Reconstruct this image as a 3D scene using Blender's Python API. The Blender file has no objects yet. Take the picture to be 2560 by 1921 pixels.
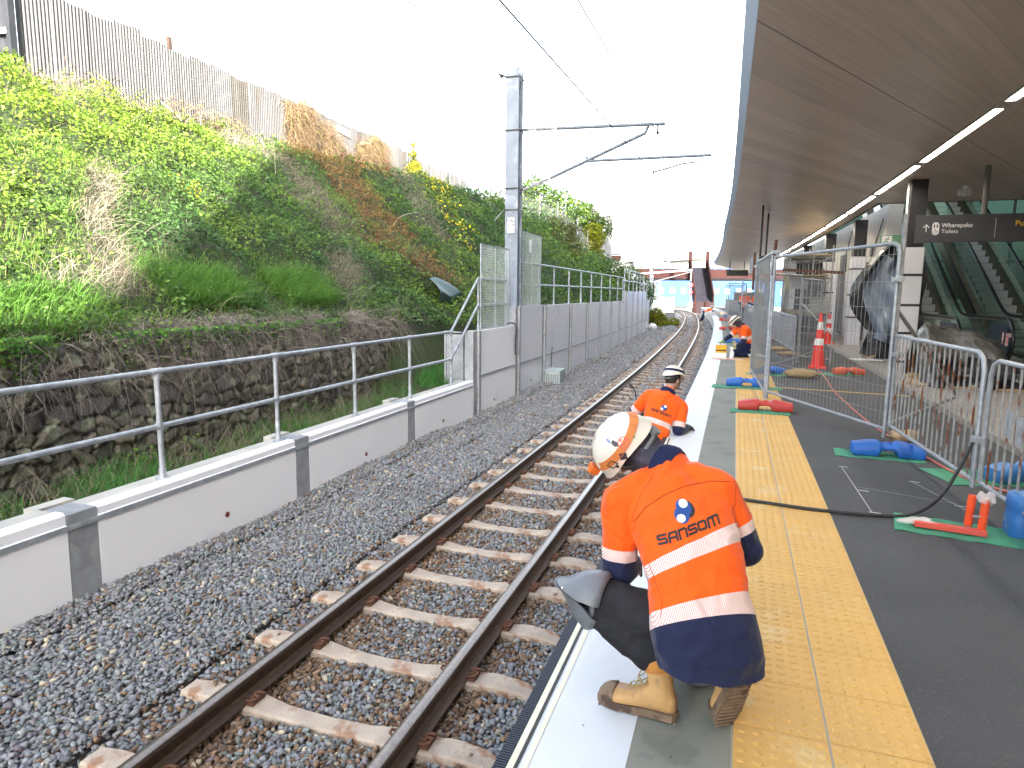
import bpy, bmesh, math, random
import numpy as np
from mathutils import Vector, Matrix, noise
from mathutils.bvhtree import BVHTree
random.seed(7); RNG = np.random.default_rng(11)
scene = bpy.context.scene
COL = scene.collection
R = math.radians
# ------------------------------------------------------------------ camera, sky, sun, exposure
cam_d = bpy.data.cameras.new('camera'); cam = bpy.data.objects.new('camera', cam_d); COL.objects.link(cam)
cam_d.sensor_width = 36; cam_d.lens = 36 * 1659.884 / 2560; cam_d.clip_start = .05; cam_d.clip_end = 3000
_r = Vector((0.94208805, 0.33523468, 0.00937136)); _u = Vector((-0.05505233, 0.12702453, 0.99037064)); _f = Vector((-0.33081619, 0.93353226, -0.13812374))
CAMH = 1.62929
cam.matrix_world = Matrix(((_r.x, _u.x, -_f.x, 0), (_r.y, _u.y, -_f.y, 0), (_r.z, _u.z, -_f.z, CAMH), (0, 0, 0, 1)))
scene.camera = cam
SUN_H = Vector((0.48, -0.877, 0)).normalized(); SUN_EL = 18.0
SUN_DIR = Vector((SUN_H.x * math.cos(R(SUN_EL)), SUN_H.y * math.cos(R(SUN_EL)), math.sin(R(SUN_EL))))
world = bpy.data.worlds.new('World'); scene.world = world; world.use_nodes = True
wn = world.node_tree; wn.nodes.clear()
sky = wn.nodes.new('ShaderNodeTexSky'); sky.sky_type = 'NISHITA'; sky.sun_disc = False
sky.sun_elevation = R(SUN_EL); sky.sun_rotation = math.atan2(SUN_H.x, SUN_H.y)
sky.air_density = 1.0; sky.dust_density = 4.0; sky.ozone_density = 1.0; sky.altitude = 0
hsv = wn.nodes.new('ShaderNodeHueSaturation'); hsv.inputs['Saturation'].default_value = .45
bg = wn.nodes.new('ShaderNodeBackground'); bg.inputs['Strength'].default_value = .15
wo = wn.nodes.new('ShaderNodeOutputWorld')
wn.links.new(sky.outputs[0], hsv.inputs['Color']); wn.links.new(hsv.outputs[0], bg.inputs['Color']); wn.links.new(bg.outputs[0], wo.inputs[0])
sun_d = bpy.data.lights.new('sun', 'SUN'); sun_d.energy = 4.2; sun_d.angle = R(.5); sun_d.color = (1, .93, .82)
sun = bpy.data.objects.new('sun', sun_d); COL.objects.link(sun); sun.rotation_euler = SUN_DIR.to_track_quat('Z', 'Y').to_euler()
scene.view_settings.view_transform = 'Standard'; scene.view_settings.look = 'None'; scene.view_settings.gamma = 1
scene.view_settings.exposure = 3.05
scene.render.engine = 'CYCLES'; scene.cycles.max_bounces = 6; scene.cycles.use_denoising = True
scene.cycles.diffuse_bounces = 4; scene.cycles.transparent_max_bounces = 12
# ------------------------------------------------------------------ track alignment: s = distance along, o = to the right of the left rail, z up
KN = [0, 4, 8, 12, 16, 20, 25, 30, 38, 46, 60, 80, 90, 160]
KV = [.00632, .00202, -.00055, .00063, .00096, .00211, .00103, .00056, .00169, .00153, .00085, .00509, .013, .013]
_n = 1601; _s = np.linspace(0, 160, 3201); _ds = _s[1] - _s[0]; _k = np.interp(_s, KN, KV)
_th = np.concatenate([[0], np.cumsum((_k[1:] + _k[:-1]) / 2) * _ds])
_px = -2.76055 + np.concatenate([[0], np.cumsum(-(np.sin(_th[1:]) + np.sin(_th[:-1])) / 2) * _ds])
_py = np.concatenate([[0], np.cumsum((np.cos(_th[1:]) + np.cos(_th[:-1])) / 2) * _ds])
def TH(s): return float(np.interp(s, _s, _th))
def PT(s, o, z=0.0):
    if s < 0: x, y, t = _px[0], s, 0.0
    else: x = float(np.interp(s, _s, _px)); y = float(np.interp(s, _s, _py)); t = TH(s)
    return Vector((x + o * math.cos(t), y + o * math.sin(t), z))
def PTV(s, o, z):
    s = np.asarray(s, float); o = np.asarray(o, float); z = np.asarray(z, float) + 0 * s
    t = np.where(s < 0, 0, np.interp(s, _s, _th)); x = np.interp(s, _s, _px); y = np.where(s < 0, s, np.interp(s, _s, _py))
    return np.stack([x + o * np.cos(t), y + o * np.sin(t), z], -1)
ZR = -.674       # rail head
# ------------------------------------------------------------------ mesh collector
class MB:
    def __init__(s): s.v = []; s.f = []; s.m = []
    def add(s, vs, fs, m=0):
        b = len(s.v); s.v += [tuple(q) for q in vs]; s.f += [tuple(i + b for i in f) for f in fs]; s.m += [m] * len(fs); return s
    def box(s, c, d, m=0, rot=None, taper=1.0):
        x, y, z = d[0] / 2, d[1] / 2, d[2] / 2
        P = [Vector((a * x * (taper if e > 0 else 1), b * y * (taper if e > 0 else 1), e * z)) for e in (-1, 1) for a, b in ((-1, -1), (1, -1), (1, 1), (-1, 1))]
        if rot is not None: P = [rot @ p for p in P]
        c = Vector(c)
        return s.add([p + c for p in P], [(3, 2, 1, 0), (4, 5, 6, 7), (0, 1, 5, 4), (1, 2, 6, 5), (2, 3, 7, 6), (3, 0, 4, 7)], m)
    def beam(s, a, b, w, h, m=0, up=(0, 0, 1)):
        a = Vector(a); b = Vector(b); d = (b - a); L = d.length; d = d / L
        u = Vector(up); x = d.cross(u)
        if x.length < 1e-4: x = d.cross(Vector((1, 0, 0)))
        x.normalize(); u = x.cross(d)
        rot = Matrix((x, d, u)).transposed()
        return s.box((a + b) / 2, (w, L, h), m, rot)
    def tube(s, pts, r, n=8, m=0, caps=True, closed=False):
        pts = [Vector(p) for p in pts]; k = len(pts); rr = r if hasattr(r, '__len__') else [r] * k
        up = None; vs = []
        for i in range(k):
            if closed: d = pts[(i + 1) % k] - pts[i - 1]
            else: d = (pts[min(i + 1, k - 1)] - pts[max(i - 1, 0)])
            d.normalize()
            if up is None:
                up = Vector((0, 0, 1)) if abs(d.z) < .9 else Vector((1, 0, 0))
            x = d.cross(up); x.normalize(); up = x.cross(d)
            for j in range(n):
                a = 2 * math.pi * j / n; vs.append(pts[i] + (x * math.cos(a) + up * math.sin(a)) * rr[i])
        fs = []
        for i in range(k if closed else k - 1):
            for j in range(n):
                a = i * n + j; b = i * n + (j + 1) % n; c = ((i + 1) % k) * n + (j + 1) % n; e = ((i + 1) % k) * n + j
                fs.append((a, b, c, e))
        if caps and not closed: fs += [tuple(range(n - 1, -1, -1)), tuple((k - 1) * n + j for j in range(n))]
        return s.add(vs, fs, m)
    def loft(s, rings, m=0, caps=True):
        n = len(rings[0]); vs = [p for r_ in rings for p in r_]; fs = []
        for i in range(len(rings) - 1):
            for j in range(n): fs.append((i * n + j, i * n + (j + 1) % n, (i + 1) * n + (j + 1) % n, (i + 1) * n + j))
        if caps: fs += [tuple(range(n - 1, -1, -1)), tuple((len(rings) - 1) * n + j for j in range(n))]
        return s.add(vs, fs, m)
    def prism(s, poly, a, b, m=0):
        """poly: list of 3-vectors, extruded by vector b-a"""
        d = Vector(b) - Vector(a); n = len(poly)
        return s.add([Vector(p) for p in poly] + [Vector(p) + d for p in poly], [tuple(range(n - 1, -1, -1)), tuple(range(n, 2 * n))] + [(j, (j + 1) % n, n + (j + 1) % n, n + j) for j in range(n)], m)
    def sweep(s, prof, ss, m=0, caps=True, o0=0.0, z0=0.0):
        """prof list of (o,z) swept along the alignment"""
        return s.loft([[PT(q, o0 + o, z0 + z) for o, z in prof] for q in ss], m, caps)
    def sphere(s, c, r, nu=12, nv=8, m=0, rot=None):
        c = Vector(c); r = Vector(r) if hasattr(r, '__len__') else Vector((r, r, r)); rings = []
        for i in range(nv + 1):
            ph = math.pi * (i / nv) ; ph = min(max(ph, .02), math.pi - .02); ring = []
            for j in range(nu):
                a = 2 * math.pi * j / nu; p = Vector((r.x * math.sin(ph) * math.cos(a), r.y * math.sin(ph) * math.sin(a), -r.z * math.cos(ph)))
                if rot is not None: p = rot @ p
                ring.append(c + p)
            rings.append(ring)
        return s.loft(rings, m)
    def mesh(s, name):
        me = bpy.data.meshes.new(name); me.from_pydata(s.v, [], s.f); return me
def link(o, parent=None):
    COL.objects.link(o)
    if parent is not None: o.parent = parent; o.matrix_parent_inverse = parent.matrix_world.inverted()
    return o
def obj(name, mb, mats, parent=None, smooth=False, bevel=0, sharp=40):
    me = mb.mesh(name) if isinstance(mb, MB) else mb
    for m in (mats if isinstance(mats, (list, tuple)) else [mats]): me.materials.append(m)
    if isinstance(mb, MB) and len(set(mb.m)) > 1: me.polygons.foreach_set('material_index', mb.m)
    o = bpy.data.objects.new(name, me); link(o, parent)
    if smooth:
        me.polygons.foreach_set('use_smooth', [True] * len(me.polygons))
        try: me.set_sharp_from_angle(angle=R(sharp))
        except Exception: pass
    if bevel:
        b = o.modifiers.new('bevel', 'BEVEL'); b.width = bevel; b.segments = 2; b.limit_method = 'ANGLE'; b.angle_limit = R(40)
    return o
def tag(o, label=None, cat=None, group=None, kind=None):
    if label: o['label'] = label
    if cat: o['category'] = cat
    if group: o['group'] = group
    if kind: o['kind'] = kind
    return o
def thing(name, loc, label, cat, group=None, rz=0):
    o = bpy.data.objects.new(name, None); COL.objects.link(o); o.location = loc; o.rotation_euler = (0, 0, rz); o.empty_display_size = .2
    o.matrix_world = Matrix.Translation(Vector(loc)) @ Matrix.Rotation(rz, 4, 'Z')
    return tag(o, label, cat, group)
def struct(name, mb, mats, label=None, **k): return tag(obj(name, mb, mats, **k), label, None, None, 'structure')
def copy_tree(o, parent=None):
    c = o.copy(); COL.objects.link(c)
    if parent is not None: c.parent = parent
    for ch in o.children: copy_tree(ch, c)
    return c
def npmesh(name, V, F, cols=None, nper=4):
    """fast mesh: V (n,3), F (m,k) equal-sided faces, cols (n,3) point colours"""
    V = np.ascontiguousarray(V, np.float32); F = np.ascontiguousarray(F, np.int32); k = F.shape[1]
    me = bpy.data.meshes.new(name); me.vertices.add(len(V)); me.vertices.foreach_set('co', V.ravel())
    me.loops.add(F.size); me.loops.foreach_set('vertex_index', F.ravel())
    me.polygons.add(len(F)); me.polygons.foreach_set('loop_start', np.arange(0, F.size, k, dtype=np.int32)); me.polygons.foreach_set('loop_total', np.full(len(F), k, np.int32))
    me.update(calc_edges=True); me.validate()
    if cols is not None:
        at = me.color_attributes.new('Col', 'FLOAT_COLOR', 'POINT'); c = np.ones((len(V), 4), np.float32); c[:, :3] = cols; at.data.foreach_set('color', c.ravel())
    return me
# ------------------------------------------------------------------ materials
def nodes_of(name):
    m = bpy.data.materials.new(name); m.use_nodes = True; return m, m.node_tree, m.node_tree.nodes['Principled BSDF']
def N(t, typ, **kw):
    n = t.nodes.new(typ)
    for k, v in kw.items():
        if k in n.inputs: n.inputs[k].default_value = v
        else: setattr(n, k, v)
    return n
def c4(c): return (c[0], c[1], c[2], 1)
def mat(name, c, rough=.7, metal=0, c2=None, scale=5, bump=0, bscale=60, spots=None, sscale=3, st=.55, coat=0, spec=.5, detail=6, trans=0, emit=None, sheen=0, stretch=None):
    m, t, b = nodes_of(name); L = t.links
    tc = N(t, 'ShaderNodeTexCoord'); vec = tc.outputs['Object']
    if stretch:
        mp = N(t, 'ShaderNodeMapping'); mp.inputs['Scale'].default_value = stretch; L.new(vec, mp.inputs[0]); vec = mp.outputs[0]
    b.inputs['Roughness'].default_value = rough; b.inputs['Metallic'].default_value = metal
    b.inputs['Specular IOR Level'].default_value = spec; b.inputs['Coat Weight'].default_value = coat
    if sheen: b.inputs['Sheen Weight'].default_value = sheen
    if c2 is None: c2 = tuple(q * .8 for q in c)
    n = N(t, 'ShaderNodeTexNoise', Scale=scale, Detail=detail); L.new(vec, n.inputs['Vector'])
    r = N(t, 'ShaderNodeValToRGB'); r.color_ramp.elements[0].position = .35; r.color_ramp.elements[1].position = .65
    r.color_ramp.elements[0].color = c4(c); r.color_ramp.elements[1].color = c4(c2); L.new(n.outputs[0], r.inputs[0]); out = r.outputs[0]
    if spots:
        n2 = N(t, 'ShaderNodeTexNoise', Scale=sscale, Detail=8, Roughness=.65); L.new(vec, n2.inputs['Vector'])
        r2 = N(t, 'ShaderNodeValToRGB'); r2.color_ramp.elements[0].position = st; r2.color_ramp.elements[1].position = st + .08; L.new(n2.outputs[0], r2.inputs[0])
        mx = N(t, 'ShaderNodeMix', data_type='RGBA'); L.new(r2.outputs[0], mx.inputs[0]); L.new(out, mx.inputs[6]); mx.inputs[7].default_value = c4(spots); out = mx.outputs[2]
    L.new(out, b.inputs['Base Color'])
    if bump:
        nb = N(t, 'ShaderNodeTexNoise', Scale=bscale, Detail=5); L.new(vec, nb.inputs['Vector'])
        bp = N(t, 'ShaderNodeBump', Strength=min(1, bump), Distance=.01 * max(1, bump)); L.new(nb.outputs[0], bp.inputs['Height']); L.new(bp.outputs[0], b.inputs['Normal'])
    if trans: b.inputs['Transmission Weight'].default_value = trans
    if emit: b.inputs['Emission Color'].default_value = c4(emit[:3]); b.inputs['Emission Strength'].default_value = emit[3]
    return m
def matcol(name, rough=.8, mul=1.0, bump=0, bscale=80, transl=0, spec=.4, nz=0, nzs=20):
    m, t, b = nodes_of(name); L = t.links
    a = N(t, 'ShaderNodeAttribute', attribute_name='Col'); out = a.outputs['Color']
    tc = N(t, 'ShaderNodeTexCoord')
    if nz:
        n = N(t, 'ShaderNodeTexNoise', Scale=nzs, Detail=5); L.new(tc.outputs['Object'], n.inputs['Vector'])
        mr = N(t, 'ShaderNodeMapRange'); mr.inputs[1].default_value = .3; mr.inputs[2].default_value = .7; mr.inputs[3].default_value = 1 - nz; mr.inputs[4].default_value = 1 + nz; L.new(n.outputs[0], mr.inputs[0])
        mx = N(t, 'ShaderNodeMix', data_type='RGBA', blend_type='MULTIPLY'); mx.inputs[0].default_value = 1; L.new(out, mx.inputs[6]); L.new(mr.outputs[0], mx.inputs[7]); out = mx.outputs[2]
    L.new(out, b.inputs['Base Color']); b.inputs['Roughness'].default_value = rough; b.inputs['Specular IOR Level'].default_value = spec
    if bump:
        nb = N(t, 'ShaderNodeTexNoise', Scale=bscale, Detail=4); L.new(tc.outputs['Object'], nb.inputs['Vector'])
        bp = N(t, 'ShaderNodeBump', Strength=bump, Distance=.01); L.new(nb.outputs[0], bp.inputs['Height']); L.new(bp.outputs[0], b.inputs['Normal'])
    if transl:
        o = t.nodes['Material Output']; tr = N(t, 'ShaderNodeBsdfTranslucent'); L.new(out, tr.inputs['Color'])
        ms = N(t, 'ShaderNodeMixShader'); ms.inputs[0].default_value = transl; L.new(b.outputs[0], ms.inputs[1]); L.new(tr.outputs[0], ms.inputs[2]); L.new(ms.outputs[0], o.inputs['Surface'])
    return m
def glass(name, tint, alpha_rough=.05, mixf=.35):
    m = bpy.data.materials.new(name); m.use_nodes = True; t = m.node_tree; t.nodes.clear(); L = t.links
    o = N(t, 'ShaderNodeOutputMaterial'); tr = N(t, 'ShaderNodeBsdfTransparent'); tr.inputs[0].default_value = c4(tint)
    g = N(t, 'ShaderNodeBsdfGlossy'); g.inputs['Roughness'].default_value = alpha_rough; g.inputs[0].default_value = (.8, .9, .88, 1)
    fr = N(t, 'ShaderNodeLayerWeight'); pw = N(t, 'ShaderNodeMath', operation='POWER'); pw.inputs[1].default_value = 4; L.new(fr.outputs['Facing'], pw.inputs[0]); mr = N(t, 'ShaderNodeMapRange'); mr.inputs[3].default_value = mixf * .12; mr.inputs[4].default_value = .8; L.new(pw.outputs[0], mr.inputs[0])
    ms = N(t, 'ShaderNodeMixShader'); L.new(mr.outputs[0], ms.inputs[0]); L.new(tr.outputs[0], ms.inputs[1]); L.new(g.outputs[0], ms.inputs[2]); L.new(ms.outputs[0], o.inputs[0])
    return m
GALV = mat('galvanised_steel', (.40, .43, .47), .45, .35, (.28, .31, .35), 14, bump=.08, bscale=90, spots=(.5, .53, .57), sscale=5, st=.6)
GALV_OLD = mat('weathered_galvanised', (.36, .37, .38), .6, .25, (.24, .25, .26), 20, spots=(.20, .085, .045), sscale=5, st=.57, bump=.15)
RUST = mat('rusty_steel', (.16, .07, .04), .85, .2, (.08, .04, .028), 30, bump=.4, bscale=120)
BLACK_METAL = mat('dark_steel', (.022, .022, .025), .45, .3, (.03, .03, .033), 8)
BLACK_RUB = mat('black_rubber', (.016, .017, .020), .65, 0, (.028, .03, .034), 30, bump=.2)
WHITE_P = mat('white_painted', (.78, .79, .82), .35, 0, (.72, .74, .78), 2)
# ------------------------------------------------------------------ ground
m = MB(); m.add([(-400, -60, -1.25), (400, -60, -1.25), (400, 600, -1.25), (-400, 600, -1.25)], [(0, 1, 2, 3)])
struct('ground', m, mat('ground_earth', (.16, .14, .11), .95, 0, (.11, .12, .08), .3, bump=.3, bscale=8), 'flat earth and gravel under and around the railway')
SS = [x * .5 for x in range(-10, 60)] + [x * 1.0 for x in range(30, 131)]
SSF = [x * 1.0 for x in range(-6, 131)]
# ballast bed: the surface under the stones
def bed_z(s, o):
    if o < -1.2: return -.80 + .03 * math.sin(s * .9) - .02 * math.sin(s * 2.3 + 1) + (.03 if o < -1.7 else 0)
    if o < -.45: return -.835 + (o + .45) * -.045
    if o < 1.8: return -.875
    return -.875
ov = [-3.5, -2.2, -1.95, -1.7, -1.2, -.8, -.45, -.1, .3, .6, .9, 1.3, 1.8, 2.15]
BED = mat('ballast_bed', (.10, .105, .115), .95, 0, (.15, .12, .095), 24, bump=1, bscale=22, spots=(.05, .05, .055), sscale=26, st=.52)
rings = [[PT(s, o, bed_z(s, o) - .012) for o in ov] for s in SSF]
m = MB(); n = len(ov); m.add([p for r_ in rings for p in r_], [(i * n + j, i * n + j + 1, (i + 1) * n + j + 1, (i + 1) * n + j) for i in range(len(rings) - 1) for j in range(n - 1)])
struct('ballast_bed', m, BED, 'bed of crushed stone carrying the railway track')
# stones
def ico_rocks(nt=14):
    T = []
    for k in range(nt):
        bm = bmesh.new(); bmesh.ops.create_icosphere(bm, subdivisions=1, radius=1)
        rr = random.Random(k)
        cuts = [Vector((rr.gauss(0, 1), rr.gauss(0, 1), rr.gauss(0, 1))).normalized() for _ in range(7)]
        offs = [rr.uniform(.45, .8) for _ in cuts]
        for v in bm.verts:
            for c, h in zip(cuts, offs):
                d = v.co.dot(c)
                if d > h: v.co -= c * (d - h)
            v.co *= rr.uniform(.93, 1.07)
        bm.verts.ensure_lookup_table(); T.append((np.array([v.co[:] for v in bm.verts]), np.array([[v.index for v in f.verts] for f in bm.faces]))); bm.free()
    return T
ROCKS = ico_rocks()
def rock_cloud(P3, size, cols, name, mat_, flat=(1.35, 1.0, .62)):
    VS = []; FS = []; CS = []; base = 0; nP = len(P3); tid = RNG.integers(0, len(ROCKS), nP)
    for k, (rv, rf) in enumerate(ROCKS):
        idx = np.where(tid == k)[0]
        if not len(idx): continue
        q = RNG.normal(size=(len(idx), 4)) * np.array([1, .35, .35, 1]); q /= np.linalg.norm(q, axis=1, keepdims=True)
        w, x, y, z = q.T
        Rm = np.stack([1 - 2 * (y * y + z * z), 2 * (x * y - z * w), 2 * (x * z + y * w), 2 * (x * y + z * w), 1 - 2 * (x * x + z * z), 2 * (y * z - x * w), 2 * (x * z - y * w), 2 * (y * z + x * w), 1 - 2 * (x * x + y * y)], -1).reshape(-1, 3, 3)
        sc = np.array(flat) * RNG.uniform(.8, 1.2, (len(idx), 3)) * size[idx][:, None]
        V = np.einsum('nij,nvj->nvi', Rm, rv[None] * sc[:, None, :]) + P3[idx][:, None, :]
        VS.append(V.reshape(-1, 3)); CS.append(np.repeat(cols[idx], len(rv), 0))
        FS.append((rf[None] + (base + np.arange(len(idx)) * len(rv))[:, None, None]).reshape(-1, 3)); base += len(idx) * len(rv)
    me = npmesh(name, np.concatenate(VS), np.concatenate(FS), np.concatenate(CS)); me.materials.append(mat_)
    o = bpy.data.objects.new(name, me); COL.objects.link(o); return o
STONE = matcol('ballast_stone', .82, bump=.35, bscale=160, nz=.22, nzs=60, spec=.35)
def stone_cols(n, s, o):
    base = np.array([.195, .205, .218]) * RNG.uniform(.66, 1.36, (n, 1)) * np.array([1, 1, 1]) + RNG.normal(0, .008, (n, 3))
    rusty = np.array([.205, .135, .09]) * RNG.uniform(.5, 1.3, (n, 1)); tan = np.array([.38, .33, .25]) * RNG.uniform(.7, 1.3, (n, 1))
    dl = np.minimum(np.abs(o - .035), np.abs(o - 1.17)); pr = np.clip(.75 * np.exp(-(dl / .32) ** 2), 0, 1) + np.where((o > -.2) & (o < 1.4), .14, .02) + .05
    u = RNG.random(n); c = np.where((u < pr)[:, None], rusty, base); u2 = RNG.random(n); c = np.where((u2 < .045)[:, None], tan, c)
    return np.clip(c, .015, .7)
def scatter(s0, s1, o0, o1, pitch):
    n = int((s1 - s0) * (o1 - o0) / pitch ** 2)
    ns = max(1, int((s1 - s0) / pitch)); no = max(1, int((o1 - o0) / pitch))
    a, b = np.meshgrid(np.arange(ns), np.arange(no)); s = s0 + (a.ravel() + RNG.random(ns * no)) * (s1 - s0) / ns; o = o0 + (b.ravel() + RNG.random(ns * no)) * (o1 - o0) / no
    return s, o
SL_S = [.2875 + .668 * k for k in range(0, 92)]          # sleeper centres
P3s = []; szs = []; cs = []
for (s0, s1, pitch, sz) in ((1.2, 7.5, .0250, .0188), (7.5, 13, .031, .0235), (13, 22, .045, .033), (22, 42, .075, .05), (42, 78, .15, .09)):
    s, o = scatter(s0, s1, -2.02, 2.0, pitch)
    for layer in (0, 1):
        if layer: s, o = scatter(s0, s1, -2.02, 2.0, pitch * 1.5)
        z = np.array([bed_z(a, b) for a, b in zip(s, o)]) + RNG.uniform(-.008, .012, len(s)) + layer * .018
        # keep the sleeper tops clear
        ks = np.abs(((s - SL_S[0]) / .668 + .5) % 1 - .5) * .668
        on = (ks < .074 + (.012 * layer)) & (o > -.43) & (o < 1.78)
        keep = ~on | (RNG.random(len(s)) < (.006 if layer else .0))
        z = np.where(on, -.80, z)
        near = (np.abs(o - .035) < .10) | (np.abs(o - 1.17) < .10)
        keep &= ~(near & (layer == 1))
        z = np.where(near, np.minimum(z, -.85), z)
        s2, o2, z2 = s[keep], o[keep], z[keep]
        P3s.append(PTV(s2, o2, z2)); szs.append(sz * RNG.uniform(.65, 1.5, len(s2))); cs.append(stone_cols(len(s2), s2, o2))
tag(rock_cloud(np.concatenate(P3s), np.concatenate(szs), np.concatenate(cs), 'ballast', STONE), 'angular grey and rust stained crushed stone around the sleepers', 'ballast', kind='stuff')
# ------------------------------------------------------------------ rails
RAILM = mat('rail_steel', (.085, .052, .036), .55, .35, (.055, .036, .028), 30, spots=(.13, .07, .04), sscale=18, st=.6, bump=.12, bscale=150)
RAILT = mat('rail_head_steel', (.22, .19, .165), .28, .85, (.16, .135, .12), 40)
HEADT = [(-.035, -.012), (-.033, -.004), (-.026, -.0005), (0, .0008), (.026, -.0005), (.033, -.004), (.035, -.012)]
prof = HEADT + [(.035, -.032), (.012, -.043), (.0085, -.06), (.0085, -.108), (.02, -.124), (.066, -.134), (.066, -.145), (-.066, -.145), (-.066, -.134), (-.02, -.124), (-.0085, -.108), (-.0085, -.06), (-.012, -.043), (-.035, -.032)]
RS = [x * .5 for x in range(-4, 100)] + [50 + x for x in range(0, 75)]
for o_, lab in ((.035, 'rusty steel rail running beside the white low wall'), (1.172, 'rusty steel rail running closest to the platform')):
    m = MB(); n = len(prof); m.loft([[PT(q, o_ + a, ZR + b) for a, b in prof] for q in RS], 0)
    # head faces get the polished material
    for i, f in enumerate(m.f):
        if len(f) == 4 and (i % n) in (0, 1, 2, 3, 4, 5): m.m[i] = 1
    o = obj('rail', m, [RAILM, RAILT], smooth=True, sharp=35); tag(o, lab, 'rail', 'running rails of the track')
# ------------------------------------------------------------------ sleepers with clips
CONC_SL = mat('sleeper_concrete', (.44, .37, .30), .9, 0, (.35, .285, .235), 7, spots=(.28, .16, .10), sscale=5, st=.55, bump=.6, bscale=70)
def sleeper_mesh():
    m = MB(); rings = []
    for o, w, zt in ((-.40, .060, -.85), (-.38, .072, -.818), (-.22, .078, -.803), (-.16, .080, -.806), (-.10, .082, -.818), (.17, .082, -.818), (.24, .075, -.826), (.32, .068, -.836), (.60, .064, -.843), (.88, .068, -.836), (.97, .075, -.826), (1.04, .082, -.818), (1.31, .082, -.818), (1.37, .080, -.806), (1.43, .078, -.803), (1.60, .072, -.818), (1.66, .060, -.85)):
        rings.append([(o, -w * 1.12, -.98), (o, -w, zt - .012), (o, -w + .012, zt), (o, w - .012, zt), (o, w, zt - .012), (o, w * 1.12, -.98)])
    m.loft(rings); return m.mesh('sleeper')
slm = sleeper_mesh(); slm.materials.append(CONC_SL); slm.polygons.foreach_set('use_smooth', [True] * len(slm.polygons)); slm.set_sharp_from_angle(angle=R(30))
def clip_mesh(side):
    m = MB(); x = side
    m.box((x * .088, 0, -.812), (.05, .11, .022)); m.box((x * .075, 0, -.80), (.03, .05, .03))
    pts = [(x * .055, -.045, -.794), (x * .085, -.055, -.785), (x * .12, -.04, -.775), (x * .125, -.01, -.775), (x * .09, 0, -.782), (x * .06, .01, -.788), (x * .085, .03, -.777), (x * .125, .035, -.78), (x * .12, .055, -.795), (x * .07, .055, -.798)]
    m.tube(pts, .0085, 6); me = m.mesh('rail_clip'); me.materials.append(RUST); return me
clips = {-1: clip_mesh(-1), 1: clip_mesh(1)}
for k, s in enumerate(SL_S):
    if s < 1: continue
    o = bpy.data.objects.new('sleeper', slm); COL.objects.link(o); p = PT(s, 0, 0)
    o.matrix_world = Matrix.Translation(p) @ Matrix.Rotation(TH(s), 4, 'Z')
    tag(o, 'pale rust stained concrete sleeper bedded in ballast beneath the rails', 'sleeper', 'concrete sleepers under the track')
    if s < 14:
        for ro in (.035, 1.172):
            for sd in (-1, 1):
                c = bpy.data.objects.new('rail_clip', clips[sd]); COL.objects.link(c); c.parent = o; c.location = (ro, 0, 0)
# ------------------------------------------------------------------ platform
ZP = 0.0
PLS = [x * .5 for x in range(-8, 80)] + [40 + x for x in range(0, 41)]
CONC = mat('concrete', (.205, .215, .19), .85, 0, (.175, .185, .165), 1.5, spots=(.15, .16, .14), sscale=3, st=.55, bump=.12, bscale=60)
CONC_LT = mat('pale_concrete', (.45, .44, .42), .85, 0, (.38, .37, .35), 2, bump=.15, bscale=40)
def strip(name, o0, o1, z, mats, label, ss=PLS, thick=None, sub=1, kind='structure'):
    m = MB()
    if thick: m.sweep([(o0, z), (o1, z), (o1, z - thick), (o0, z - thick)], ss)
    else:
        r0 = [[PT(s, o0 + (o1 - o0) * j / sub, z) for j in range(sub + 1)] for s in ss]; n = sub + 1
        m.add([p for r_ in r0 for p in r_], [(i * n + j, i * n + j + 1, (i + 1) * n + j + 1, (i + 1) * n + j) for i in range(len(ss) - 1) for j in range(sub)])
    return tag(obj(name, m, mats), label, kind=kind)
m = MB(); m.sweep([(2.14, -1.3), (2.14, -.012), (40, -.012), (40, -1.3)], PLS)
struct('platform', m, CONC_LT, 'raised concrete station platform with a vertical face')
EDGEW = mat('white_edge_paint', (.68, .72, .78), .55, 0, (.64, .68, .74), 3, spots=(.66, .70, .76), sscale=26, st=.68, bump=.6, bscale=260)
m = MB(); m.sweep([(2.066, -.09), (2.066, 0), (2.454, 0), (2.454, -.009), (2.16, -.009), (2.16, -.09)], PLS)
struct('platform_edge', m, EDGEW, 'rough white painted strip along the platform edge')
strip('edge_walkway', 2.454, 2.798, 0, CONC, 'smooth grey green concrete band between the white edge and the yellow tiles')
ASPH = mat('asphalt', (.066, .068, .072), .92, 0, (.086, .088, .093), 1.2, spots=(.125, .127, .13), sscale=55, st=.57, bump=1, bscale=200, detail=10)
strip('asphalt', 3.478, 5.56, 0, ASPH, 'dark fine asphalt surface of the platform', sub=4)
strip('drain_strip', 5.56, 5.70, .0, mat('drain_metal', (.20, .205, .21), .5, .6, (.11, .115, .12), 160, bump=.5, bscale=200), 'narrow slotted drain between asphalt and paving')
PAVE = bpy.data.materials.new('platform_paving'); PAVE.use_nodes = True; t = PAVE.node_tree; b = t.nodes['Principled BSDF']; L = t.links
tc = N(t, 'ShaderNodeTexCoord'); br = N(t, 'ShaderNodeTexBrick', Scale=1.0); br.inputs['Color1'].default_value = (.30, .28, .26, 1); br.inputs['Color2'].default_value = (.27, .25, .235, 1); br.inputs['Mortar'].default_value = (.14, .13, .125, 1)
br.inputs['Mortar Size'].default_value = .006; br.inputs['Brick Width'].default_value = .6; br.inputs['Row Height'].default_value = .3; L.new(tc.outputs['Object'], br.inputs['Vector']); L.new(br.outputs[0], b.inputs['Base Color']); b.inputs['Roughness'].default_value = .7
strip('paved_floor', 5.70, 22, 0, PAVE, 'beige stone paving inside the station', sub=6)
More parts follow.
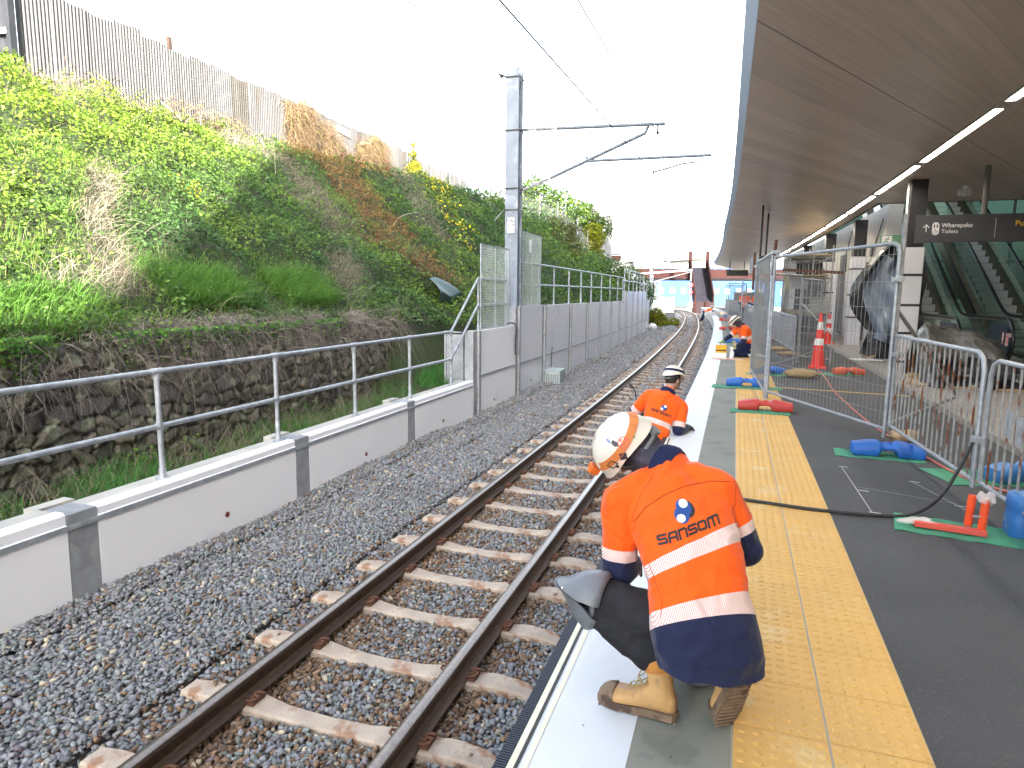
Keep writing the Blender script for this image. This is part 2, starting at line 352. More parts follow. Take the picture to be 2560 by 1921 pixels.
# rubber gap edge, cream strips, black gap: only laid as far as the workers have got
e = thing('edge_seal', PT(2, 2.05, 0), 'ribbed black rubber strip with cream trims along the platform edge', 'edge seal')
SE = [x * .25 for x in range(-8, 31)]
m = MB()
for i in range(int(9.6 / .0125)):
    s0 = -1.9 + i * .0125; m.sweep([(2.020, -.012), (2.0215, .006), (2.064, .006), (2.064, -.05), (2.022, -.05)], [s0, s0 + .0068])
m.sweep([(2.021, -.005), (2.021, .0015), (2.065, .0015), (2.065, -.06), (2.023, -.06)], SE)
obj('rubber_strip', m, mat('ribbed_rubber', (.020, .026, .045), .55, 0, (.015, .019, .033), 8), e)
CREAM = mat('cream_tape', (.70, .69, .55), .6, 0, (.62, .61, .49), 6)
m = MB(); m.sweep([(2.0665, .004), (2.090, .004), (2.090, .0005), (2.0665, .0005)], SE); obj('trim', m, CREAM, e)
m = MB(); m.sweep([(2.091, .0035), (2.103, .0035), (2.103, .0005), (2.091, .0005)], SE); obj('sealant_bead', m, BLACK_RUB, e)
m = MB(); m.sweep([(2.117, .003), (2.136, .003), (2.136, .0005), (2.117, .0005)], SE); obj('masking_tape', m, CREAM, e)
# tactile paving with domes
TILE = .338
YEL = mat('yellow_tile', (.60, .36, .10), .62, 0, (.54, .33, .10), 2.2, spots=(.58, .42, .19), sscale=2.4, st=.56, bump=.25, bscale=90, coat=.06)
GROUT = mat('grout', (.30, .31, .27), .9, 0, (.36, .35, .30), 9)
strip('tactile_bed', 2.799, 3.4775, .0015, GROUT, 'grey grout bed under the yellow tiles')
VS = []; FS = []; base = 0
dome_r = .0185; rings_d = [(1, 0), (.86, .62), (.55, .93), (0, 1)]; nn = 12
def dome_template(h):
    vs = []; fs = []
    for i, (rr_, zz) in enumerate(rings_d[:-1]):
        for j in range(nn): a = 2 * math.pi * j / nn; vs.append((dome_r * rr_ * math.cos(a), dome_r * rr_ * math.sin(a), h * zz))
    vs.append((0, 0, h)); t_ = len(vs) - 1
    for i in range(2):
        for j in range(nn): fs.append((i * nn + j, i * nn + (j + 1) % nn, (i + 1) * nn + (j + 1) % nn, (i + 1) * nn + j))
    for j in range(nn): fs.append((2 * nn + j, 2 * nn + (j + 1) % nn, t_, t_))
    return np.array(vs), fs
DV, DF = dome_template(.0055)
m = MB()
s = .42 - .338 * 6; k = 0
while s < 62:
    for c, (a0, a1) in enumerate(((2.806, 3.134), (3.143, 3.473))):
        j = (random.random() - .5) * .0015; zt = .006
        m.sweep([(a0, .0), (a0, zt - .001), (a0 + .002, zt), (a1 - .002, zt), (a1, zt - .001), (a1, 0)], [s + .0022, s + TILE - .0022])
    s += TILE; k += 1
domes_s = []; domes_o = []
for i in range(0, int(16 / TILE)):
    for a0 in (2.806, 3.143):
        for p in range(6):
            for q in range(6): domes_s.append(.42 + i * TILE + (p + .5) * TILE / 6); domes_o.append(a0 + (q + .5) * .329 / 6)
cc = PTV(np.array(domes_s), np.array(domes_o), np.full(len(domes_s), .0055)); nD = len(cc)
V = (cc[:, None, :] + DV[None]).reshape(-1, 3); nv = len(DV)
quad = np.array([f for f in DF if f[2] != f[3]]); tri = np.array([f[:3] for f in DF if f[2] == f[3]])
bm_v = len(m.v); m.v += [tuple(q) for q in V]
for arr in (quad, tri):
    A = (arr[None] + (bm_v + np.arange(nD) * nv)[:, None, None]).reshape(-1, arr.shape[1]); m.f += [tuple(q) for q in A.tolist()]; m.m += [0] * len(A)
o = struct('tactile_paving', m, YEL, 'double row of yellow warning tiles with raised round domes', smooth=True, sharp=25)
# yellow paint line, white sheet marks on the asphalt
m = MB(); A = PT(12.38, 3.44, .0045); B = PT(12.1, 5.5, .0045); w = .05
m.add([A + Vector((0, -w, 0)), B + Vector((0, -w, 0)), B + Vector((0, w, 0)), A + Vector((0, w, 0))], [(0, 1, 2, 3)])
tag(obj('painted_line', m, mat('yellow_line', (.62, .40, .10), .7, 0, (.5, .33, .1), 30)), kind='structure')
m = MB(); CH = [PT(6.8, 3.76, .004), PT(5.4, 3.78, .004), PT(6.45, 4.275, .004), PT(6.05, 4.54, .004)]
def fl(mb, a, b, w, z=.004):
    d = (b - a); d.z = 0; d.normalize(); x = Vector((-d.y, d.x, 0)) * w; mb.add([a - x, b - x, b + x, a + x], [(0, 1, 2, 3)])
fl(m, CH[0], CH[1], .004); fl(m, CH[2], PT(5.6, 4.5, .004), .004); fl(m, PT(6.1, 3.78, .004), PT(5.85, 4.45, .004), .0025)
for p in (CH[0], CH[1], PT(6.0, 3.80, .004), CH[2], PT(5.8, 4.45, .004)): fl(m, p + Vector((-.02, 0, 0)), p + Vector((.06, -.015, 0)), .012, .004)
tag(obj('chalk_marks', m, mat('chalk', (.45, .45, .46), .9)), kind='structure')
m = MB()
for i in range(40): 
    s_, o_ = random.uniform(2, 8), random.uniform(2.2, 5.2); p = PT(s_, o_, .0035 if not 2.8 < o_ < 3.48 else .0065); r_ = random.uniform(.002, .006)
    m.add([p + Vector((r_ * math.cos(a) * 1.4, r_ * math.sin(a), 0)) for a in [q * math.pi / 3 for q in range(6)]], [tuple(range(6))])
tag(obj('dirt_specks', m, mat('dirt', (.04, .035, .03), .9)), kind='structure')
# ------------------------------------------------------------------ white low wall on the far side of the track
PANEL = mat('white_wall_panel', (.83, .84, .89), .38, 0, (.79, .80, .85), .8, spots=(.70, .70, .75), sscale=1.2, st=.6, bump=.03, bscale=20)
PANEL2 = mat('silver_wall_panel', (.66, .68, .74), .28, .05, (.60, .62, .70), .6, spots=(.54, .56, .64), sscale=.9, st=.58, bump=.03, bscale=8)
CAP = mat('wall_cap_concrete', (.50, .49, .45), .9, 0, (.38, .38, .36), 3, bump=.2, bscale=60)
POSTG = mat('grey_steel_post', (.34, .36, .39), .55, .25, (.25, .265, .29), 7, spots=(.36, .37, .38), sscale=4, st=.55, bump=.08)
W0 = -1.98; ZT = -.075
def seg(mb, prof_, s0, s1, m=0):
    k = max(2, int((s1 - s0) / .5) + 1); mb.sweep(prof_, list(np.linspace(s0, s1, k)), m)
lw = thing('retaining_wall', PT(6, W0, -.8), 'low smooth white panel wall with grey steel posts beside the ballast', 'wall')
posts = [(.72, .97), (3.45, 3.70), (6.22, 6.47), (8.99, 9.23)]
edges = [-3.0] + [q for a, b in posts for q in (a, b)] + [11.72]
for i in range(0, len(edges), 2):
    s0, s1 = edges[i], edges[i + 1]; m = MB()
    zt = ZT + (.02 if i == 2 else 0)
    seg(m, [(W0, -1.0), (W0 + .012, -.16), (W0, -.15), (W0, zt - .02), (W0 - .02, zt), (W0 - .10, zt), (W0 - .10, -1.0)][::-1], s0 + .006, s1 - .006)
    obj('wall_panel', m, PANEL, lw)
    m = MB(); seg(m, [(W0 - .101, -1.0), (W0 - .101, zt - .012), (W0 - .30, zt - .012), (W0 - .30, -1.0)], s0, s1); obj('wall_cap', m, CAP, lw)
for a, b in posts:
    m = MB(); seg(m, [(W0 - .27, -1), (W0 + .004, -1), (W0 + .004, ZT - .003), (W0 - .27, ZT - .003)], a, b); obj('post', m, POSTG, lw)
    m = MB(); seg(m, [(W0 - .42, ZT + .006), (W0 - .305, ZT + .006), (W0 - .305, ZT - .05), (W0 - .42, ZT - .05)], a - .02, b + .06); obj('pier_cap', m, CAP, lw)
m = MB(); seg(m, [(W0 + .0135, -.155), (W0 + .022, -.155), (W0 + .022, -.195), (W0 + .0135, -.195)][::-1], -3, 11.74)
obj('steel_strip', m, GALV, lw)
m = MB()
for s in (5.1, 7.75, 10.3): m.tube([PT(s, W0 + .002, -.60), PT(s, W0 + .0125, -.60)], .028, 14)
obj('weep_hole', m, mat('weep_hole', (.16, .035, .03), .8), lw)
# tall wall
tw = thing('noise_wall', PT(26, W0, -.8), 'tall silver grey panel wall with closely spaced steel posts and railing', 'wall')
TP = [(11.74, 12.06), (14.33, 14.62), (16.55, 16.85), (19.56, 19.86), (22.15, 22.45), (24.65, 24.95), (27.2, 27.5), (29.7, 30.0), (31.95, 32.25), (34.4, 34.7), (36.8, 37.1), (39.2, 39.5), (41.6, 41.9), (44.0, 44.2)]
def top_of(s): return .86 if s < 14.4 else (1.29 - .0035 * (s - 14.6) if s < 32 else (1.68 if s < 41.7 else 1.16))
for i in range(len(TP) - 1):
    s0, s1 = TP[i][1], TP[i + 1][0]; zt = top_of((s0 + s1) / 2); x = (i % 3 - 1) * .004; zs = -.03 - .004 * i
    for (za, zb, dx) in ((-1, zs - .022, .0), (zs + .022, zt, -.003)):
        m = MB(); seg(m, [(W0 + x + dx, za), (W0 + x + dx, zb), (W0 - .12, zb), (W0 - .12, za)], s0, s1); obj('wall_panel', m, PANEL2 if i else PANEL, tw)
    m = MB(); seg(m, [(W0 + .018, zs + .02), (W0 + .018, zs - .02), (W0 - .02, zs - .02), (W0 - .02, zs + .02)], s0, s1); obj('steel_strip', m, GALV, tw)
for i, (a, b) in enumerate(TP):
    zt = top_of(b + .05) if i < len(TP) - 1 else 1.16
    if i == 1: zt = 1.28
    m = MB(); wv = .11
    seg(m, [(W0 + .03, -1), (W0 + .03, zt + .01), (W0 - .20, zt + .01), (W0 - .20, -1)], b - wv, b - .006); seg(m, [(W0 - .012, -1), (W0 - .012, zt), (W0 - .19, zt), (W0 - .19, -1)], a, b - wv - .004)
    obj('post', m, POSTG, tw)
m = MB(); m.beam(PT(11.76, W0 - .25, .84), PT(11.76, W0 - .62, .84), .10, .02); seg(m, [(W0 - .21, -1), (W0 - .21, .80), (W0 - .56, .80), (W0 - .56, -1)], 11.72, 11.77)
seg(m, [(W0 - .565, -1), (W0 - .565, .86), (W0 - .60, .86), (W0 - .60, -1)], 11.70, 11.82); obj('end_plate', m, POSTG, tw)
m = MB()
for s, z in ((12.9, -.62), (15.6, -.55), (21.3, -.5)): m.tube([PT(s, W0 - .01, z), PT(s, W0 + .008, z)], .022, 12)
obj('weep_hole', m, BLACK_RUB, tw)
# hand rails
HO = -2.13
def pipe(mb, pts, r=.024): mb.tube(pts, r, 10)
hr = thing('handrail', PT(7, HO, ZT), 'galvanised two bar pipe handrail standing on the low white wall', 'railing')
hp = [1.25, 2.88, 4.5, 6.12, 7.75, 9.37, 11.0]
zt1, zm1 = .895, .40
for s in hp:
    m = MB(); pipe(m, [PT(s, HO, ZT - .01), PT(s, HO, zt1 - .02)]); obj('post', m, GALV, hr, smooth=True)
    m = MB(); m.tube([PT(s, HO, ZT - .01), PT(s, HO, ZT + .085)], .031, 10); m.tube([PT(s, HO, ZT - .012), PT(s, HO, ZT + .004)], .062, 12); obj('base_flange', m, GALV, hr, smooth=True)
    m = MB(); m.tube([PT(s - .055, HO, zt1), PT(s + .055, HO, zt1)], .0305, 10); m.tube([PT(s, HO, zt1 - .07), PT(s, HO, zt1 - .01)], .0305, 10)
    m.tube([PT(s - .04, HO, zm1), PT(s + .04, HO, zm1)], .030, 10); m.tube([PT(s, HO, zm1 - .045), PT(s, HO, zm1 + .045)], .030, 10); obj('fitting', m, GALV, hr, smooth=True)
m = MB(); pipe(m, [PT(s, HO, zt1) for s in np.linspace(-2.5, 11.0, 28)] + [PT(12.35, HO, 1.88)]); obj('top_rail', m, GALV, hr, smooth=True)
m = MB(); pipe(m, [PT(s, HO, zm1) for s in np.linspace(-2.5, 11.0, 28)] + [PT(12.35, HO, 1.36)]); obj('middle_rail', m, GALV, hr, smooth=True)
tr = thing('handrail', PT(24, HO, 1.2), 'galvanised two bar pipe railing on top of the tall silver wall', 'railing')
def tz(s): return top_of(s) if s > 14.5 else .86
grp = [([12.35, 13.35, 14.05], .86, 1.88, 1.36), ([15.05, 16.65, 18.25, 20.1, 21.9, 23.7, 25.8, 27.9, 30.1, 31.75], 1.27, 2.32, 1.80), ([32.3, 34, 35.8, 37.5, 39.3, 41.2], 1.66, 2.72, 2.18), ([41.8, 43.9], 1.14, 2.2, 1.66)]
for gs, zb, zt_, zm_ in grp:
    for s in gs:
        m = MB(); pipe(m, [PT(s, HO, zb - .01), PT(s, HO, zt_)], .022 if s < 20 else .028); m.tube([PT(s, HO, zb), PT(s, HO, zb + .09)], .034, 8); obj('post', m, GALV, tr, smooth=True)
    for z, nm in ((zt_, 'top_rail'), (zm_, 'middle_rail')):
        m = MB(); pipe(m, [PT(s, HO, z) for s in np.linspace(gs[0], gs[-1], 12)], .024 if gs[0] < 20 else .028); obj(nm, m, GALV, tr, smooth=True)
# wire screens beside the mast
WIREW = mat('pale_wire', (.55, .60, .60), .5, .5, (.45, .5, .5), 30)
def screen(s0, s1, z0, z1, label, col=None):
    t_ = thing('mesh_screen', PT((s0 + s1) / 2, HO + .05, z0), label, 'wire screen', 'wire screens beside the mast')
    m = MB(); A = HO + .045
    for q in np.arange(s0, s1 + .001, .05): m.beam(PT(q, A, z0), PT(q, A, z1), .0055, .0055)
    for z in np.arange(z0, z1 + .001, .05): m.beam(PT(s0, A + .004, z), PT(s1, A + .004, z), .0055, .0055)
    obj('wire_mesh', m, WIREW, t_); m = MB()
    for a, b in (((s0, z0), (s0, z1)), ((s1, z0), (s1, z1)), ((s0, z1), (s1, z1)), ((s0, z0), (s1, z0)), (((s0 + s1) / 2, z0), ((s0 + s1) / 2, z1))): m.beam(PT(a[0], A, a[1]), PT(b[0], A, b[1]), .02, .02)
    obj('frame', m, GALV, t_)
    m = MB()
    for q in np.linspace(s0 + .2, s1 - .1, 4):
        for z in ((1.88, 1.36) if s0 < 14 else (2.32, 1.80)): m.tube([PT(q - .015, HO, z), PT(q + .015, HO, z)], .034, 10)
    obj('band', m, BLACK_METAL, t_)
    if col:
        m = MB(); rr = random.Random(3)
        for i in range(46):
            q = rr.uniform(s0 + .05, s1 - .05); z = rr.uniform(z0 + .1, z1 - .1); m.beam(PT(q, A - .012, z), PT(min(s1, q + rr.uniform(.02, .06)), A - .012, z + rr.uniform(-.35, .35)), .004, .035, rr.choice((0, 1, 1)))
        obj('netting', m, [mat('orange_net', (.45, .16, .11), .8), mat('green_net', (.05, .26, .20), .8)], t_)
        m = MB(); m.box(PT(15.7, HO + .06, 2.72), (.006, .16, .30)); obj('notice', m, WHITE_P, t_)
    return t_
screen(12.37, 14.1, .88, 2.55, 'pale square wire screen fixed to the railing left of the mast')
screen(15.1, 16.68, 1.30, 3.02, 'square wire screen laced with orange and green netting right of the mast', True)
# ------------------------------------------------------------------ overhead line mast, embedded in the wall
mast = thing('overhead_line_mast', PT(14.75, -2.2, -.9), 'tall grey galvanised steel mast with cantilever arms rising behind the white wall', 'mast')
MS = 14.75
def S3(o, z, ds=0): return PT(MS + ds, o, z)
m = MB(); oc = -2.2; hw = .152; d_ = .15
zb = .86; ztp = 6.5
# H section, flanges across the track direction
for ds in (-d_, d_): m.beam(S3(oc, -1, ds), S3(oc, ztp, ds), hw * 2, .018, up=(0, 1, 0))
m.beam(S3(oc, -1), S3(oc, ztp), .016, d_ * 2 - .02, up=(0, 1, 0))
for x in (-.14, .14): m.beam(S3(oc + x, ztp - .02, -d_ - .012), S3(oc + x, ztp + .12, -d_ - .012), .012, .05, up=(0, 1, 0))
obj('column', m, mat('mast_steel', (.235, .27, .325), .6, .1, (.17, .20, .25), 3.2, spots=(.30, .335, .385), sscale=3, st=.55, bump=.06), mast)
m = MB()
for z in (5.19, 3.93, 6.32, 3.46):
    for q in ((S3(oc - .17, z, -d_ - .02), S3(oc + .17, z, -d_ - .02)), (S3(oc - .17, z, d_ + .02), S3(oc + .17, z, d_ + .02)), (S3(oc + .16, z, -d_ - .02), S3(oc + .16, z, d_ + .02)), (S3(oc - .16, z, -d_ - .02), S3(oc - .16, z, d_ + .02))): m.beam(*q, .016, .03)
obj('clamp_band', m, BLACK_METAL, mast)
m = MB()
for k in range(9):
    a = -.16 + k * .04 if k > 3 else -.17; m.tube([S3(oc + a, 3.46, -d_ - .03), S3(oc + a - (.22 - .03 * k if k < 4 else .02), 3.22 + .03 * k, -d_ - .06 - .02 * (k % 3))], .004, 5)
obj('bird_spikes', m, GALV, mast)
STRL = mat('arm_tube', (.17, .19, .23), .5, .2, (.12, .14, .17), 9)
INS = mat('insulator', (.33, .32, .34), .35, 0, (.28, .27, .29), 9)
m = MB(); pipe(m, [S3(-1.22, 5.20), S3(1.13, 5.145)], .036); obj('top_arm', m, STRL, mast, smooth=True)
m = MB(); pipe(m, [S3(-1.35, 4.14), S3(.72, 4.98), S3(.78, 5.12)], .036); obj('brace_arm', m, STRL, mast, smooth=True)
m = MB(); pipe(m, [S3(-.53, 4.56), S3(-.49, 4.47), S3(2.1, 4.46)], .031); m.tube([S3(.40, 4.46), S3(.40, 4.36)], .012, 6); m.tube([S3(1.78, 4.58), S3(1.78, 4.46)], .014, 6); obj('registration_arm', m, STRL, mast, smooth=True)
m = MB(); m.tube([S3(.92, 4.17), S3(1.2, 4.23), S3(1.5, 4.31), S3(1.75, 4.335), S3(1.92, 4.33)], .018, 6); m.beam(S3(1.92, 4.33), S3(1.90, 4.46), .02, .02); m.tube([S3(.92, 4.12), S3(.92, 4.2)], .018, 6); obj('steady_arm', m, STRL, mast, smooth=True)
for a, b, n_ in ((S3(-1.83, 5.215), S3(-1.32, 5.203), 9), (S3(-1.93, 3.93), S3(-1.42, 4.12), 9)):
    m = MB(); pipe(m, [a, b], .018)
    for k in range(n_):
        p = a.lerp(b, .28 + .6 * k / (n_ - 1)); d = (b - a).normalized() * .008; m.tube([p - d, p + d], .048, 12)
    for q in (0, 1): p = a.lerp(b, q); d = (b - a).normalized() * .05; m.tube([p - d, p + d], .03, 8)
    obj('insulator', m, INS, mast, smooth=True)
m = MB(); m.beam(S3(-2.04, 5.21), S3(-1.83, 5.215), .04, .05); m.beam(S3(-2.04, 3.9), S3(-1.9, 3.95), .04, .06); m.tube([S3(.98, 5.14), S3(.98, 4.97)], .018, 6); m.sphere(S3(.98, 4.97), .035, 8, 6)
m.tube([S3(-2.36, 6.34, -d_), S3(-2.52, 6.40, -d_)], .02, 6); m.sphere(S3(-2.46, 6.36, -d_), .045, 8, 6); obj('bracket', m, BLACK_METAL, mast)
m = MB(); m.box(S3(oc - .0, 3.11, -d_ - .045), (.17, .006, .34)); sign = obj('number_plate', m, WHITE_P, mast)
def text(body, loc, rot, size, mat_, parent, name='lettering', ext=.001, align='CENTER', bold=0, sx=1.0, space=1.0):
    cu = bpy.data.curves.new(name, 'FONT'); cu.body = body; cu.size = size; cu.extrude = ext; cu.offset = bold; cu.align_x = align; cu.align_y = 'CENTER'; cu.space_character = space
    to = bpy.data.objects.new('_t', cu); COL.objects.link(to); bpy.context.view_layer.update()
    me = bpy.data.meshes.new_from_object(to.evaluated_get(bpy.context.evaluated_depsgraph_get())); bpy.data.objects.remove(to); bpy.data.curves.remove(cu)
    me.name = name; me.materials.clear(); me.materials.append(mat_)
    o = bpy.data.objects.new(name, me); COL.objects.link(o)
    o.matrix_world = Matrix.Translation(Vector(loc)) @ rot.to_4x4() @ Matrix.Diagonal((sx, 1, 1, 1))
    if parent is not None:
        mw = o.matrix_world.copy(); o.parent = parent; o.matrix_parent_inverse = parent.matrix_world.inverted(); o.matrix_world = mw
    return o
def facing(n, up=(0, 0, 1)):
    z = Vector(n).normalized(); x = Vector(up).cross(z).normalized(); y = z.cross(x); return Matrix((x, y, z)).transposed()
INK = mat('black_ink', (.02, .02, .022), .7)
FR = facing((math.sin(TH(MS)), -math.cos(TH(MS)), 0))
for k, w in enumerate(('NAL', '019', '37')): text(w, S3(oc, 3.215 - .105 * k, -d_ - .05), FR, .105, INK, sign, bold=.002)
# wires
WIRE = mat('copper_wire', (.09, .10, .10), .5, .2)
def wire(name, pts, r, label, grp_='overhead wires'):
    m = MB(); m.tube(pts, r, 5); return tag(obj(name, m, WIRE, smooth=True), label, 'wire', grp_)
def sag(a, b, h, n=14): return [a.lerp(b, i / n) - Vector((0, 0, h * 4 * (i / n) * (1 - i / n))) for i in range(n + 1)]
wire('contact_wire', sag(PT(-14, .35, 4.15), S3(.92, 4.15), .02) + sag(S3(.92, 4.15), PT(62, -.3, 4.15), .02)[1:], .0085, 'lower overhead contact wire held by the steady arm')
wire('catenary_wire', sag(PT(-14, .9, 5.35), S3(.98, 4.96), .28) + sag(S3(.98, 4.96), PT(62, .2, 5.1), .5)[1:], .0075, 'upper overhead wire hanging under the top arm of the mast')
wire('earth_wire', sag(PT(-18, -3.2, 7.1), S3(-2.5, 6.4, -d_), .35) + sag(S3(-2.1, 6.3, d_), PT(62, -3.2, 6.2), .6), .009, 'thin wire strung from the top of the near mast')
# ------------------------------------------------------------------ stone wall at the foot of the bank
def stone_wall():
    s0, s1, z0, z1 = -1.5, 14.2, -.55, 1.08; du = .022
    ns = int((s1 - s0) / du); nz = int((z1 - z0) / du); rs = np.random.default_rng(5)
    cs, cz = .30, .20; pts = []; 
    row = 0; z = z0 - cz
    while z < z1 + cz:
        h = rs.uniform(.12, .21); s = s0 - 1 + rs.uniform(0, .3)
        while s < s1 + 1: w = rs.uniform(.13, .36); pts.append((s + w / 2, z + h / 2 + rs.uniform(-.045, .045), w, h)); s += w
        z += h
    pts = np.array(pts); g = np.meshgrid(np.linspace(s0, s1, ns), np.linspace(z0, z1, nz), indexing='ij'); S = g[0].ravel(); Z = g[1].ravel()
    Sj = S + .05 * np.sin(Z * 17 + S * 3); Zj = Z + .03 * np.sin(S * 13 + Z * 5)
    d1 = np.full(len(S), 9.); d2 = np.full(len(S), 9.); id1 = np.zeros(len(S), int)
    for i, (a, b, w, h) in enumerate(pts):
        k = np.where(np.abs(Sj - a) < .6)[0]
        k = k[np.abs(Zj[k] - b) < .45]
        d = np.sqrt(((Sj[k] - a) / w) ** 2 + ((Zj[k] - b) / h) ** 2)
        m1 = d < d1[k]; m2 = (~m1) & (d < d2[k]); d2[k[m1]] = d1[k[m1]]; d1[k[m1]] = d[m1]; id1[k[m1]] = i; d2[k[m2]] = d[m2]
    e = np.clip((d2 - d1) / .16, 0, 1); e = e ** .5
    proud = rs.uniform(-.03, .035, len(pts))[id1]; tilt = rs.normal(0, .10, (len(pts), 2))[id1]
    nzv = np.array([noise.noise(Vector((a * 9, b * 9, 0))) for a, b in zip(S[::1], Z[::1])])
    dep = -.09 + e * (.09 + proud + tilt[:, 0] * (Sj - pts[id1, 0]) + tilt[:, 1] * (Zj - pts[id1, 1])) + nzv * .014 * e
    base = np.array([[.085, .077, .062], [.105, .094, .076], [.070, .063, .062], [.125, .116, .098], [.088, .086, .066]])[rs.integers(0, 5, len(pts))][id1]
    cl = base * (.35 + .65 * e[:, None]); lich = np.array([noise.noise(Vector((a * 6 + 9, b * 6, 3))) for a, b in zip(S, Z)])
    cl = np.where((lich > .33)[:, None], np.array([.15, .165, .115]) * e[:, None] + .02, cl)
    F = (np.arange(ns - 1)[:, None] * nz + np.arange(nz - 1)[None]).ravel(); F = np.stack([F, F + nz, F + nz + 1, F + 1], 1)
    V = PTV(S, -3.55 + dep, Z); me = npmesh('stone_wall', V, F, cl); me.materials.append(matcol('basalt', .9, bump=.5, bscale=90, nz=.3, nzs=35))
    me.polygons.foreach_set('use_smooth', [True] * len(me.polygons))
    o = bpy.data.objects.new('stone_wall', me); COL.objects.link(o); tag(o, 'old dark rough basalt stone wall at the foot of the green bank', 'stone wall')
stone_wall()
# ------------------------------------------------------------------ bank terrain and its growth
def fbm(x, y, sc, seed=0):
    r = np.random.default_rng(seed + 77); x = np.asarray(x, float) / sc; y = np.asarray(y, float) / sc; out = 0; amp = 1; tot = 0
    for k in range(4):
        n = 64; G = r.random((n, n)); X = x * 2 ** k + k * 7.3 + 1000; Y = y * 2 ** k + k * 3.1 + 1000
        xi = np.floor(X).astype(int); yi = np.floor(Y).astype(int); fx = X - xi; fy = Y - yi; fx = fx * fx * (3 - 2 * fx); fy = fy * fy * (3 - 2 * fy)
        a = G[xi % n, yi % n]; b = G[(xi + 1) % n, yi % n]; c = G[xi % n, (yi + 1) % n]; d = G[(xi + 1) % n, (yi + 1) % n]
        out = out + amp * ((a * (1 - fx) + b * fx) * (1 - fy) + (c * (1 - fx) + d * fx) * fy); tot += amp; amp *= .5
    return out / tot
def plateau(s): return np.interp(s, [0, 24, 27, 31, 36, 39.5, 46, 52, 58], [5.68, 5.68, 5.4, 5.2, 4.9, 4.1, 3.4, 2.2, .2])
def bank_z(s, o):
    s = np.asarray(s, float); o = np.asarray(o, float)
    ft = np.interp(s, [10.5, 15, 22, 46, 58], [-3.65, -2.9, -2.4, -2.6, -6]); fz = np.interp(s, [10.5, 15, 22, 46, 58], [1.06, .7, .9, .6, -.9]); sl = np.interp(s, [11, 16, 22, 27], [.72, .70, .80, .98])
    t = ft - o; z = fz + t * sl; pl = plateau(s)
    z = pl - np.logaddexp(0, (pl - z) / .18) * .18 + (fbm(s, o, 1.6, 1) - .5) * .28 * np.clip(t * 1.2, 0, 1) * (z < pl)
    z = np.where(t < 0, np.interp(s, [10.5, 13, 16, 46, 58], [-.46, .05, .55, .5, -.9]), z)
    return z
SOIL = mat('bank_soil', (.026, .030, .010), .95, 0, (.020, .042, .010), 3, bump=.8, bscale=14)
ovb = [-2.27, -2.6, -2.9, -3.2, -3.5, -3.64, -3.66] + [-3.66 - .35 * k for k in range(1, 24)] + [-13, -20, -60]
sb = [x * .5 for x in range(-8, 60)] + [30 + x * 1.0 for x in range(0, 32)]
Gs, Go = np.meshgrid(sb, ovb, indexing='ij'); V = PTV(Gs.ravel(), Go.ravel(), bank_z(Gs, Go).ravel()); a, b = Gs.shape
F = (np.arange(a - 1)[:, None] * b + np.arange(b - 1)[None]).ravel(); F = np.stack([F, F + b, F + b + 1, F + 1], 1)
me = npmesh('hillside', V, F); me.materials.append(SOIL); o = bpy.data.objects.new('hillside', me); COL.objects.link(o); tag(o, 'steep earth bank rising from the railway', kind='structure')
def frames(nrm):
    a = np.cross(nrm, RNG.normal(size=nrm.shape)); a /= np.linalg.norm(a, axis=1, keepdims=True) + 1e-9; return a, np.cross(nrm, a)
def leaf_geo(P, nrm, size, asp=.7, fold=.25):
    nrm = nrm / (np.linalg.norm(nrm, axis=1, keepdims=True) + 1e-9); a, b = frames(nrm); s = size[:, None]
    V = np.stack([P - a * s * .5, P + b * s * asp * .5 + nrm * s * fold * .3, P + a * s * .5 - nrm * s * fold * .4, P - b * s * asp * .5 + nrm * s * fold * .3], 1)
    n = len(P); return V.reshape(-1, 3), np.arange(n * 4).reshape(n, 4)
def blade_geo(P, d, L, w, droop, seg=4):
    """tapering ribbons: start P, initial direction d, length L, width w, droop"""
    n = len(P); d = d / np.linalg.norm(d, axis=1, keepdims=True); side = np.cross(d, RNG.normal(size=d.shape)); side /= np.linalg.norm(side, axis=1, keepdims=True) + 1e-9
    pts = [P]; cur = P.copy(); dd = d.copy()
    for k in range(seg):
        cur = cur + dd * (L / seg)[:, None]; dd = dd + np.array([0, 0, -1]) * (droop / seg)[:, None]; dd /= np.linalg.norm(dd, axis=1, keepdims=True); pts.append(cur)
    vs = []
    for k, p in enumerate(pts):
        ww = (w * (1 - .85 * k / seg))[:, None] * .5; vs += [p - side * ww, p + side * ww]
    V = np.stack(vs, 1); m_ = 2 * (seg + 1); base = (np.arange(n) * m_)[:, None]
    F = np.concatenate([np.stack([base[:, 0] + 2 * k, base[:, 0] + 2 * k + 1, base[:, 0] + 2 * k + 3, base[:, 0] + 2 * k + 2], 1) for k in range(seg)])
    return V.reshape(-1, 3), F, m_
LEAFM = matcol('leaf', .55, transl=.38, spec=.35); GRASSM = matcol('grass_blade', .6, transl=.35); DRYM = matcol('dry_stem', .85, spec=.2)
def pj(name, parts, mat_, label, kind='stuff', cat=None, parent=None, group=None):
    b = 0; VS = []; FS = []; CS = []
    for V, F, C in parts: VS.append(V); FS.append(F + b); CS.append(C); b += len(V)
    me = npmesh(name, np.concatenate(VS), np.concatenate(FS), np.concatenate(CS)); me.materials.append(mat_)
    o = bpy.data.objects.new(name, me); link(o, parent); return tag(o, label, cat, group, kind)
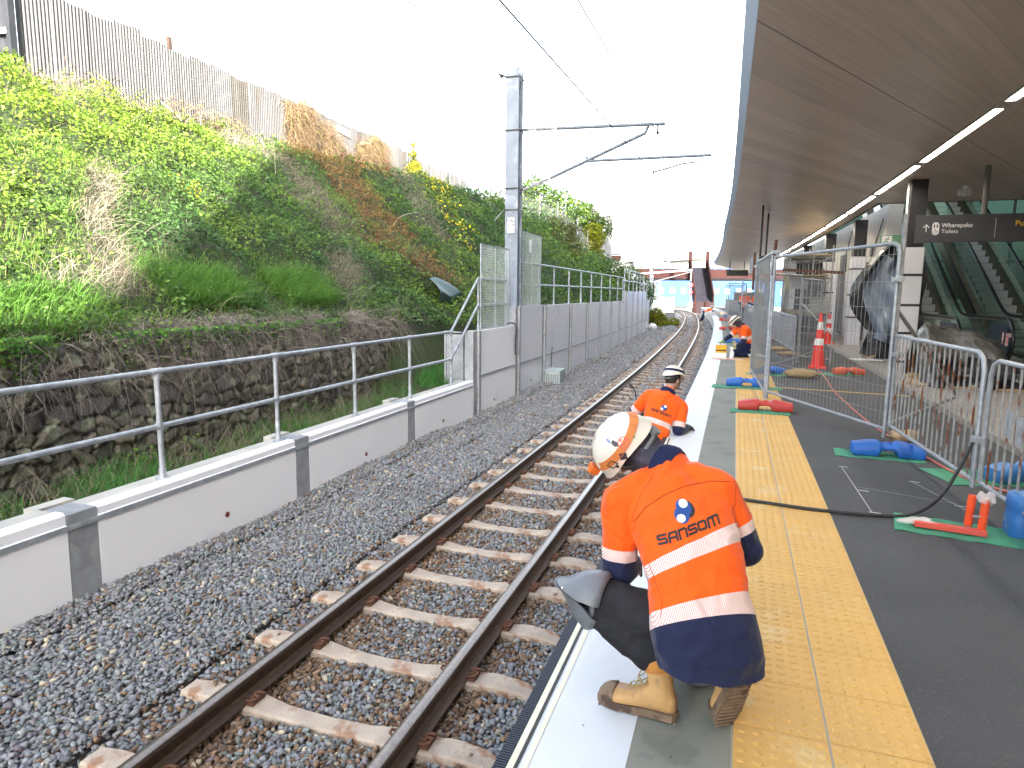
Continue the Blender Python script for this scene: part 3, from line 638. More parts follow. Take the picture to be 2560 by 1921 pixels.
def seg_d(s, o, pts):
    """distance in (s,o) from a polyline"""
    best = np.full(np.shape(s), 99.)
    for (a, b), (c, d) in zip(pts[:-1], pts[1:]):
        vx, vy = c - a, d - b; t = np.clip(((s - a) * vx + (o - b) * vy) / (vx * vx + vy * vy + 1e-9), 0, 1); best = np.minimum(best, np.hypot(s - a - t * vx, o - b - t * vy))
    return best
DRYP = [([(14.2, -9.4), (15.6, -9.2), (14.9, -7.8), (13.6, -6.4)], .62), ([(7.9, -6.6), (6.9, -5.6), (6.3, -4.6)], .20), ([(24.6, -11), (21.5, -8.6), (19.9, -7.2), (18.6, -5.8)], .6), ([(12.3, -5.1), (11.5, -4.6), (11, -4.3)], .33), ([(6.2, -4.3), (5.4, -4.4)], .18), ([(10, -9.9), (13, -9.9)], .25), ([(9.0, -9.6), (9.6, -9.0)], .2)]
BRNP = [([(17.6, -9.9), (17.9, -9.2), (17.4, -8.5), (16.6, -7.0), (15.7, -5.7), (15.9, -4.9)], .9), ([(19.2, -9.9), (21.8, -9.9), (19.9, -8.8)], .75)]
YELP = [([(25.2, -10), (26.2, -9.8)], .8), ([(24.6, -8.8), (23, -7.7), (21, -6.5), (19.7, -5.6)], .55), ([(9.55, -6.7), (9.5, -6.5)], .14)]
def wt(s, o, P):
    w = np.zeros(np.shape(s)); nz = fbm(s, o, .7, 5) - .5
    for pts, r in P: w = np.maximum(w, np.clip(1.35 - seg_d(s, o, pts) / r + nz * 1.3, 0, 1))
    return w
def cand(dens):
    """candidates on the bank with density falling with distance"""
    out = []
    for (a, b, k) in ((2.2, 8, 1.0), (8, 12, .8), (12, 18, .55), (18, 28, .34), (28, 56, .16)):
        n = int((b - a) * 8.2 * dens * k); s = RNG.uniform(a, b, n); o = RNG.uniform(-10.6, -2.35, n); out.append((s, o, np.full(n, k)))
    s = np.concatenate([q[0] for q in out]); o = np.concatenate([q[1] for q in out]); k = np.concatenate([q[2] for q in out])
    ft = np.interp(s, [10.5, 15, 22, 46], [-3.55, -2.9, -2.35, -2.5]); kp = o < ft; return s[kp], o[kp], k[kp]
def nrm_bank(s, n):
    th = np.interp(s, _s, _th); nb = np.stack([.58 * np.cos(th), .58 * np.sin(th), np.full(n, .81)], 1); return nb
def clump(s, o): return np.clip((fbm(s, o, .50, 9) - .40) * 3.0, 0, 1)
# broad green leaves
s, o, k = cand(1300); wd = wt(s, o, DRYP); wb = wt(s, o, BRNP); wy = wt(s, o, YELP)
gw = fbm(s, o, 1.1, 21); grassy = ((o > -5.2) & (s < 11.5) & (gw > .42)) | (fbm(s, o, .9, 31) > .66)
keep = RNG.random(len(s)) > np.clip(wd * .72 + wb * .35 + grassy * .55, 0, .97); s, o, k, wb, wy = s[keep], o[keep], k[keep], wb[keep], wy[keep]
n = len(s); cl = clump(s, o); z = bank_z(s, o); hgt = (.04 + cl * .42) * np.where(s > 26, 2.0, 1.0); u = RNG.random(n) ** .6; nb = nrm_bank(s, n)
P = PTV(s, o, z) + nb * (hgt * u)[:, None] + RNG.normal(0, .01, (n, 3))
size = RNG.uniform(.030, .070, n) / np.sqrt(k) ; kind_ = fbm(s, o, .8, 13)
c1 = np.array([.078, .158, .030]); c2 = np.array([.145, .235, .032]); c3 = np.array([.048, .108, .030])
t = np.clip((kind_ - .35) * 3, 0, 1)[:, None]; C = (c3 * (1 - t) + c1 * t); C = np.where((fbm(s, o, 1.4, 41) > .52)[:, None], C * .4 + c2 * .6, C)
C = np.where((wb > RNG.random(n) * .8)[:, None], np.where((RNG.random(n) < .5)[:, None], np.array([.20, .15, .045]), np.array([.19, .085, .04])), C)
C = np.where(((wy > .5) & (RNG.random(n) < .16))[:, None], np.array([.75, .60, .02]), C)
sun_tint = np.clip((-o - 5.2) / 3 + (7.5 - s) / 7, 0, 1)[:, None] * .6; C = C * (1 - sun_tint) + np.array([.19, .27, .022]) * sun_tint; C = C * RNG.uniform(.55, 1.5, (n, 1))  # sunlight put into leaf colour: yellower toward the sunny upper near bank
V, F = leaf_geo(P, nb * 1.1 + RNG.normal(0, .55, (n, 3)), size)
pj('groundcover', [(V, F, np.repeat(C, 4, 0))], LEAFM, 'dense green leafy weeds covering the railway bank')
# leafy growth spilling over the stone wall
n = 9000; s = RNG.uniform(1.5, 12.5, n); hz = fbm(s, s * 0, .7, 91); kp = (RNG.random(n) < np.clip((hz - .54) * 4 + (s < 4.6) * .4, 0, 1)); s = s[kp]; n = len(s); fall = RNG.random(n) ** 1.6
P = PTV(s, -3.62 + .22 * RNG.random(n) * (1 - fall) + .03, 1.16 - fall * (.12 + .40 * hz[kp])); C = np.where((RNG.random(n) < .3)[:, None], np.array([.13, .25, .03]), np.array([.07, .19, .028])) * RNG.uniform(.55, 1.4, (n, 1))
V, F = leaf_geo(P, nrm_bank(s, n) + RNG.normal(0, .6, (n, 3)), RNG.uniform(.03, .065, n)); pj('spilling_weeds', [(V, F, np.repeat(C, 4, 0))], LEAFM, 'green weeds spilling over the top of the dark stone wall')
# small flowers
sf, of = RNG.normal(9.5, .16, 26), RNG.normal(-6.6, .12, 26); Pf = PTV(sf, of, bank_z(sf, of)) + nrm_bank(sf, 26) * .3
V, F = leaf_geo(Pf, nrm_bank(sf, 26) + RNG.normal(0, .3, (26, 3)), RNG.uniform(.03, .05, 26), 1.0); pj('flowers', [(V, F, np.full((len(V), 3), (.85, .65, .02)))], LEAFM, 'small yellow flowers scattered among the green weeds')
# grass
def grass_at(s, o, z, L, col, nb, droop=1.1, w=.007, out=.5):
    n = len(s); d = nb * out + np.array([0, 0, .8]) + RNG.normal(0, .35, (n, 3)); V, F, m_ = blade_geo(PTV(s, o, z), d, L, np.full(n, w) * RNG.uniform(.7, 1.4, n), np.full(n, droop) * RNG.uniform(.5, 1.5, n))
    return V, F, np.repeat(col, m_, 0)
parts = []
s, o, k = cand(420); gw = fbm(s, o, 1.1, 21); g2 = fbm(s, o, .9, 31); wd = wt(s, o, DRYP)
kp = (((o > -5.3) & (s < 11.8) & (gw > .44)) | (g2 > .64)) & (wd < .6); s, o, k = s[kp], o[kp], k[kp]; n = len(s)
tuft = fbm(s, o, .35, 51); L = RNG.uniform(.10, .24, n) * (.5 + tuft) / np.sqrt(k) ** .6
C = np.where((RNG.random(n) < .12)[:, None], np.array([.30, .26, .09]), np.array([.10, .20, .03]) * RNG.uniform(.5, 1.4, (n, 1)))
parts.append(grass_at(s, o, bank_z(s, o), L, C, nrm_bank(s, n), w=.008))
# big tufts along the top of the stone wall
for (a, b, dens_) in ((6.7, 8.3, 4200), (9.0, 10.4, 3400), (2.8, 5.6, 2500)):
    n = dens_; s = RNG.uniform(a, b, n); o = RNG.uniform(-4.75, -4.05, n) if a > 6 else RNG.uniform(-4.3, -3.7, n)
    C = np.array([.10, .225, .035]) * RNG.uniform(.5, 1.5, (n, 1)); parts.append(grass_at(s, o, bank_z(s, o), RNG.uniform(.18, .42, n), C, nrm_bank(s, n), 1.6, .009, .8))
# gutter grass behind the low wall
n = 26000; s = RNG.uniform(1.0, 12.3, n); o = RNG.uniform(-3.6, -2.42, n); h = fbm(s, o, .6, 61); kp = h > np.where(o < -3.3, .32, .40); s, o, h = s[kp], o[kp], h[kp]; n = len(s)
C = np.where((RNG.random(n) < (.10 + .45 * (h < .42)))[:, None], np.array([.20, .18, .09]), np.array([.065, .24, .045])) * RNG.uniform(.5, 1.4, (n, 1))
parts.append(grass_at(s, o, np.interp(s, [10.5, 13], [-.46, .05]), RNG.uniform(.16, .42, n) * (.45 + h), C, np.tile([.25, -.1, .6], (n, 1)), 1.5, .008, .3))
pj('grass', parts, GRASSM, 'long arching green grass on the bank and behind the low wall')
# dry stems
parts = []
def dry(s, o, z, L, nb, droop=1.8, w=.0045, cols=((.235, .205, .155), (.155, .13, .10), (.29, .26, .20)), d0=None):
    n = len(s); cc_ = np.array(cols)[RNG.integers(0, len(cols), n)] * RNG.uniform(.55, 1.25, (n, 1))
    d = (nb if d0 is None else d0) + RNG.normal(0, .55, (n, 3)); V, F, m_ = blade_geo(PTV(s, o, z), d, L, np.full(n, w) * RNG.uniform(.6, 1.6, n), np.full(n, droop) * RNG.uniform(.3, 1.4, n), 5)
    return V, F, np.repeat(cc_, m_, 0)
s, o, k = cand(900); wd = wt(s, o, DRYP); wb = wt(s, o, BRNP); kp = (RNG.random(len(s)) < np.clip(wd * .9 + .012, 0, 1)); s, o = s[kp], o[kp]; n = len(s)
parts.append(dry(s, o, bank_z(s, o) + .04, RNG.uniform(.2, .65, n), nrm_bank(s, n), 2.0))
s, o, k = cand(420); wb = wt(s, o, BRNP); kp = RNG.random(len(s)) < wb * .8; s, o = s[kp], o[kp]; n = len(s)
parts.append(dry(s, o, bank_z(s, o) + .05, RNG.uniform(.15, .4, n), nrm_bank(s, n), .9, .006, ((.26, .13, .06), (.30, .19, .07), (.22, .19, .06))))
# stems hanging over the stone wall
n = 12000; s = RNG.uniform(1.5, 12, n); hang = fbm(s, s * 0, .6, 71); kp = RNG.random(n) < np.clip((hang - .40) * 5 + (np.abs(s - 7.2) < .9) * .8 + (np.abs(s - 11) < 1) * .6 - (s < 5.6) * .5, .05, 1); s = s[kp]; n = len(s); th = np.interp(s, _s, _th)
d0 = np.stack([np.cos(th) * .8, np.sin(th) * .8 , np.full(n, .2)], 1) + RNG.normal(0, .15, (n, 3))
parts.append(dry(s, RNG.uniform(-3.9, -3.6, n), RNG.uniform(.95, 1.25, n), RNG.uniform(.2, .72, n), None, 5.0, .0035, cols=((.25, .215, .19), (.17, .145, .135), (.32, .285, .26)), d0=d0))
n = 1400; s = RNG.uniform(1.5, 12, n); th = np.interp(s, _s, _th); d0 = np.stack([np.cos(th) * .5, np.sin(th) * .5, np.full(n, .1)], 1) + RNG.normal(0, .2, (n, 3)); parts.append(dry(s, RNG.uniform(-3.6, -3.5, n), RNG.uniform(.6, 1.1, n), RNG.uniform(.5, 1.3, n), None, 4.0, .0035, cols=((.22, .19, .165), (.30, .27, .24)), d0=d0))
n = 2600; s = RNG.uniform(1.5, 11, n); parts.append(dry(s, RNG.uniform(-3.62, -2.7, n), np.full(n, -.42), RNG.uniform(.25, .6, n), np.tile([.1, 0, 1.0], (n, 1)), 1.3))
# dry mass hanging on the tin fence
for (a, b, zt, n) in ((17.0, 18.2, 7.0, 2600), (18.8, 23.0, 6.85, 7500), (23, 24.6, 6.3, 900), (10.2, 11.4, 6.0, 180), (12.5, 15.2, 6.0, 400)):
    s = RNG.uniform(a, b, n); fz = fbm(s, s * 0, .8, 33); kq = RNG.random(n) < np.clip((fz - .30) * 4, .08, 1); s = s[kq]; fz = fz[kq]; n = len(s); z = zt - (.62 - fz) * 1.6 * (zt > 6.2) - RNG.random(n) ** 1.3 * (1.25 if zt > 6.2 else .35); th = np.interp(s, _s, _th); d0 = np.stack([.6 + 0 * s, .0 * s, .25 + 0 * s], 1)
    parts.append(dry(s, RNG.uniform(-10.1, -9.75, n), z, RNG.uniform(.3, .8, n), None, 4.0, .010, ((.19, .12, .075), (.13, .085, .055), (.24, .17, .11), (.16, .14, .05)), d0=d0))
pj('dry_vines', parts, DRYM, 'tangled grey brown dead vines and stems trailing down the bank')
# weeds in the joints of the stone wall
n = 1500; s = RNG.uniform(1.5, 12, n); z = RNG.uniform(-.3, 1.0, n); h = fbm(s, z, .3, 81); kp = h > .62; s, z = s[kp], z[kp]; n = len(s)
V, F = leaf_geo(PTV(s, -3.60, z) + RNG.normal(0, .015, (n, 3)), np.tile([.8, -.3, .6], (n, 1)) + RNG.normal(0, .5, (n, 3)), RNG.uniform(.02, .045, n)); C = np.array([.07, .20, .03]) * RNG.uniform(.6, 1.4, (n, 1))
pj('wall_weeds', [(V, F, np.repeat(C, 4, 0))], LEAFM, 'small green weeds rooted in the joints of the stone wall')
# bare twigs
tw_m = MB(); rr = random.Random(4)
for s0, o0 in ((14.6, -8.6), (13.9, -8.0), (15.6, -8.8), (16.6, -6.3), (12.7, -9.6), (13.4, -9.7)):
    p = PT(s0, o0, float(bank_z(s0, o0)) + .1); pts = [p]; d = Vector((rr.uniform(-.2, .6), rr.uniform(-.6, .2), .5)).normalized()
    for k in range(6): d = (d + Vector((rr.gauss(0, .35), rr.gauss(0, .35), -.12))).normalized(); p = p + d * .16; pts.append(p)
    tw_m.tube(pts, [.009 - .001 * k for k in range(7)], 5)
tag(obj('dead_twigs', tw_m, mat('bare_twig', (.45, .40, .33), .9), smooth=True), 'bare pale twigs sticking out of the dead vines', kind='stuff')
# ------------------------------------------------------------------ corrugated fence along the top
TIN = mat('corrugated_iron', (.085, .085, .088), .62, 0, (.058, .058, .060), 1.1, spots=(.060, .050, .040), sscale=2.2, st=.60, stretch=(3, 3, .35), bump=.05)
TIN2 = mat('corrugated_iron_stained', (.066, .062, .055), .7, 0, (.045, .042, .038), 1.5, spots=(.06, .04, .03), sscale=2.6, st=.55, stretch=(3, 3, .35))
fe = thing('corrugated_fence', PT(16, -10.05, 5.6), 'weathered corrugated iron fence along the top of the bank', 'fence')
FO = -10.05; s = 9.35; i = 0; rr = random.Random(9)
while s < 31.5:
    w = .74; zt = 7.17 + rr.uniform(-.05, .05) + (.05 if s < 12 else 0) - .012 * max(0, s - 22); lean = rr.uniform(-.02, .02); oo = FO + (i % 2) * .012
    m = MB(); n = 60; top = []; bot = []
    for j in range(n + 1):
        q = s + w * j / n; d = .012 * math.sin(2 * math.pi * j * w / n / .076)
        top.append(PT(q, oo + d + lean, zt + .02 * math.sin(j * .1 + i))); bot.append(PT(q, oo + d, 5.2))
    m.add(bot + top, [(j, j + 1, n + 1 + j + 1, n + 1 + j) for j in range(n)])
    obj('iron_sheet', m, TIN2 if i in (8, 13, 17, 22) else TIN, fe, smooth=True, sharp=80); s += w - .045; i += 1
m = MB()
OTM = mat('old_timber', (.05, .03, .02), .9, 0, (.035, .022, .016), 6)
for q, h in ((13.0, 7.42), (20.6, 7.1), (26.2, 7.0)): m = MB(); m.box(PT(q, FO - .08, 6.3), (.09, .09, (h - 6.3) * 2)); obj('fence_post', m, OTM, fe)
m = MB(); m.beam(PT(19.9, FO + .03, 6.92), PT(20.7, FO + .03, 6.86), .03, .22); obj('patch_board', m, mat('grey_board', (.25, .25, .24), .9), fe)
for q, h in ((27.2, 7.6), (28.4, 7.3), (29.3, 7.35), (24.9, 7.2)): m = MB(); m.tube([PT(q, FO + .1, 5.5), PT(q + .05, FO + .1, h)], .025, 6); obj('rusty_stake', m, BLACK_METAL, fe)
# dark return fence at the left
df = thing('dark_fence', PT(9.2, -10.4, 5.6), 'dark shaded corrugated fence return beside the pale iron fence', 'fence')
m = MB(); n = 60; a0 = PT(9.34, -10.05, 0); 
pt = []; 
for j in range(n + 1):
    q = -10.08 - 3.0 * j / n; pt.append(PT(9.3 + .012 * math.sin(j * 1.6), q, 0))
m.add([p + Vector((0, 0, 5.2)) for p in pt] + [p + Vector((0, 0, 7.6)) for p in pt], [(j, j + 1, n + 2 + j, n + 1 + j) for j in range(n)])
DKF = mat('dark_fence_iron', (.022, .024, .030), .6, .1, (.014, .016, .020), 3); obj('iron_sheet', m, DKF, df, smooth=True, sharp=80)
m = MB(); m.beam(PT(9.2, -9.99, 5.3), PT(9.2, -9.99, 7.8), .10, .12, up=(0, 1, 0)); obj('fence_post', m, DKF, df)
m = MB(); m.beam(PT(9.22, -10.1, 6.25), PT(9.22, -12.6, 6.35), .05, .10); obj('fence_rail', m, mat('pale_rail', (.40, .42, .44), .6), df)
# ------------------------------------------------------------------ canopy
def eo(s): return float(np.interp(s, [-15, 6, 11, 17.3, 27.3, 57], [2.79, 2.775, 2.71, 2.61, 2.41, 2.25]))
def cz(s): return float(np.interp(s, [-15, 40, 57, 72], [4.0, 4.0, 3.93, 3.72]))
SOF = bpy.data.materials.new('timber_look_soffit'); SOF.use_nodes = True; t = SOF.node_tree; b = t.nodes['Principled BSDF']; L = t.links
tc = N(t, 'ShaderNodeTexCoord'); mp = N(t, 'ShaderNodeMapping'); mp.inputs['Rotation'].default_value = (0, 0, R(-62)); L.new(tc.outputs['Object'], mp.inputs[0])
mp2 = N(t, 'ShaderNodeMapping'); mp2.inputs['Scale'].default_value = (.35, 9, 1); L.new(mp.outputs[0], mp2.inputs[0])
gr = N(t, 'ShaderNodeTexNoise', Scale=2.2, Detail=8, Roughness=.6); L.new(mp2.outputs[0], gr.inputs['Vector'])
rp = N(t, 'ShaderNodeValToRGB'); rp.color_ramp.elements[0].position = .3; rp.color_ramp.elements[1].position = .7; rp.color_ramp.elements[0].color = (.45, .36, .295, 1); rp.color_ramp.elements[1].color = (.57, .47, .395, 1); L.new(gr.outputs[0], rp.inputs[0])
sx = N(t, 'ShaderNodeSeparateXYZ'); L.new(mp.outputs[0], sx.inputs[0])
def seam(period, width):
    d = N(t, 'ShaderNodeMath', operation='DIVIDE'); d.inputs[1].default_value = period; L.new(sx.outputs[1], d.inputs[0])
    f = N(t, 'ShaderNodeMath', operation='FRACT'); L.new(d.outputs[0], f.inputs[0]); g = N(t, 'ShaderNodeMath', operation='LESS_THAN'); g.inputs[1].default_value = width / period; L.new(f.outputs[0], g.inputs[0]); return g
fl_ = N(t, 'ShaderNodeMath', operation='DIVIDE'); fl_.inputs[1].default_value = .30; L.new(sx.outputs[1], fl_.inputs[0]); fl2 = N(t, 'ShaderNodeMath', operation='FLOOR'); L.new(fl_.outputs[0], fl2.inputs[0])
wnz = N(t, 'ShaderNodeTexWhiteNoise', noise_dimensions='1D'); L.new(fl2.outputs[0], wnz.inputs['W']); mr = N(t, 'ShaderNodeMapRange'); mr.inputs[3].default_value = .88; mr.inputs[4].default_value = 1.1; L.new(wnz.outputs[0], mr.inputs[0])
mx = N(t, 'ShaderNodeMix', data_type='RGBA', blend_type='MULTIPLY'); mx.inputs[0].default_value = 1; L.new(rp.outputs[0], mx.inputs[6]); L.new(mr.outputs[0], mx.inputs[7])
g1 = seam(.30, .004); g2 = seam(3.135, .016); mm = N(t, 'ShaderNodeMath', operation='MULTIPLY'); mm.inputs[1].default_value = .45; L.new(g1.outputs[0], mm.inputs[0]); ad = N(t, 'ShaderNodeMath', operation='MAXIMUM'); L.new(mm.outputs[0], ad.inputs[0]); L.new(g2.outputs[0], ad.inputs[1])
mx2 = N(t, 'ShaderNodeMix', data_type='RGBA'); L.new(ad.outputs[0], mx2.inputs[0]); L.new(mx.outputs[2], mx2.inputs[6]); mx2.inputs[7].default_value = (.015, .012, .01, 1); L.new(mx2.outputs[2], b.inputs['Base Color'])
b.inputs['Roughness'].default_value = .36; b.inputs['Specular IOR Level'].default_value = .7
FASC = mat('blue_grey_fascia', (.16, .20, .30), .5, .1, (.14, .18, .27), 1)
ROOFM = mat('roof_sheet', (.32, .33, .35), .5, .3)
cn = thing('platform_canopy', PT(8, 3.2, 4), 'long curved station canopy with brown timber look soffit and blue grey edge', 'canopy')
SC = [x * 1.0 for x in range(-15, 58)]
m = MB(); rings = []
def inner(s): return 6.15
ex = [0, .25, .5, .75, 1.0]
rows = [[PT(s, eo(s) + (inner(s) - eo(s)) * e, cz(s)) for e in ex] for s in SC]
for k in range(1, 9):   # skewed far end
    s = 57 + 2 * k; rows.append([PT(57 + (s - 57) * e, eo(57) + (inner(s) - eo(57)) * e, cz(57 + (s - 57) * e)) for e in ex])
n = len(ex); m.add([p for r_ in rows for p in r_], [(i * n + j, (i + 1) * n + j, (i + 1) * n + j + 1, i * n + j + 1) for i in range(len(rows) - 1) for j in range(n - 1)])
m.sweep([(6.15, 4.0), (16, 4.0), (16, 4.25), (6.15, 4.25)], [x * 1.0 for x in range(-15, 20)] + [19.8])
obj('soffit', m, SOF, cn)
m = MB(); m.loft([[PT(s, eo(s) - .002, cz(s)), PT(s, eo(s) - .10, cz(s) + .16), PT(s, eo(s) - .10, cz(s) + .24), PT(s, eo(s) + .1, cz(s) + .24), PT(s, eo(s) + .1, cz(s) + .012)] for s in SC])
obj('fascia', m, FASC, cn)
m = MB(); m.loft([[PT(s, eo(s) + .02, cz(s) + .245), PT(s, eo(s) + .5, cz(s) + .34), PT(s, 6.2, cz(s) + .55), PT(s, 6.2, cz(s) + .26)] for s in SC]); obj('roof', m, ROOFM, cn)
m = MB(); m.sweep([(6.14, 3.98), (6.22, 3.98), (6.22, 4.6), (6.14, 4.6)], [20 + x for x in range(0, 38)]); obj('edge_beam', m, mat('brown_beam', (.13, .09, .07), .5), cn)
# linear lights recessed along the soffit
LITE = mat('lit_diffuser', (.9, .88, .8), .5, emit=(1.0, .92, .78, 13))
for k in range(-2, 13):
    s0 = 2.05 + 4 * k if k < 0 else 2.05 + 4 * k; s1 = s0 + 4
    t_ = thing('ceiling_light', PT(s0, 5.75, 3.98), 'long glowing strip light under the canopy, number %s along from the camera end' % ('one two three four five six seven eight nine ten eleven twelve thirteen fourteen fifteen'.split()[k + 2]), 'strip light', 'strip lights in a row under the canopy')
    m = MB(); ssg = [s0 + .14, s0 + 1.5, s0 + 2.7, s1 - .14]; m.sweep([(5.72, 3.992), (5.78, 3.992), (5.78, 3.985), (5.72, 3.985)], ssg); obj('diffuser', m, LITE, t_)
    m = MB(); m.sweep([(5.665, 3.999), (5.695, 3.999), (5.695, 3.965), (5.665, 3.965)], [s0, s0 + 1.3, s0 + 2.7, s1]); m.sweep([(5.805, 3.999), (5.835, 3.999), (5.835, 3.965), (5.805, 3.965)], [s0, s0 + 1.3, s0 + 2.7, s1])
    for a in (s0 + .02, s1 - .19): m.sweep([(5.696, 3.998), (5.804, 3.998), (5.804, 3.97), (5.696, 3.97)], [a, a + .17])
    obj('frame', m, mat('light_frame', (.45, .42, .38), .6) if k == -2 else bpy.data.materials['light_frame'], t_)
# ------------------------------------------------------------------ station hall, with unseen masses added above and behind to shade the track
sb_ = thing('station_building', PT(8, 12, 4.3), 'large station building rising behind and above the canopy', 'building')
BW = mat('shade_mass_grey', (.30, .29, .28), .8); DARKW = mat('dark_cladding', (.05, .06, .06), .6, 0, (.07, .085, .08), 1.5)
def wallbox(mb, s0, s1, o0, o1, z0, z1, step=3):
    k = max(2, int(abs(s1 - s0) / step) + 1); mb.sweep([(o0, z0), (o0, z1), (o1, z1), (o1, z0)], list(np.linspace(s0, s1, k)))
m = MB(); wallbox(m, -14, 33, 6.6, 23, 7.4, 16.9); wallbox(m, -14, 33, 22, 23, 0, 7.38); wallbox(m, -14, -13.4, 6.6, 21.98, 0, 7.38); obj('shade_mass', m, BW, sb_)  # unseen mass and walls sized to keep sun off track, bank and hall
m = MB(); wallbox(m, -62, -14.02, 6.6, 23, 0, 8.35); obj('low_shade_mass', m, BW, sb_)  # unseen low block added so the stone wall stays in shadow
m = MB(); wallbox(m, 36, 36.1, 7.2, 21.9, 0, 7.38); obj('glazed_wall', m, glass('green_glazing', (.16, .22, .20), .1), sb_); m = MB(); wallbox(m, -13, 35.9, 19.5, 19.7, 0, 7.38); obj('back_wall', m, mat('inner_wall', (.30, .33, .31), .6), sb_)
m = MB(); wallbox(m, 19.85, 36, 6.3, 21.9, 7.2, 7.38); obj('inner_ceiling', m, mat('inner_ceiling', (.45, .46, .44), .7), sb_)
m = MB()
for k in range(8): m.box(PT(35.9, 8 + k * 1.7, 4.8), (.09, .1, 5)); 
for z in (3.2, 5.0, 6.2): m.beam(PT(35.85, 7.3, z), PT(35.85, 21.8, z), .1, .07)
obj('glazing_bar', m, mat('glazing_bar', (.18, .23, .22), .5), sb_)
m = MB(); m.sweep([(6.2, 4.0), (16, 4.0), (16, 4.5), (6.2, 4.5)], [19.81, 19.97]); obj('edge_beam', m, mat('canopy_brown', (.15, .11, .08), .6), sb_)
# service building wall facing the track
CREAMW = mat('cream_wall', (.52, .50, .45), .7, 0, (.46, .44, .40), 1.5, spots=(.58, .57, .54), sscale=2, st=.55)
sv = thing('service_building', PT(30, 6.95, 0), 'cream walled station rooms with dark slots and taped white protective sheets', 'building')
m = MB(); wallbox(m, 22.6, 52, 6.95, 7.35, 0, 4.3); obj('wall', m, CREAMW, sv)
DK = mat('slot_black', (.018, .018, .022), .5)
for a, b_, z0, z1 in ((23.2, 23.8, .1, 2.6), (24.7, 25.5, .1, 2.7), (26.4, 27.6, .1, 2.6), (29.0, 30.4, .1, 3.2), (32, 33.6, .1, 3.2), (36, 37.5, .1, 3.2), (40, 42, .1, 3.2)):
    m = MB(); m.sweep([(6.93, z0), (6.93, z1), (6.952, z1), (6.952, z0)], [a, b_]); obj('dark_opening', m, DK, sv)
m = MB(); m.sweep([(6.915, 1.15), (6.915, 2.65), (6.929, 2.65), (6.929, 1.15)], [25.75, 26.05, 26.35]); obj('blue_door_wrap', m, mat('blue_film', (.02, .12, .32), .35), sv)
WRAP = mat('white_wrap', (.66, .66, .70), .6, 0, (.60, .60, .64), 1.2, bump=.15, bscale=6)
for a, b_ in ((22.7, 23.15), (23.9, 24.6), (27.7, 28.8), (30.6, 31.8), (33.8, 35.6)):
    m = MB(); m.sweep([(6.90, .02), (6.90, 2.5), (6.93, 2.5), (6.93, .02)], [a, b_]); obj('protective_sheet', m, WRAP, sv)
m = MB(); m.tube([PT(24.4, 6.90, 3.02), PT(24.4, 6.95, 3.02)], .16, 16); obj('camera_mount', m, DK, sv); m = MB(); m.tube([PT(26.2, 6.89, 3.25), PT(26.2, 6.95, 3.25)], .10, 16); obj('camera_mount', m, DK, sv)
m = MB(); m.beam(PT(22.9, 6.9, 3.9), PT(24.2, 6.9, 2.9), .02, .07); m.beam(PT(28.0, 6.9, 4.0), PT(29.2, 6.9, 3.0), .02, .07); obj('black_tape', m, DK, sv)
# columns
def column(s, o, w, zw, tapes, label, sheet=WRAP):
    t_ = thing('canopy_column', PT(s, o, 0), label, 'column', 'columns of the canopy wrapped in white', rz=TH(s))
    m = MB(); m.box(PT(s, o, 2.0), (w, w, 3.99), 0, Matrix.Rotation(TH(s), 3, 'Z')); obj('shaft', m, BLACK_METAL, t_, bevel=.006)
    m = MB(); m.box(PT(s, o, zw / 2), (w + .05, w + .05, zw), 0, Matrix.Rotation(TH(s), 3, 'Z')); obj('white_wrap', m, sheet, t_, bevel=.004)
    m = MB()
    for z in tapes: m.box(PT(s, o, z), (w + .058, w + .058, .05), 0, Matrix.Rotation(TH(s), 3, 'Z'))
    obj('black_tape', m, DK, t_)
    return t_
c_ = column(16.15, 6.22, .31, 2.62, (2.05, 1.42, .83, .22), 'nearest square column, black above and wrapped in white sheet held by black tape')
m = MB(); m.box(PT(16.15, 6.045, 2.9), (.02, .12, 2.1)); obj('protective_strip', m, WRAP, c_)
column(24.1, 6.5, .36, 2.84, (2.45, 1.62, .9), 'second wrapped column beyond the plastic sheeting')
column(29.2, 6.35, .36, 2.9, (2.5, 1.7, .9), 'third wrapped column beside the road cones')
column(36.0, 6.3, .36, 2.9, (2.5, 1.7), 'fourth and farthest wrapped column by the scaffold')
# ceiling fittings
t_ = thing('ceiling_camera', PT(17.1, 7.35, 3.99), 'small white camera fixed under the soffit beside the hanging pole', 'camera')
m = MB(); m.tube([PT(17.1, 7.35, 3.99), PT(17.1, 7.35, 3.9)], .07, 12); m.box(PT(17.1, 7.32, 3.84), (.22, .16, .12)); m.sphere(PT(17.0, 7.30, 3.80), .05); obj('housing', m, WHITE_P, t_, smooth=True)
# hanging sign
sg = thing('wayfinding_sign', PT(14.4, 6.9, 2.8), 'dark hanging sign with white Wharepaku Toilets and yellow Putanga lettering', 'sign')
SP = 14.6; n_ = Vector((math.sin(TH(SP)), -math.cos(TH(SP)), 0)); FR2 = facing(n_); zc0 = 2.87
GREY_S = mat('sign_grey', (.045, .047, .055), .5, 0, (.04, .042, .05), 2)
m = MB(); m.box(PT(SP, 7.75, zc0), (3.7, .11, .50), 0, Matrix.Rotation(TH(SP), 3, 'Z')); obj('panel', m, GREY_S, sg, bevel=.006)
m = MB(); m.box(PT(SP, 5.915, zc0), (.03, .125, .52), 0, Matrix.Rotation(TH(SP), 3, 'Z')); obj('end_cap', m, GREY_S, sg); m = MB(); m.tube([PT(SP, 6.98, zc0 + .2), PT(SP, 6.98, 3.99)], .05, 12); obj('hanger', m, mat('hanger_grey', (.14, .13, .12), .5), sg, smooth=True)
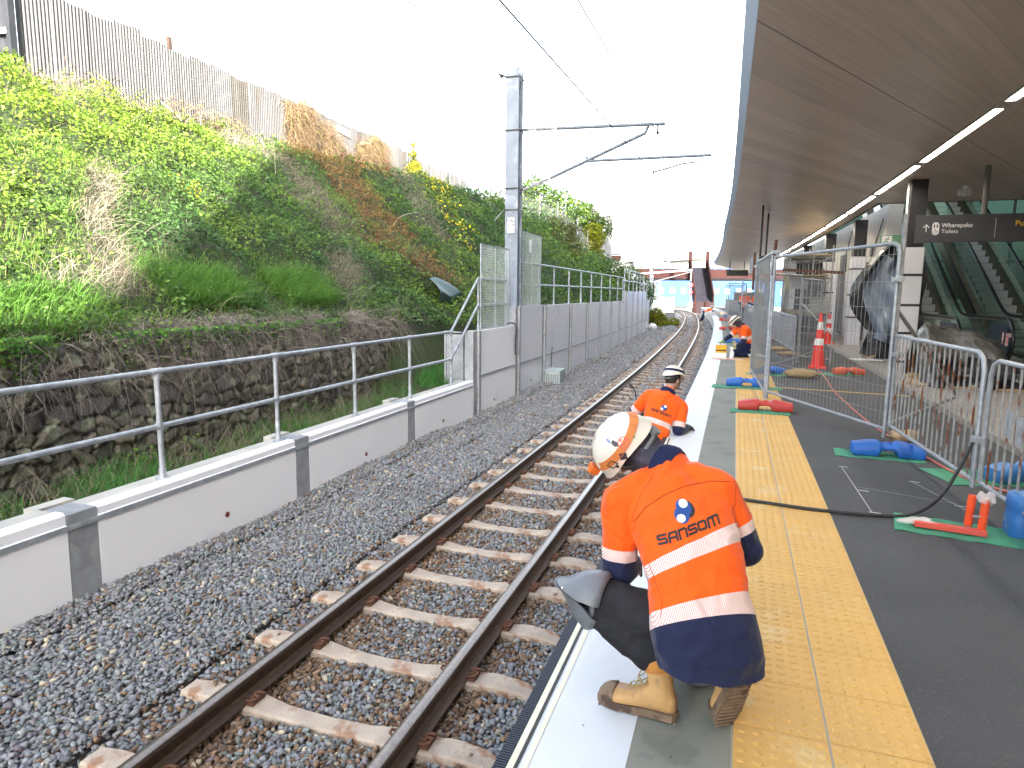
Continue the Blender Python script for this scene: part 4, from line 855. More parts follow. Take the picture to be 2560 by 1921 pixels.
SWH = mat('sign_white', (.72, .72, .74), .6); SYE = mat('sign_yellow', (.75, .42, .03), .6)
def sgn(txt, o, z, size, mt, bold=0, sx=1): return text(txt, PT(SP, o, zc0 + z) + n_ * .057, FR2, size, mt, sg, align='LEFT', bold=bold, sx=sx)
sgn('Wharepaku', 6.31, .055, .105, SWH, .0012); sgn('Toilets', 6.31, -.055, .10, SWH)
sgn('Putanga', 7.47, .07, .14, SYE, .002); sgn('to Rosebank', 7.62, -.07, .10, SWH)
m = MB(); q = lambda o, z: PT(SP, o, zc0 + z) + n_ * .057
for a, b_ in ((q(6.06, -.06), q(6.06, .07)), (q(6.06, .075), q(6.01, .02)), (q(6.06, .075), q(6.11, .02))): m.beam(a, b_, .014, .004, up=n_)
m.beam(q(7.17, -.17), q(7.17, .17), .006, .004, up=n_); obj('arrow', m, SWH, sg)
def rrect(w, h, r, n=6):
    pts = []
    for cx, cy, a0 in ((w / 2 - r, h / 2 - r, 0), (-w / 2 + r, h / 2 - r, 90), (-w / 2 + r, -h / 2 + r, 180), (w / 2 - r, -h / 2 + r, 270)):
        for k in range(n + 1): a = R(a0 + 90 * k / n); pts.append((cx + r * math.cos(a), cy + r * math.sin(a)))
    return pts
m = MB(); cpt = q(6.215, 0); X, Y = FR2.col[0], FR2.col[1]
m.prism([cpt + X * a + Y * b_ for a, b_ in rrect(.115, .235, .055)], cpt, cpt + n_ * .003); obj('pictogram', m, SWH, sg)
m = MB()
for dx in (-.024, .024): c0 = cpt + n_ * .0045; m.sphere(c0 + X * dx + Y * .085, .009, 8, 6); m.prism([c0 + X * (dx + a) + Y * b_ for a, b_ in ((-.012, .07), (.012, .07), (.014, .02), (-.014, .02))], c0, c0 + n_ * .001)
m.tube([c0 + X * (.03 * math.cos(a)) + Y * (-.06 + .03 * math.sin(a)) for a in [k * math.pi / 6 for k in range(-7, 3)]], .004, 5); m.sphere(c0 + X * -.012 + Y * -.005, .009, 8, 6); m.beam(c0 + X * -.01 + Y * -.015, c0 + X * .012 + Y * -.055, .010, .002, up=n_); obj('figures', m, GREY_S, sg)
t_ = thing('exit_sign', PT(17.5, 7.0, 2.6), 'green running man exit sign hanging behind the sheeted column', 'exit sign')
m = MB(); c0 = PT(18.6, 6.35, 2.95); m.box(c0, (.62, .07, .26)); obj('case', m, mat('exit_green', (.10, .22, .14), .5, 0, (.13, .27, .17), 2), t_)
m = MB(); p0 = c0 + Vector((-.17, -.038, 0)); m.box(p0, (.22, .004, .22)); obj('pictogram', m, SWH, t_)
m = MB(); p0 = p0 + Vector((0, -.004, 0)); m.sphere(p0 + Vector((.03, 0, .07)), (.018, .003, .018), 8, 6)
for a, b_ in (((.015, .05), (-.02, -.01)), ((-.02, -.01), (.03, -.03)), ((.03, -.03), (.02, -.08)), ((-.02, -.01), (-.05, -.04)), ((-.05, -.04), (-.08, -.03)), ((.01, .04), (.06, .02)), ((.01, .04), (-.04, .03))): m.beam(p0 + Vector((a[0], 0, a[1])), p0 + Vector((b_[0], 0, b_[1])), .016, .003, up=(0, 1, 0))
obj('figure', m, mat('exit_dark', (.03, .12, .06), .6), t_)
# boxed sign on a pole and departures board farther along
t_ = thing('hanging_display', PT(18, 3.3, 2.2), 'small grey sheeted box hanging from the canopy on a thin black pole', 'display')
pb = Vector((.19, 19.5, 2.36)); m = MB(); m.box(pb, (.50, .22, .42)); obj('box', m, mat('grey_sheeted_box', (.30, .32, .36), .45, 0, (.24, .26, .31), 5, bump=.3, bscale=10), t_, bevel=.02)
m = MB(); m.tube([pb + Vector((0, 0, .2)), Vector((.2, 19.6, 3.99))], .028, 8); obj('pole', m, BLACK_METAL, t_)
t_ = thing('hanging_display', PT(26, 3.9, 2.2), 'thin black pole display hanging behind the mesh fence corner', 'display')
m = MB(); pb = Vector((.36, 21.5, 2.5)); m.tube([pb, Vector((.38, 21.6, 3.99))], .028, 8); m.box(pb, (.3, .2, .5)); obj('pole', m, BLACK_METAL, t_)
t_ = thing('departure_board', PT(45, 4.2, 2.2), 'dark departures board hanging from two poles at the far canopy end', 'sign')
pb = Vector((-.98, 52, 3.12)); m = MB(); m.box(pb, (1.5, .3, .42)); obj('panel', m, mat('board_dark', (.05, .06, .055), .5), t_)
m = MB(); 
for x in (-.55, .45): m.tube([pb + Vector((x, 0, .2)), pb + Vector((x, 0, .85))], .035, 6)
obj('pole', m, BLACK_METAL, t_)
# ------------------------------------------------------------------ escalators
STEPM = mat('escalator_step', (.12, .12, .12), .6, .4, (.09, .09, .09), 9, bump=.1); STEPR = mat('escalator_riser', (.55, .55, .53), .6, .0, (.45, .45, .44), 3, stretch=(60, 60, 1)); DECK = mat('bronze_deck', (.22, .19, .13), .38, .6, (.17, .15, .11), 4); GL = glass('green_glass', (.90, .97, .94)); HRB = mat('handrail_rubber', (.012, .012, .013), .35); SKD = mat('skirt_dark', (.05, .05, .05), .4, .5)
CREAMS = mat('cream_strip', (.55, .55, .42), .5)
ZTOP = 7.0
def hl(s, z0, s0=22.3): return z0 + .05 * .62 * math.log(1 + math.exp(min(50, (s - s0) / .05 / 3))) * 3 if s < s0 + 8 else z0 + .62 * (s - s0)
def escal(o0, label, tail=18.6):
    t_ = thing('escalator', PT(19, o0, 0), label, 'escalator', 'escalators side by side behind the fence')
    w = 1.1; sc_ = [tail + .4, 20, 21, 21.5, 21.9, 22.2, 22.5, 22.8, 23.2, 24, 26, 28, 30, 32]
    for k in range(26):
        s = 22.35 + k * .385; z = .232 * (k + 1) - .04
        m = MB(); m.sweep([(o0 + .14, z - .02), (o0 + .14, z), (o0 + w - .14, z), (o0 + w - .14, z - .02)], [s, s + .385])
        r_ = [PT(s, o0 + .14, z - .24), PT(s, o0 + w - .14, z - .24), PT(s, o0 + w - .14, z - .0), PT(s, o0 + .14, z - .0)]; m.add(r_, [(0, 1, 2, 3)], 1)
        obj('step', m, [STEPM, STEPR], t_)
    m = MB(); m.sweep([(o0 + .02, -.0), (o0 + .02, .012), (o0 + w - .02, .012), (o0 + w - .02, 0)], [18.2, 22.35]); obj('comb_plate', m, mat('comb_plate', (.3, .3, .3), .4, .7), t_)
    for sd, ob in ((-1, o0), (1, o0 + w)):
        def dz(s): return hl(s, .10, 22.55)
        def hz(s): return hl(s, 1.09, 22.3)
        m = MB(); m.loft([[PT(s, ob - .13, dz(s) - .6 if s > 22 else 0), PT(s, ob - .13, dz(s) + .02), PT(s, ob - .02, dz(s) + .06), PT(s, ob + .02, dz(s) + .06), PT(s, ob + .13, dz(s) + .02), PT(s, ob + .13, dz(s) - .6 if s > 22 else 0)] for s in sc_]); obj('deck', m, DECK, t_)
        m = MB(); m.loft([[PT(s, ob - .142, dz(s) - .12), PT(s, ob - .142, dz(s) + .015), PT(s, ob - .131, dz(s) + .015), PT(s, ob - .131, dz(s) - .12)] for s in sc_]); m.loft([[PT(s, ob + .131, dz(s) - .12), PT(s, ob + .131, dz(s) + .015), PT(s, ob + .142, dz(s) + .015), PT(s, ob + .142, dz(s) - .12)] for s in sc_]); obj('skirt', m, SKD, t_)
        g = MB(); g.loft([[PT(s, ob - .006, dz(s) + .03), PT(s, ob - .006, hz(s) - .03), PT(s, ob + .006, hz(s) - .03), PT(s, ob + .006, dz(s) + .03)] for s in sc_])
        n0 = PT(tail + .4, ob, .56); 
        arc = [PT(tail + .4 + .50 * math.cos(a), ob, .58 + .50 * math.sin(a)) for a in [math.pi * (.5 + k / 12) for k in range(13)]]
        g.prism([p + Vector((-.006, 0, 0)) for p in arc], (0, 0, 0), (.012, 0, 0)); obj('glass_panel', g, GL, t_)
        m = MB(); path_ = [PT(s, ob, hz(s)) for s in reversed(sc_)] + [PT(tail + .4 + .53 * math.cos(a), ob, .56 + .53 * math.sin(a)) for a in [math.pi * (.5 + k / 12) for k in range(1, 13)]] + [PT(tail + .9, ob, .03)]
        m.tube(path_, .042, 8); obj('handrail', m, HRB, t_, smooth=True)
        m = MB(); m.tube([p - Vector((0, 0, .055)) if i < len(sc_) else p for i, p in enumerate(path_[:len(sc_)])], .014, 6); obj('trim', m, mat('steel_trim', (.6, .6, .58), .3, .9) if 'steel_trim' not in bpy.data.materials else bpy.data.materials['steel_trim'], t_)
        m = MB(); m.prism([p + Vector((-.05, 0, 0)) for p in [PT(tail + .45 + .46 * math.cos(a), ob, .52 + .44 * math.sin(a)) for a in [math.pi * (.5 + k / 12) for k in range(13)]] + [PT(tail + 1.3, ob, .08), PT(tail + 1.3, ob, .96)]], (0, 0, 0), (.1, 0, 0))
        if sd > 0 or True: obj('newel_panel', m, mat('newel_blue', (.03, .045, .07), .3) if 'newel_blue' not in bpy.data.materials else bpy.data.materials['newel_blue'], t_)
        if sd > 0:
            m = MB(); m.box(PT(tail + .35, ob - .056, .62), (.006, .09, .28)); m.box(PT(tail + .02, ob - .05, .60), (.12, .006, .30)); obj('notice', m, [mat('notice', (.7, .7, .7), .6, 0, (.6, .08, .1), 20)], t_)
            m = MB(); m.loft([[PT(s, ob + .143, dz(s) + .03), PT(s, ob + .143, dz(s) + .075), PT(s, ob + .30, dz(s) + .075), PT(s, ob + .30, dz(s) + .03)] for s in sc_]); obj('cream_strip', m, CREAMS, t_)
    return t_
escal(7.9, 'left escalator, its lower end hidden behind the black sheeted heap'); escal(10.1, 'right escalator with grey steps between two glass sides')
# ------------------------------------------------------------------ temporary fences
def foot_block(c, rz, col, label, L_=.66, group='weighted feet of the temporary fences'):
    """moulded plastic fence foot lying on the ground"""
    t_ = thing('ballast_block', c, label, 'fence foot', group, rz)
    c = Vector(c); rot = Matrix.Rotation(rz, 3, 'Z'); m = MB(); rings = []
    prof = [(-.50, .09, .02, .09), (-.49, .115, .0, .115), (-.40, .12, .0, .125), (-.26, .12, .0, .145), (-.15, .12, .0, .15), (-.135, .12, .005, .15), (-.10, .115, .055, .135), (-.06, .105, .065, .125), (.06, .105, .065, .125), (.10, .115, .055, .135), (.135, .12, .005, .15), (.15, .12, .0, .15), (.26, .12, .0, .145), (.40, .12, .0, .125), (.49, .115, .0, .115), (.50, .09, .02, .09)]
    for x, w, z0, z1 in prof:
        x *= L_; zb = z0 + .012; ring = []
        for a, b_ in ((-w, zb + .02), (-w * .9, zb), (w * .9, zb), (w, zb + .02), (w, z1 - .03), (w * .8, z1), (w * .3, z1 + .005), (-w * .3, z1 + .005), (-w * .8, z1), (-w, z1 - .03)): ring.append(c + rot @ Vector((x, a, b_)))
        rings.append(ring)
    m.loft(rings); o = obj('shell', m, col, t_, smooth=True, sharp=50)
    m = MB()
    m.tube([c + rot @ Vector((0, 0, .09)), c + rot @ Vector((0, 0, .14))], .035, 8); obj('socket', m, col, t_, smooth=True)
    return t_
def plas(name, c, c2): return mat(name, c, .5, 0, c2, 6, spots=(.30, .30, .27), sscale=9, st=.66, bump=.25, bscale=40)
BLUEP = plas('blue_plastic', (.015, .13, .50), (.012, .10, .40)); REDP = plas('red_plastic', (.52, .045, .04), (.42, .035, .03)); ORP = plas('orange_plastic', (.62, .10, .05), (.5, .08, .04)); BLUEF = plas('faded_blue_plastic', (.06, .22, .48), (.03, .14, .38))
MATG = mat('green_mat', (.05, .28, .16), .85, 0, (.045, .22, .13), 5, spots=(.10, .20, .14), sscale=9, st=.55, bump=.2)
def ground_mat(s, o, ls, lo, rz, label, z=.007):
    c = PT(s, o, z if not 2.8 < o < 3.5 else .013); m = MB(); rot = Matrix.Rotation(rz, 3, 'Z'); n = 16; V = []
    for i in range(n + 1):
        for j in (-1, 1): V.append(c + rot @ Vector((lo * (i / n - .5), j * ls / 2 + .006 * math.sin(i * 2.1 + j), .003 * math.sin(i * 1.3))))
    m.v = [tuple(v) for v in V] + [tuple(v + Vector((0, 0, -.005))) for v in V]; m.f = [(2 * i, 2 * i + 2, 2 * i + 3, 2 * i + 1) for i in range(n)] + [(2 * i, 2 * i + 34, 2 * i + 36, 2 * i + 2) for i in range(n)]; m.m = [0] * len(m.f)
    return tag(obj('ground_mat', m, MATG), label, 'mat', 'green mats under the fence feet')
def corr_sheet_color(): pass
MESHW = mat('fence_wire', (.36, .37, .38), .55, .5, (.28, .29, .30), 30)
def mesh_panel(A, B, h, label, brace=None, posts_up=.12, sagg=0):
    """temporary mesh fence between ground points A and B"""
    A = Vector(A); B = Vector(B); d = B - A; L_ = d.length; d = d.normalized(); t_ = thing('mesh_fence', (A + B) / 2, label, 'fence panel', 'temporary wire mesh fence panels')
    up = Vector((0, 0, 1)); z0 = .14
    P_ = lambda u, z: A + d * u + up * z
    m = MB(); m.tube([P_(0, z0 - .10), P_(0, h + .0)], .021, 10); obj('post', m, GALV_OLD if L_ < 2.2 else GALV, t_, smooth=True)
    m = MB(); m.tube([P_(L_, z0 - .10), P_(L_, h - .10), P_(L_ - .03, h - .03), P_(L_ - .10, h)], .021, 10); obj('post', m, GALV, t_, smooth=True)
    m = MB(); m.tube([P_(0, h - .02), P_(L_ - .09, h)], .021, 10); obj('top_rail', m, GALV, t_, smooth=True)
    m = MB(); m.tube([P_(0, z0 + .02), P_(L_, z0)], .019, 8); obj('bottom_rail', m, GALV, t_, smooth=True)
    m = MB(); off = d.cross(up) * .012
    n = int(L_ / .078)
    for i in range(1, n): u = L_ * i / n; m.tube([P_(u, z0 + .01) + off, P_(u + .006 * math.sin(i * 3.3), h * .5) + off * 1.5, P_(u, h - .02) + off], .0024, 4, caps=False)
    for z in np.linspace(z0 + .18, h - .12, 7): m.tube([P_(0, z), P_(L_ * .5, z + .008 * math.sin(z * 9)), P_(L_, z)], .0024, 4, caps=False)
    obj('wire_mesh', m, MESHW, t_); return t_
F1 = PT(10.65, 3.244, 0); F2 = Vector((1.5, 8.30, 0)); F0 = Vector((.09, 13.85, 0)); F3 = Vector((1.105, 16.86, 0)); F4 = Vector((1.85, 20.1, 0))
mesh_panel(F1, F2, 2.19, 'nearest wire mesh panel, standing between the red foot and the blue foot')
mesh_panel(F0, F1 + Vector((-.03, .03, 0)), 2.24, 'wire mesh panel seen almost edge on behind the nearest one')
mesh_panel(F0 + Vector((.04, .03, 0)), F3, 2.05, 'wire mesh panel beyond the sandbag, running toward the cones')
mesh_panel(F3 + Vector((.03, .03, 0)), F4, 2.0, 'wire mesh panel behind the tall road cone')
for k, (a, b_) in enumerate((((-.25, 23.2, 0), (.35, 26, 0)), ((.35, 26.1, 0), (.7, 29.4, 0)), ((-.9, 31, 0), (-.2, 34.5, 0)), ((-1.3, 40, 0), (-.5, 43, 0)))):
    mesh_panel(a, b_, 2.1, ('fence panel beyond the kneeling worker by a banner', 'second panel beyond the kneeling worker', 'distant mesh panel near the far canopy end', 'farthest mesh panel on the platform')[k])
# struts and clamps
st_ = thing('fence_strut', F2, 'diagonal steel strut propping the near mesh fence from behind', 'strut')
m = MB(); m.tube([F2 + Vector((.03, .03, .1)), F2 + Vector((.04, .06, 2.5))], .024, 10); m.tube([F2 + Vector((.05, .08, 1.45)), Vector((3.05, 11.7, .12))], .022, 10); m.tube([Vector((1.52, 8.4, .17)), Vector((3.05, 11.7, .10))], .018, 8); obj('pipe', m, GALV_OLD, st_, smooth=True)
st2 = thing('fence_strut', F1, 'second strut leaning beside the road cone', 'strut'); m = MB(); m.tube([Vector((1.1, 16.9, 1.45)), Vector((1.75, 16.2, .75)), Vector((1.75, 16.2, .08))], .02, 8); m.tube([Vector((1.12, 16.8, .2)), Vector((1.75, 16.2, .2))], .018, 8); obj('pipe', m, GALV_OLD, st2, smooth=True)
def clamp(p, label, s=1):
    m = MB(); p = Vector(p); m.box(p, (.12 * s, .07, .05)); m.box(p + Vector((.02, -.04, 0)), (.03, .03, .07)); m.tube([p + Vector((-.03, -.06, 0)), p + Vector((-.03, .05, 0))], .008, 6)
    return tag(obj('fence_clamp', m, GALV, bevel=.004), label, 'clamp', 'clamps joining the fences')
clamp(F2 + Vector((.06, -.02, .98)), 'pale clamp joining the mesh fence to the barrier'); clamp(F2 + Vector((.0, -.03, 1.80)), 'upper clamp on the near mesh fence post'); clamp(F1 + Vector((0, .03, 2.24)), 'clamp at the top corner of the mesh panels'); clamp(F0 + Vector((.03, .0, 2.15)), 'white clamp on the rusty post tops', 1.3)
m = MB(); m.tube([F0 + Vector((-.05, .02, 1.7)), F0 + Vector((-.05, .02, 2.42))], .022, 8); tag(obj('pole', m, RUST, smooth=True), 'rusty upright pole clamped at the far fence corner', 'pole')
m = MB(); m.tube([F1 + Vector((-.02, .02, 1.9)), F1 + Vector((.0, .03, 2.42))], .024, 8); tag(obj('pole', m, RUST, smooth=True), 'rusty upright pole rising above the nearer fence corner', 'pole')
# ------------------------------------------------------------------ crowd barriers
BARM = mat('rusty_bar', (.40, .41, .42), .55, .55, (.30, .31, .32), 12, spots=(.20, .075, .035), sscale=3.4, st=.52, stretch=(3, 3, 1.4), bump=.15)
def barrier(A, B, h, label, round_a, round_b, plates=False):
    A = Vector(A); B = Vector(B); d = B - A; L_ = d.length; d = d.normalized(); t_ = thing('crowd_barrier', (A + B) / 2, label, 'barrier', 'crowd barriers beside the asphalt'); up = Vector((0, 0, 1)); P_ = lambda u, z: A + d * u + up * z
    z0 = .19; r = .13
    pa = [P_(0, z0)] + ([P_(0, h - r), P_(r * .3, h - r * .3), P_(r, h)] if round_a else [P_(0, h)]); pb = ([P_(L_ - r, h), P_(L_ - r * .3, h - r * .3), P_(L_, h - r)] if round_b else [P_(L_, h)]) + [P_(L_, z0 - .06)]
    m = MB(); m.tube(pa + pb, .019, 10); obj('top_frame', m, GALV, t_, smooth=True, sharp=60)
    m = MB(); m.tube([P_(0, z0), P_(L_, z0)], .0165, 8); obj('bottom_rail', m, GALV, t_, smooth=True)
    n = int(L_ / .118)
    for i in range(1, n): m = MB(); u = L_ * i / n; m.tube([P_(u, z0), P_(u, h)], .0088, 7); obj('bar', m, BARM, t_, smooth=True)
    if plates:
        m = MB(); m.beam(P_(.32, .72), P_(.44, .72), .004, .2); m.beam(P_(.48, .70), P_(.60, .70), .004, .2); obj('maker_plate', m, GALV, t_)
    return t_
B1 = Vector((1.54, 8.28, 0)); B2 = Vector((1.735, 6.02, 0)); B3 = Vector((1.90, 3.85, 0))
barrier(B1, B2, 1.19, 'rust streaked barrier between the mesh fence and the second barrier', False, True)
barrier(B2 + Vector((.03, -.06, 0)), B3, 1.15, 'nearest rusty crowd barrier cut by the frame edge, with small plates on it', True, True, True)
clamp(B2 + Vector((.0, -.03, .52)), 'double coupler tying the two crowd barriers together', .8)
# feet and mats
foot_block((1.40, 7.52, 0), 0, BLUEP, 'big blue fence foot on a green mat beneath the near fence corner', .66)
ground_mat(7.40, 4.18, .36, .80, -.05, 'green mat under the big blue fence foot')
foot_block((.28, 9.86, .006), 0, REDP, 'red fence foot straddling the yellow tiles', .72); ground_mat(9.62, 3.12, .32, .78, -.02, 'green mat under the red foot on the yellow tiles')
foot_block((.03, 12.35, .006), 0, BLUEP, 'blue fence foot on the grey walkway under the second mesh panel', .70); ground_mat(12.1, 2.98, .36, 1.15, 0, 'green mat under the farther blue foot across the tiles')
foot_block((2.35, 6.95, 0), .55, BLUEF, 'faded blue fence foot behind the crowd barrier', .62); ground_mat(6.85, 5.0, .55, 1.0, .3, 'large green mat behind the crowd barriers')
foot_block((1.98, 15.05, 0), .2, ORP, 'orange fence foot beside the tall cone', .60); ground_mat(14.9, 4.75, .45, .95, .2, 'green mat beneath the orange foot')
foot_block((.45, 14.55, 0), .35, BLUEP, 'dark blue foot beside the sandbag', .62); ground_mat(14.3, 3.6, .4, 1.2, .1, 'green mat beneath the sandbag')
foot_block((-.45, 23.3, 0), 0, BLUEP, 'small blue foot beyond the kneeling worker on the walkway', .6); ground_mat(23.2, 2.75, .35, .9, 0, 'green mat beyond the kneeling worker')
foot_block((-.9, 31.6, 0), 0, REDP, 'distant red foot on the walkway', .7); foot_block((-.3, 28.4, 0), 0, BLUEP, 'distant blue foot by the fence line', .7)
# big blue water filled block and red base in the near right corner
t_ = thing('barrier_weight', (1.90, 4.75, 0), 'tall scuffed blue plastic weight standing under the near barrier', 'barrier weight')
BLS = mat('scuffed_blue', (.02, .16, .46), .5, 0, (.03, .13, .36), 4, spots=(.30, .38, .42), sscale=4, st=.56, bump=.3, bscale=30)
m = MB()
for (cx, cy, w, l, h) in ((1.88, 5.30, .26, .22, .30), (1.99, 4.98, .34, .40, .31)):
    rings = []
    for z, k in ((.0, .94), (.02, 1), (.13, 1), (.15, .95), (.19, .95), (.21, 1), (h - .05, .99), (h - .015, .93), (h, .80)): rings.append([Vector((cx + (a - w / 2) * 0 + a_ * k, cy + b_ * k, z)) for a_, b_ in rrect(w, l, .06, 4) for a in (0,)])
    m.loft(rings)
obj('shell', m, BLS, t_, smooth=True, sharp=45)
ground_mat(5.17, 4.28, .40, .78, -.16, 'green mat holding the red steel base and orange tubes')
t_ = thing('tube_base', (1.45, 5.2, 0), 'bright red steel base carrying two upright orange tubes', 'barrier base')
OT = mat('orange_tube', (.85, .10, .02), .35, 0, (.75, .08, .02), 6, coat=.3)
rot = Matrix.Rotation(-.16, 3, 'Z'); m = MB(); m.box((1.39, 5.24, .022), (.42, .09, .022), 0, rot); m.box((1.39, 5.175, .034), (.42, .03, .04), 0, rot); obj('base_plate', m, mat('red_paint', (.70, .06, .04), .45, 0, (.6, .10, .08), 9), t_, bevel=.004)
for x, y, h in ((1.53, 5.31, .25), (1.585, 5.215, .25)):
    m = MB(); m.tube([(x, y, .03), (x + .010, y, h)], .026, 14); obj('tube', m, OT, t_, smooth=True)
m = MB(); m.tube([(1.52, 5.20, .13), (1.62, 5.21, .13)], .007, 6); obj('pin', m, GALV, t_)
PLW = bpy.data.materials.new('clear_wrap'); PLW.use_nodes = True; b = PLW.node_tree.nodes['Principled BSDF']; b.inputs['Base Color'].default_value = (.85, .82, .82, 1); b.inputs['Roughness'].default_value = .3; b.inputs['Alpha'].default_value = .45
def crumple(name, c, sz, n, label, mt, seed, parent=None, cat='plastic wrap'):
    rr = random.Random(seed); m = MB(); m.sphere(c, sz, 22, 14); m.v = [tuple(Vector(c) + (Vector(v) - Vector(c)) * (1 + n * noise.noise(Vector(v) * 14 + Vector((seed, 0, 0))) + n * .6 * noise.noise(Vector(v) * 40))) for v in m.v]
    o = obj(name, m, mt, parent, smooth=True, sharp=70)
    return tag(o, label, cat) if parent is None else o
crumple('plastic_wrap', (1.215, 5.235, .04), (.09, .04, .022), 1.2, 'torn clear plastic wrap on the end of the red base', PLW, 3); crumple('plastic_wrap', (1.60, 5.22, .26), (.045, .04, .05), .9, 'clear plastic wrap bunched around the orange tubes', PLW, 5)
# hose, cords
def cord(name, pts, r, mt, label, cat='cord', n=10):
    P_ = [Vector(p) for p in pts]; out = []
    for i in range(len(P_) - 1):
        p0 = P_[max(i - 1, 0)]; p1 = P_[i]; p2 = P_[i + 1]; p3 = P_[min(i + 2, len(P_) - 1)]
        for k in range(n): t = k / n; out.append(.5 * ((2 * p1) + (p2 - p0) * t + (2 * p0 - 5 * p1 + 4 * p2 - p3) * t * t + (3 * p1 - p0 - 3 * p2 + p3) * t ** 3))
    out.append(P_[-1]); m = MB(); m.tube(out, r, 8); return tag(obj(name, m, mt, smooth=True), label, cat)
cord('black_hose', [(-.02, 5.40, .02), (.18, 5.37, .02), (.55, 5.325, .02), (.93, 5.36, .015), (1.2, 5.45, .02), (1.42, 5.66, .10), (1.58, 5.85, .28), (1.69, 5.95, .50)], .0135, BLACK_RUB, 'thick black hose running from the barrier across the yellow tiles', 'hose')
PINK = mat('pink_cord', (.62, .17, .13), .5, 0, (.5, .13, .1), 20)
cord('extension_cord', [(2.2, 27.5, .012), (1.75, 20, .012), (1.50, 16.7, .012), (1.47, 14, .012), (1.42, 12.4, .012), (1.46, 10.7, .012), (1.55, 9.0, .012), (1.75, 7.6, .012), (2.0, 6.6, .012), (2.6, 6.2, .012), (3.6, 6.3, .012)], .011, PINK, 'faded pink extension cord snaking across the asphalt')
# cones
def cone(c, h, label, base=.38):
    c = Vector(c); t_ = thing('road_cone', c, label, 'road cone', 'orange road cones by the fence'); ORN = bpy.data.materials.get('cone_orange') or mat('cone_orange', (.80, .045, .03), .5, 0, (.70, .035, .03), 9); WHR = bpy.data.materials.get('cone_white') or mat('cone_white', (.82, .82, .82), .5)
    m = MB(); m.loft([[c + Vector((a, b_, z)) for a, b_ in rrect(w, w, .06, 4)] for z, w in ((0, base), (.03, base), (.045, base * .9))]); obj('base', m, ORN, t_, smooth=True, sharp=40)
    r = lambda z: .115 * (1 - (z - .04) / (h - .04)) + .03
    m = MB(); m.tube([c + Vector((0, 0, z)) for z in np.linspace(.04, h, 9)], [r(z) for z in np.linspace(.04, h, 9)], 20); obj('body', m, ORN, t_, smooth=True, sharp=50)
    for f0, f1 in ((.42, .54), (.70, .84)):
        m = MB(); m.tube([c + Vector((0, 0, h * f0)), c + Vector((0, 0, h * f1))], [r(h * f0) + .002, r(h * f1) + .002], 20, caps=False); obj('reflective_band', m, WHR, t_, smooth=True)
    return t_
cone((1.50, 16.2, 0), 1.22, 'tall orange cone with two white bands beside the sandbag'); cone((2.32, 25.0, 0), .98, 'orange cone behind the tall cone, on the left of the pair', .42); cone((2.52, 24.4, 0), .98, 'orange cone behind the tall cone, partly hidden', .42)
# sandbags and paper
SAND = mat('hessian', (.40, .28, .14), .9, 0, (.33, .23, .11), 5, bump=.5, bscale=60); KRAFT = mat('brown_paper', (.42, .30, .18), .85, 0, (.36, .25, .15), 5, bump=.2)
for c, sz, lab in (((1.02, 14.1, .085), (.32, .17, .095), 'plump hessian sandbag on the green mat beside the tall cone'), ((3.15, 14.8, .06), (.22, .12, .07), 'small sandbag at the foot of the nearest column'), ((1.05, 19.0, .06), (.3, .14, .07), 'sandbag behind the mesh fence by the cones'), ((.85, 20.6, .06), (.3, .14, .07), 'farther sandbag behind the mesh fence')):
    crumple('sandbag', c, sz, .22, lab, SAND, hash(lab) % 50 if False else int(c[1] * 3), cat='sandbag')
crumple('paper_bag', (1.66, 8.15, .10), (.13, .12, .07), .5, 'crumpled brown paper beneath the fence corner', KRAFT, 8, cat='paper bag')
crumple('paper_bag', (4.75, 13.3, .12), (.16, .16, .12), .3, 'round brown paper bundle on the cardboard', KRAFT, 18, cat='paper bundle')
crumple('paper_bag', (3.0, 19.0, .12), (.22, .2, .14), .5, 'crumpled brown paper at the foot of the plastic sheeting', KRAFT, 28, cat='paper bag')
m = MB(); m.box((4.3, 14.3, .02), (2.8, 1.6, .025), 0, Matrix.Rotation(-.1, 3, 'Z')); tag(obj('cardboard', m, KRAFT, bevel=.004), 'flat sheet of cardboard on the paving behind the barriers', 'cardboard')
m = MB(); m.box((2.75, 18.6, .02), (.55, .35, .02), 0, Matrix.Rotation(.3, 3, 'Z')); m.box((3.0, 18.3, .04), (.3, .25, .02), 0, Matrix.Rotation(-.2, 3, 'Z')); tag(obj('white_board', m, WHITE_P), 'loose white sheets on the asphalt edge near the cones', 'sheet')
# shade cloth banners on the far barriers
CLOTH = bpy.data.materials.new('shade_cloth'); CLOTH.use_nodes = True; t = CLOTH.node_tree; b = t.nodes['Principled BSDF']; tc = N(t, 'ShaderNodeTexCoord'); mp = N(t, 'ShaderNodeMapping'); mp.inputs['Scale'].default_value = (9, 9, .7); t.links.new(tc.outputs['Object'], mp.inputs[0]); n_ = N(t, 'ShaderNodeTexNoise', Scale=2, Detail=5); t.links.new(mp.outputs[0], n_.inputs['Vector']); r_ = N(t, 'ShaderNodeValToRGB'); r_.color_ramp.elements[0].position = .35; r_.color_ramp.elements[1].position = .7; r_.color_ramp.elements[0].color = (.17, .18, .20, 1); r_.color_ramp.elements[1].color = (.30, .31, .33, 1); t.links.new(n_.outputs[0], r_.inputs[0]); t.links.new(r_.outputs[0], b.inputs['Base Color']); b.inputs['Roughness'].default_value = .9; b.inputs['Alpha'].default_value = .86
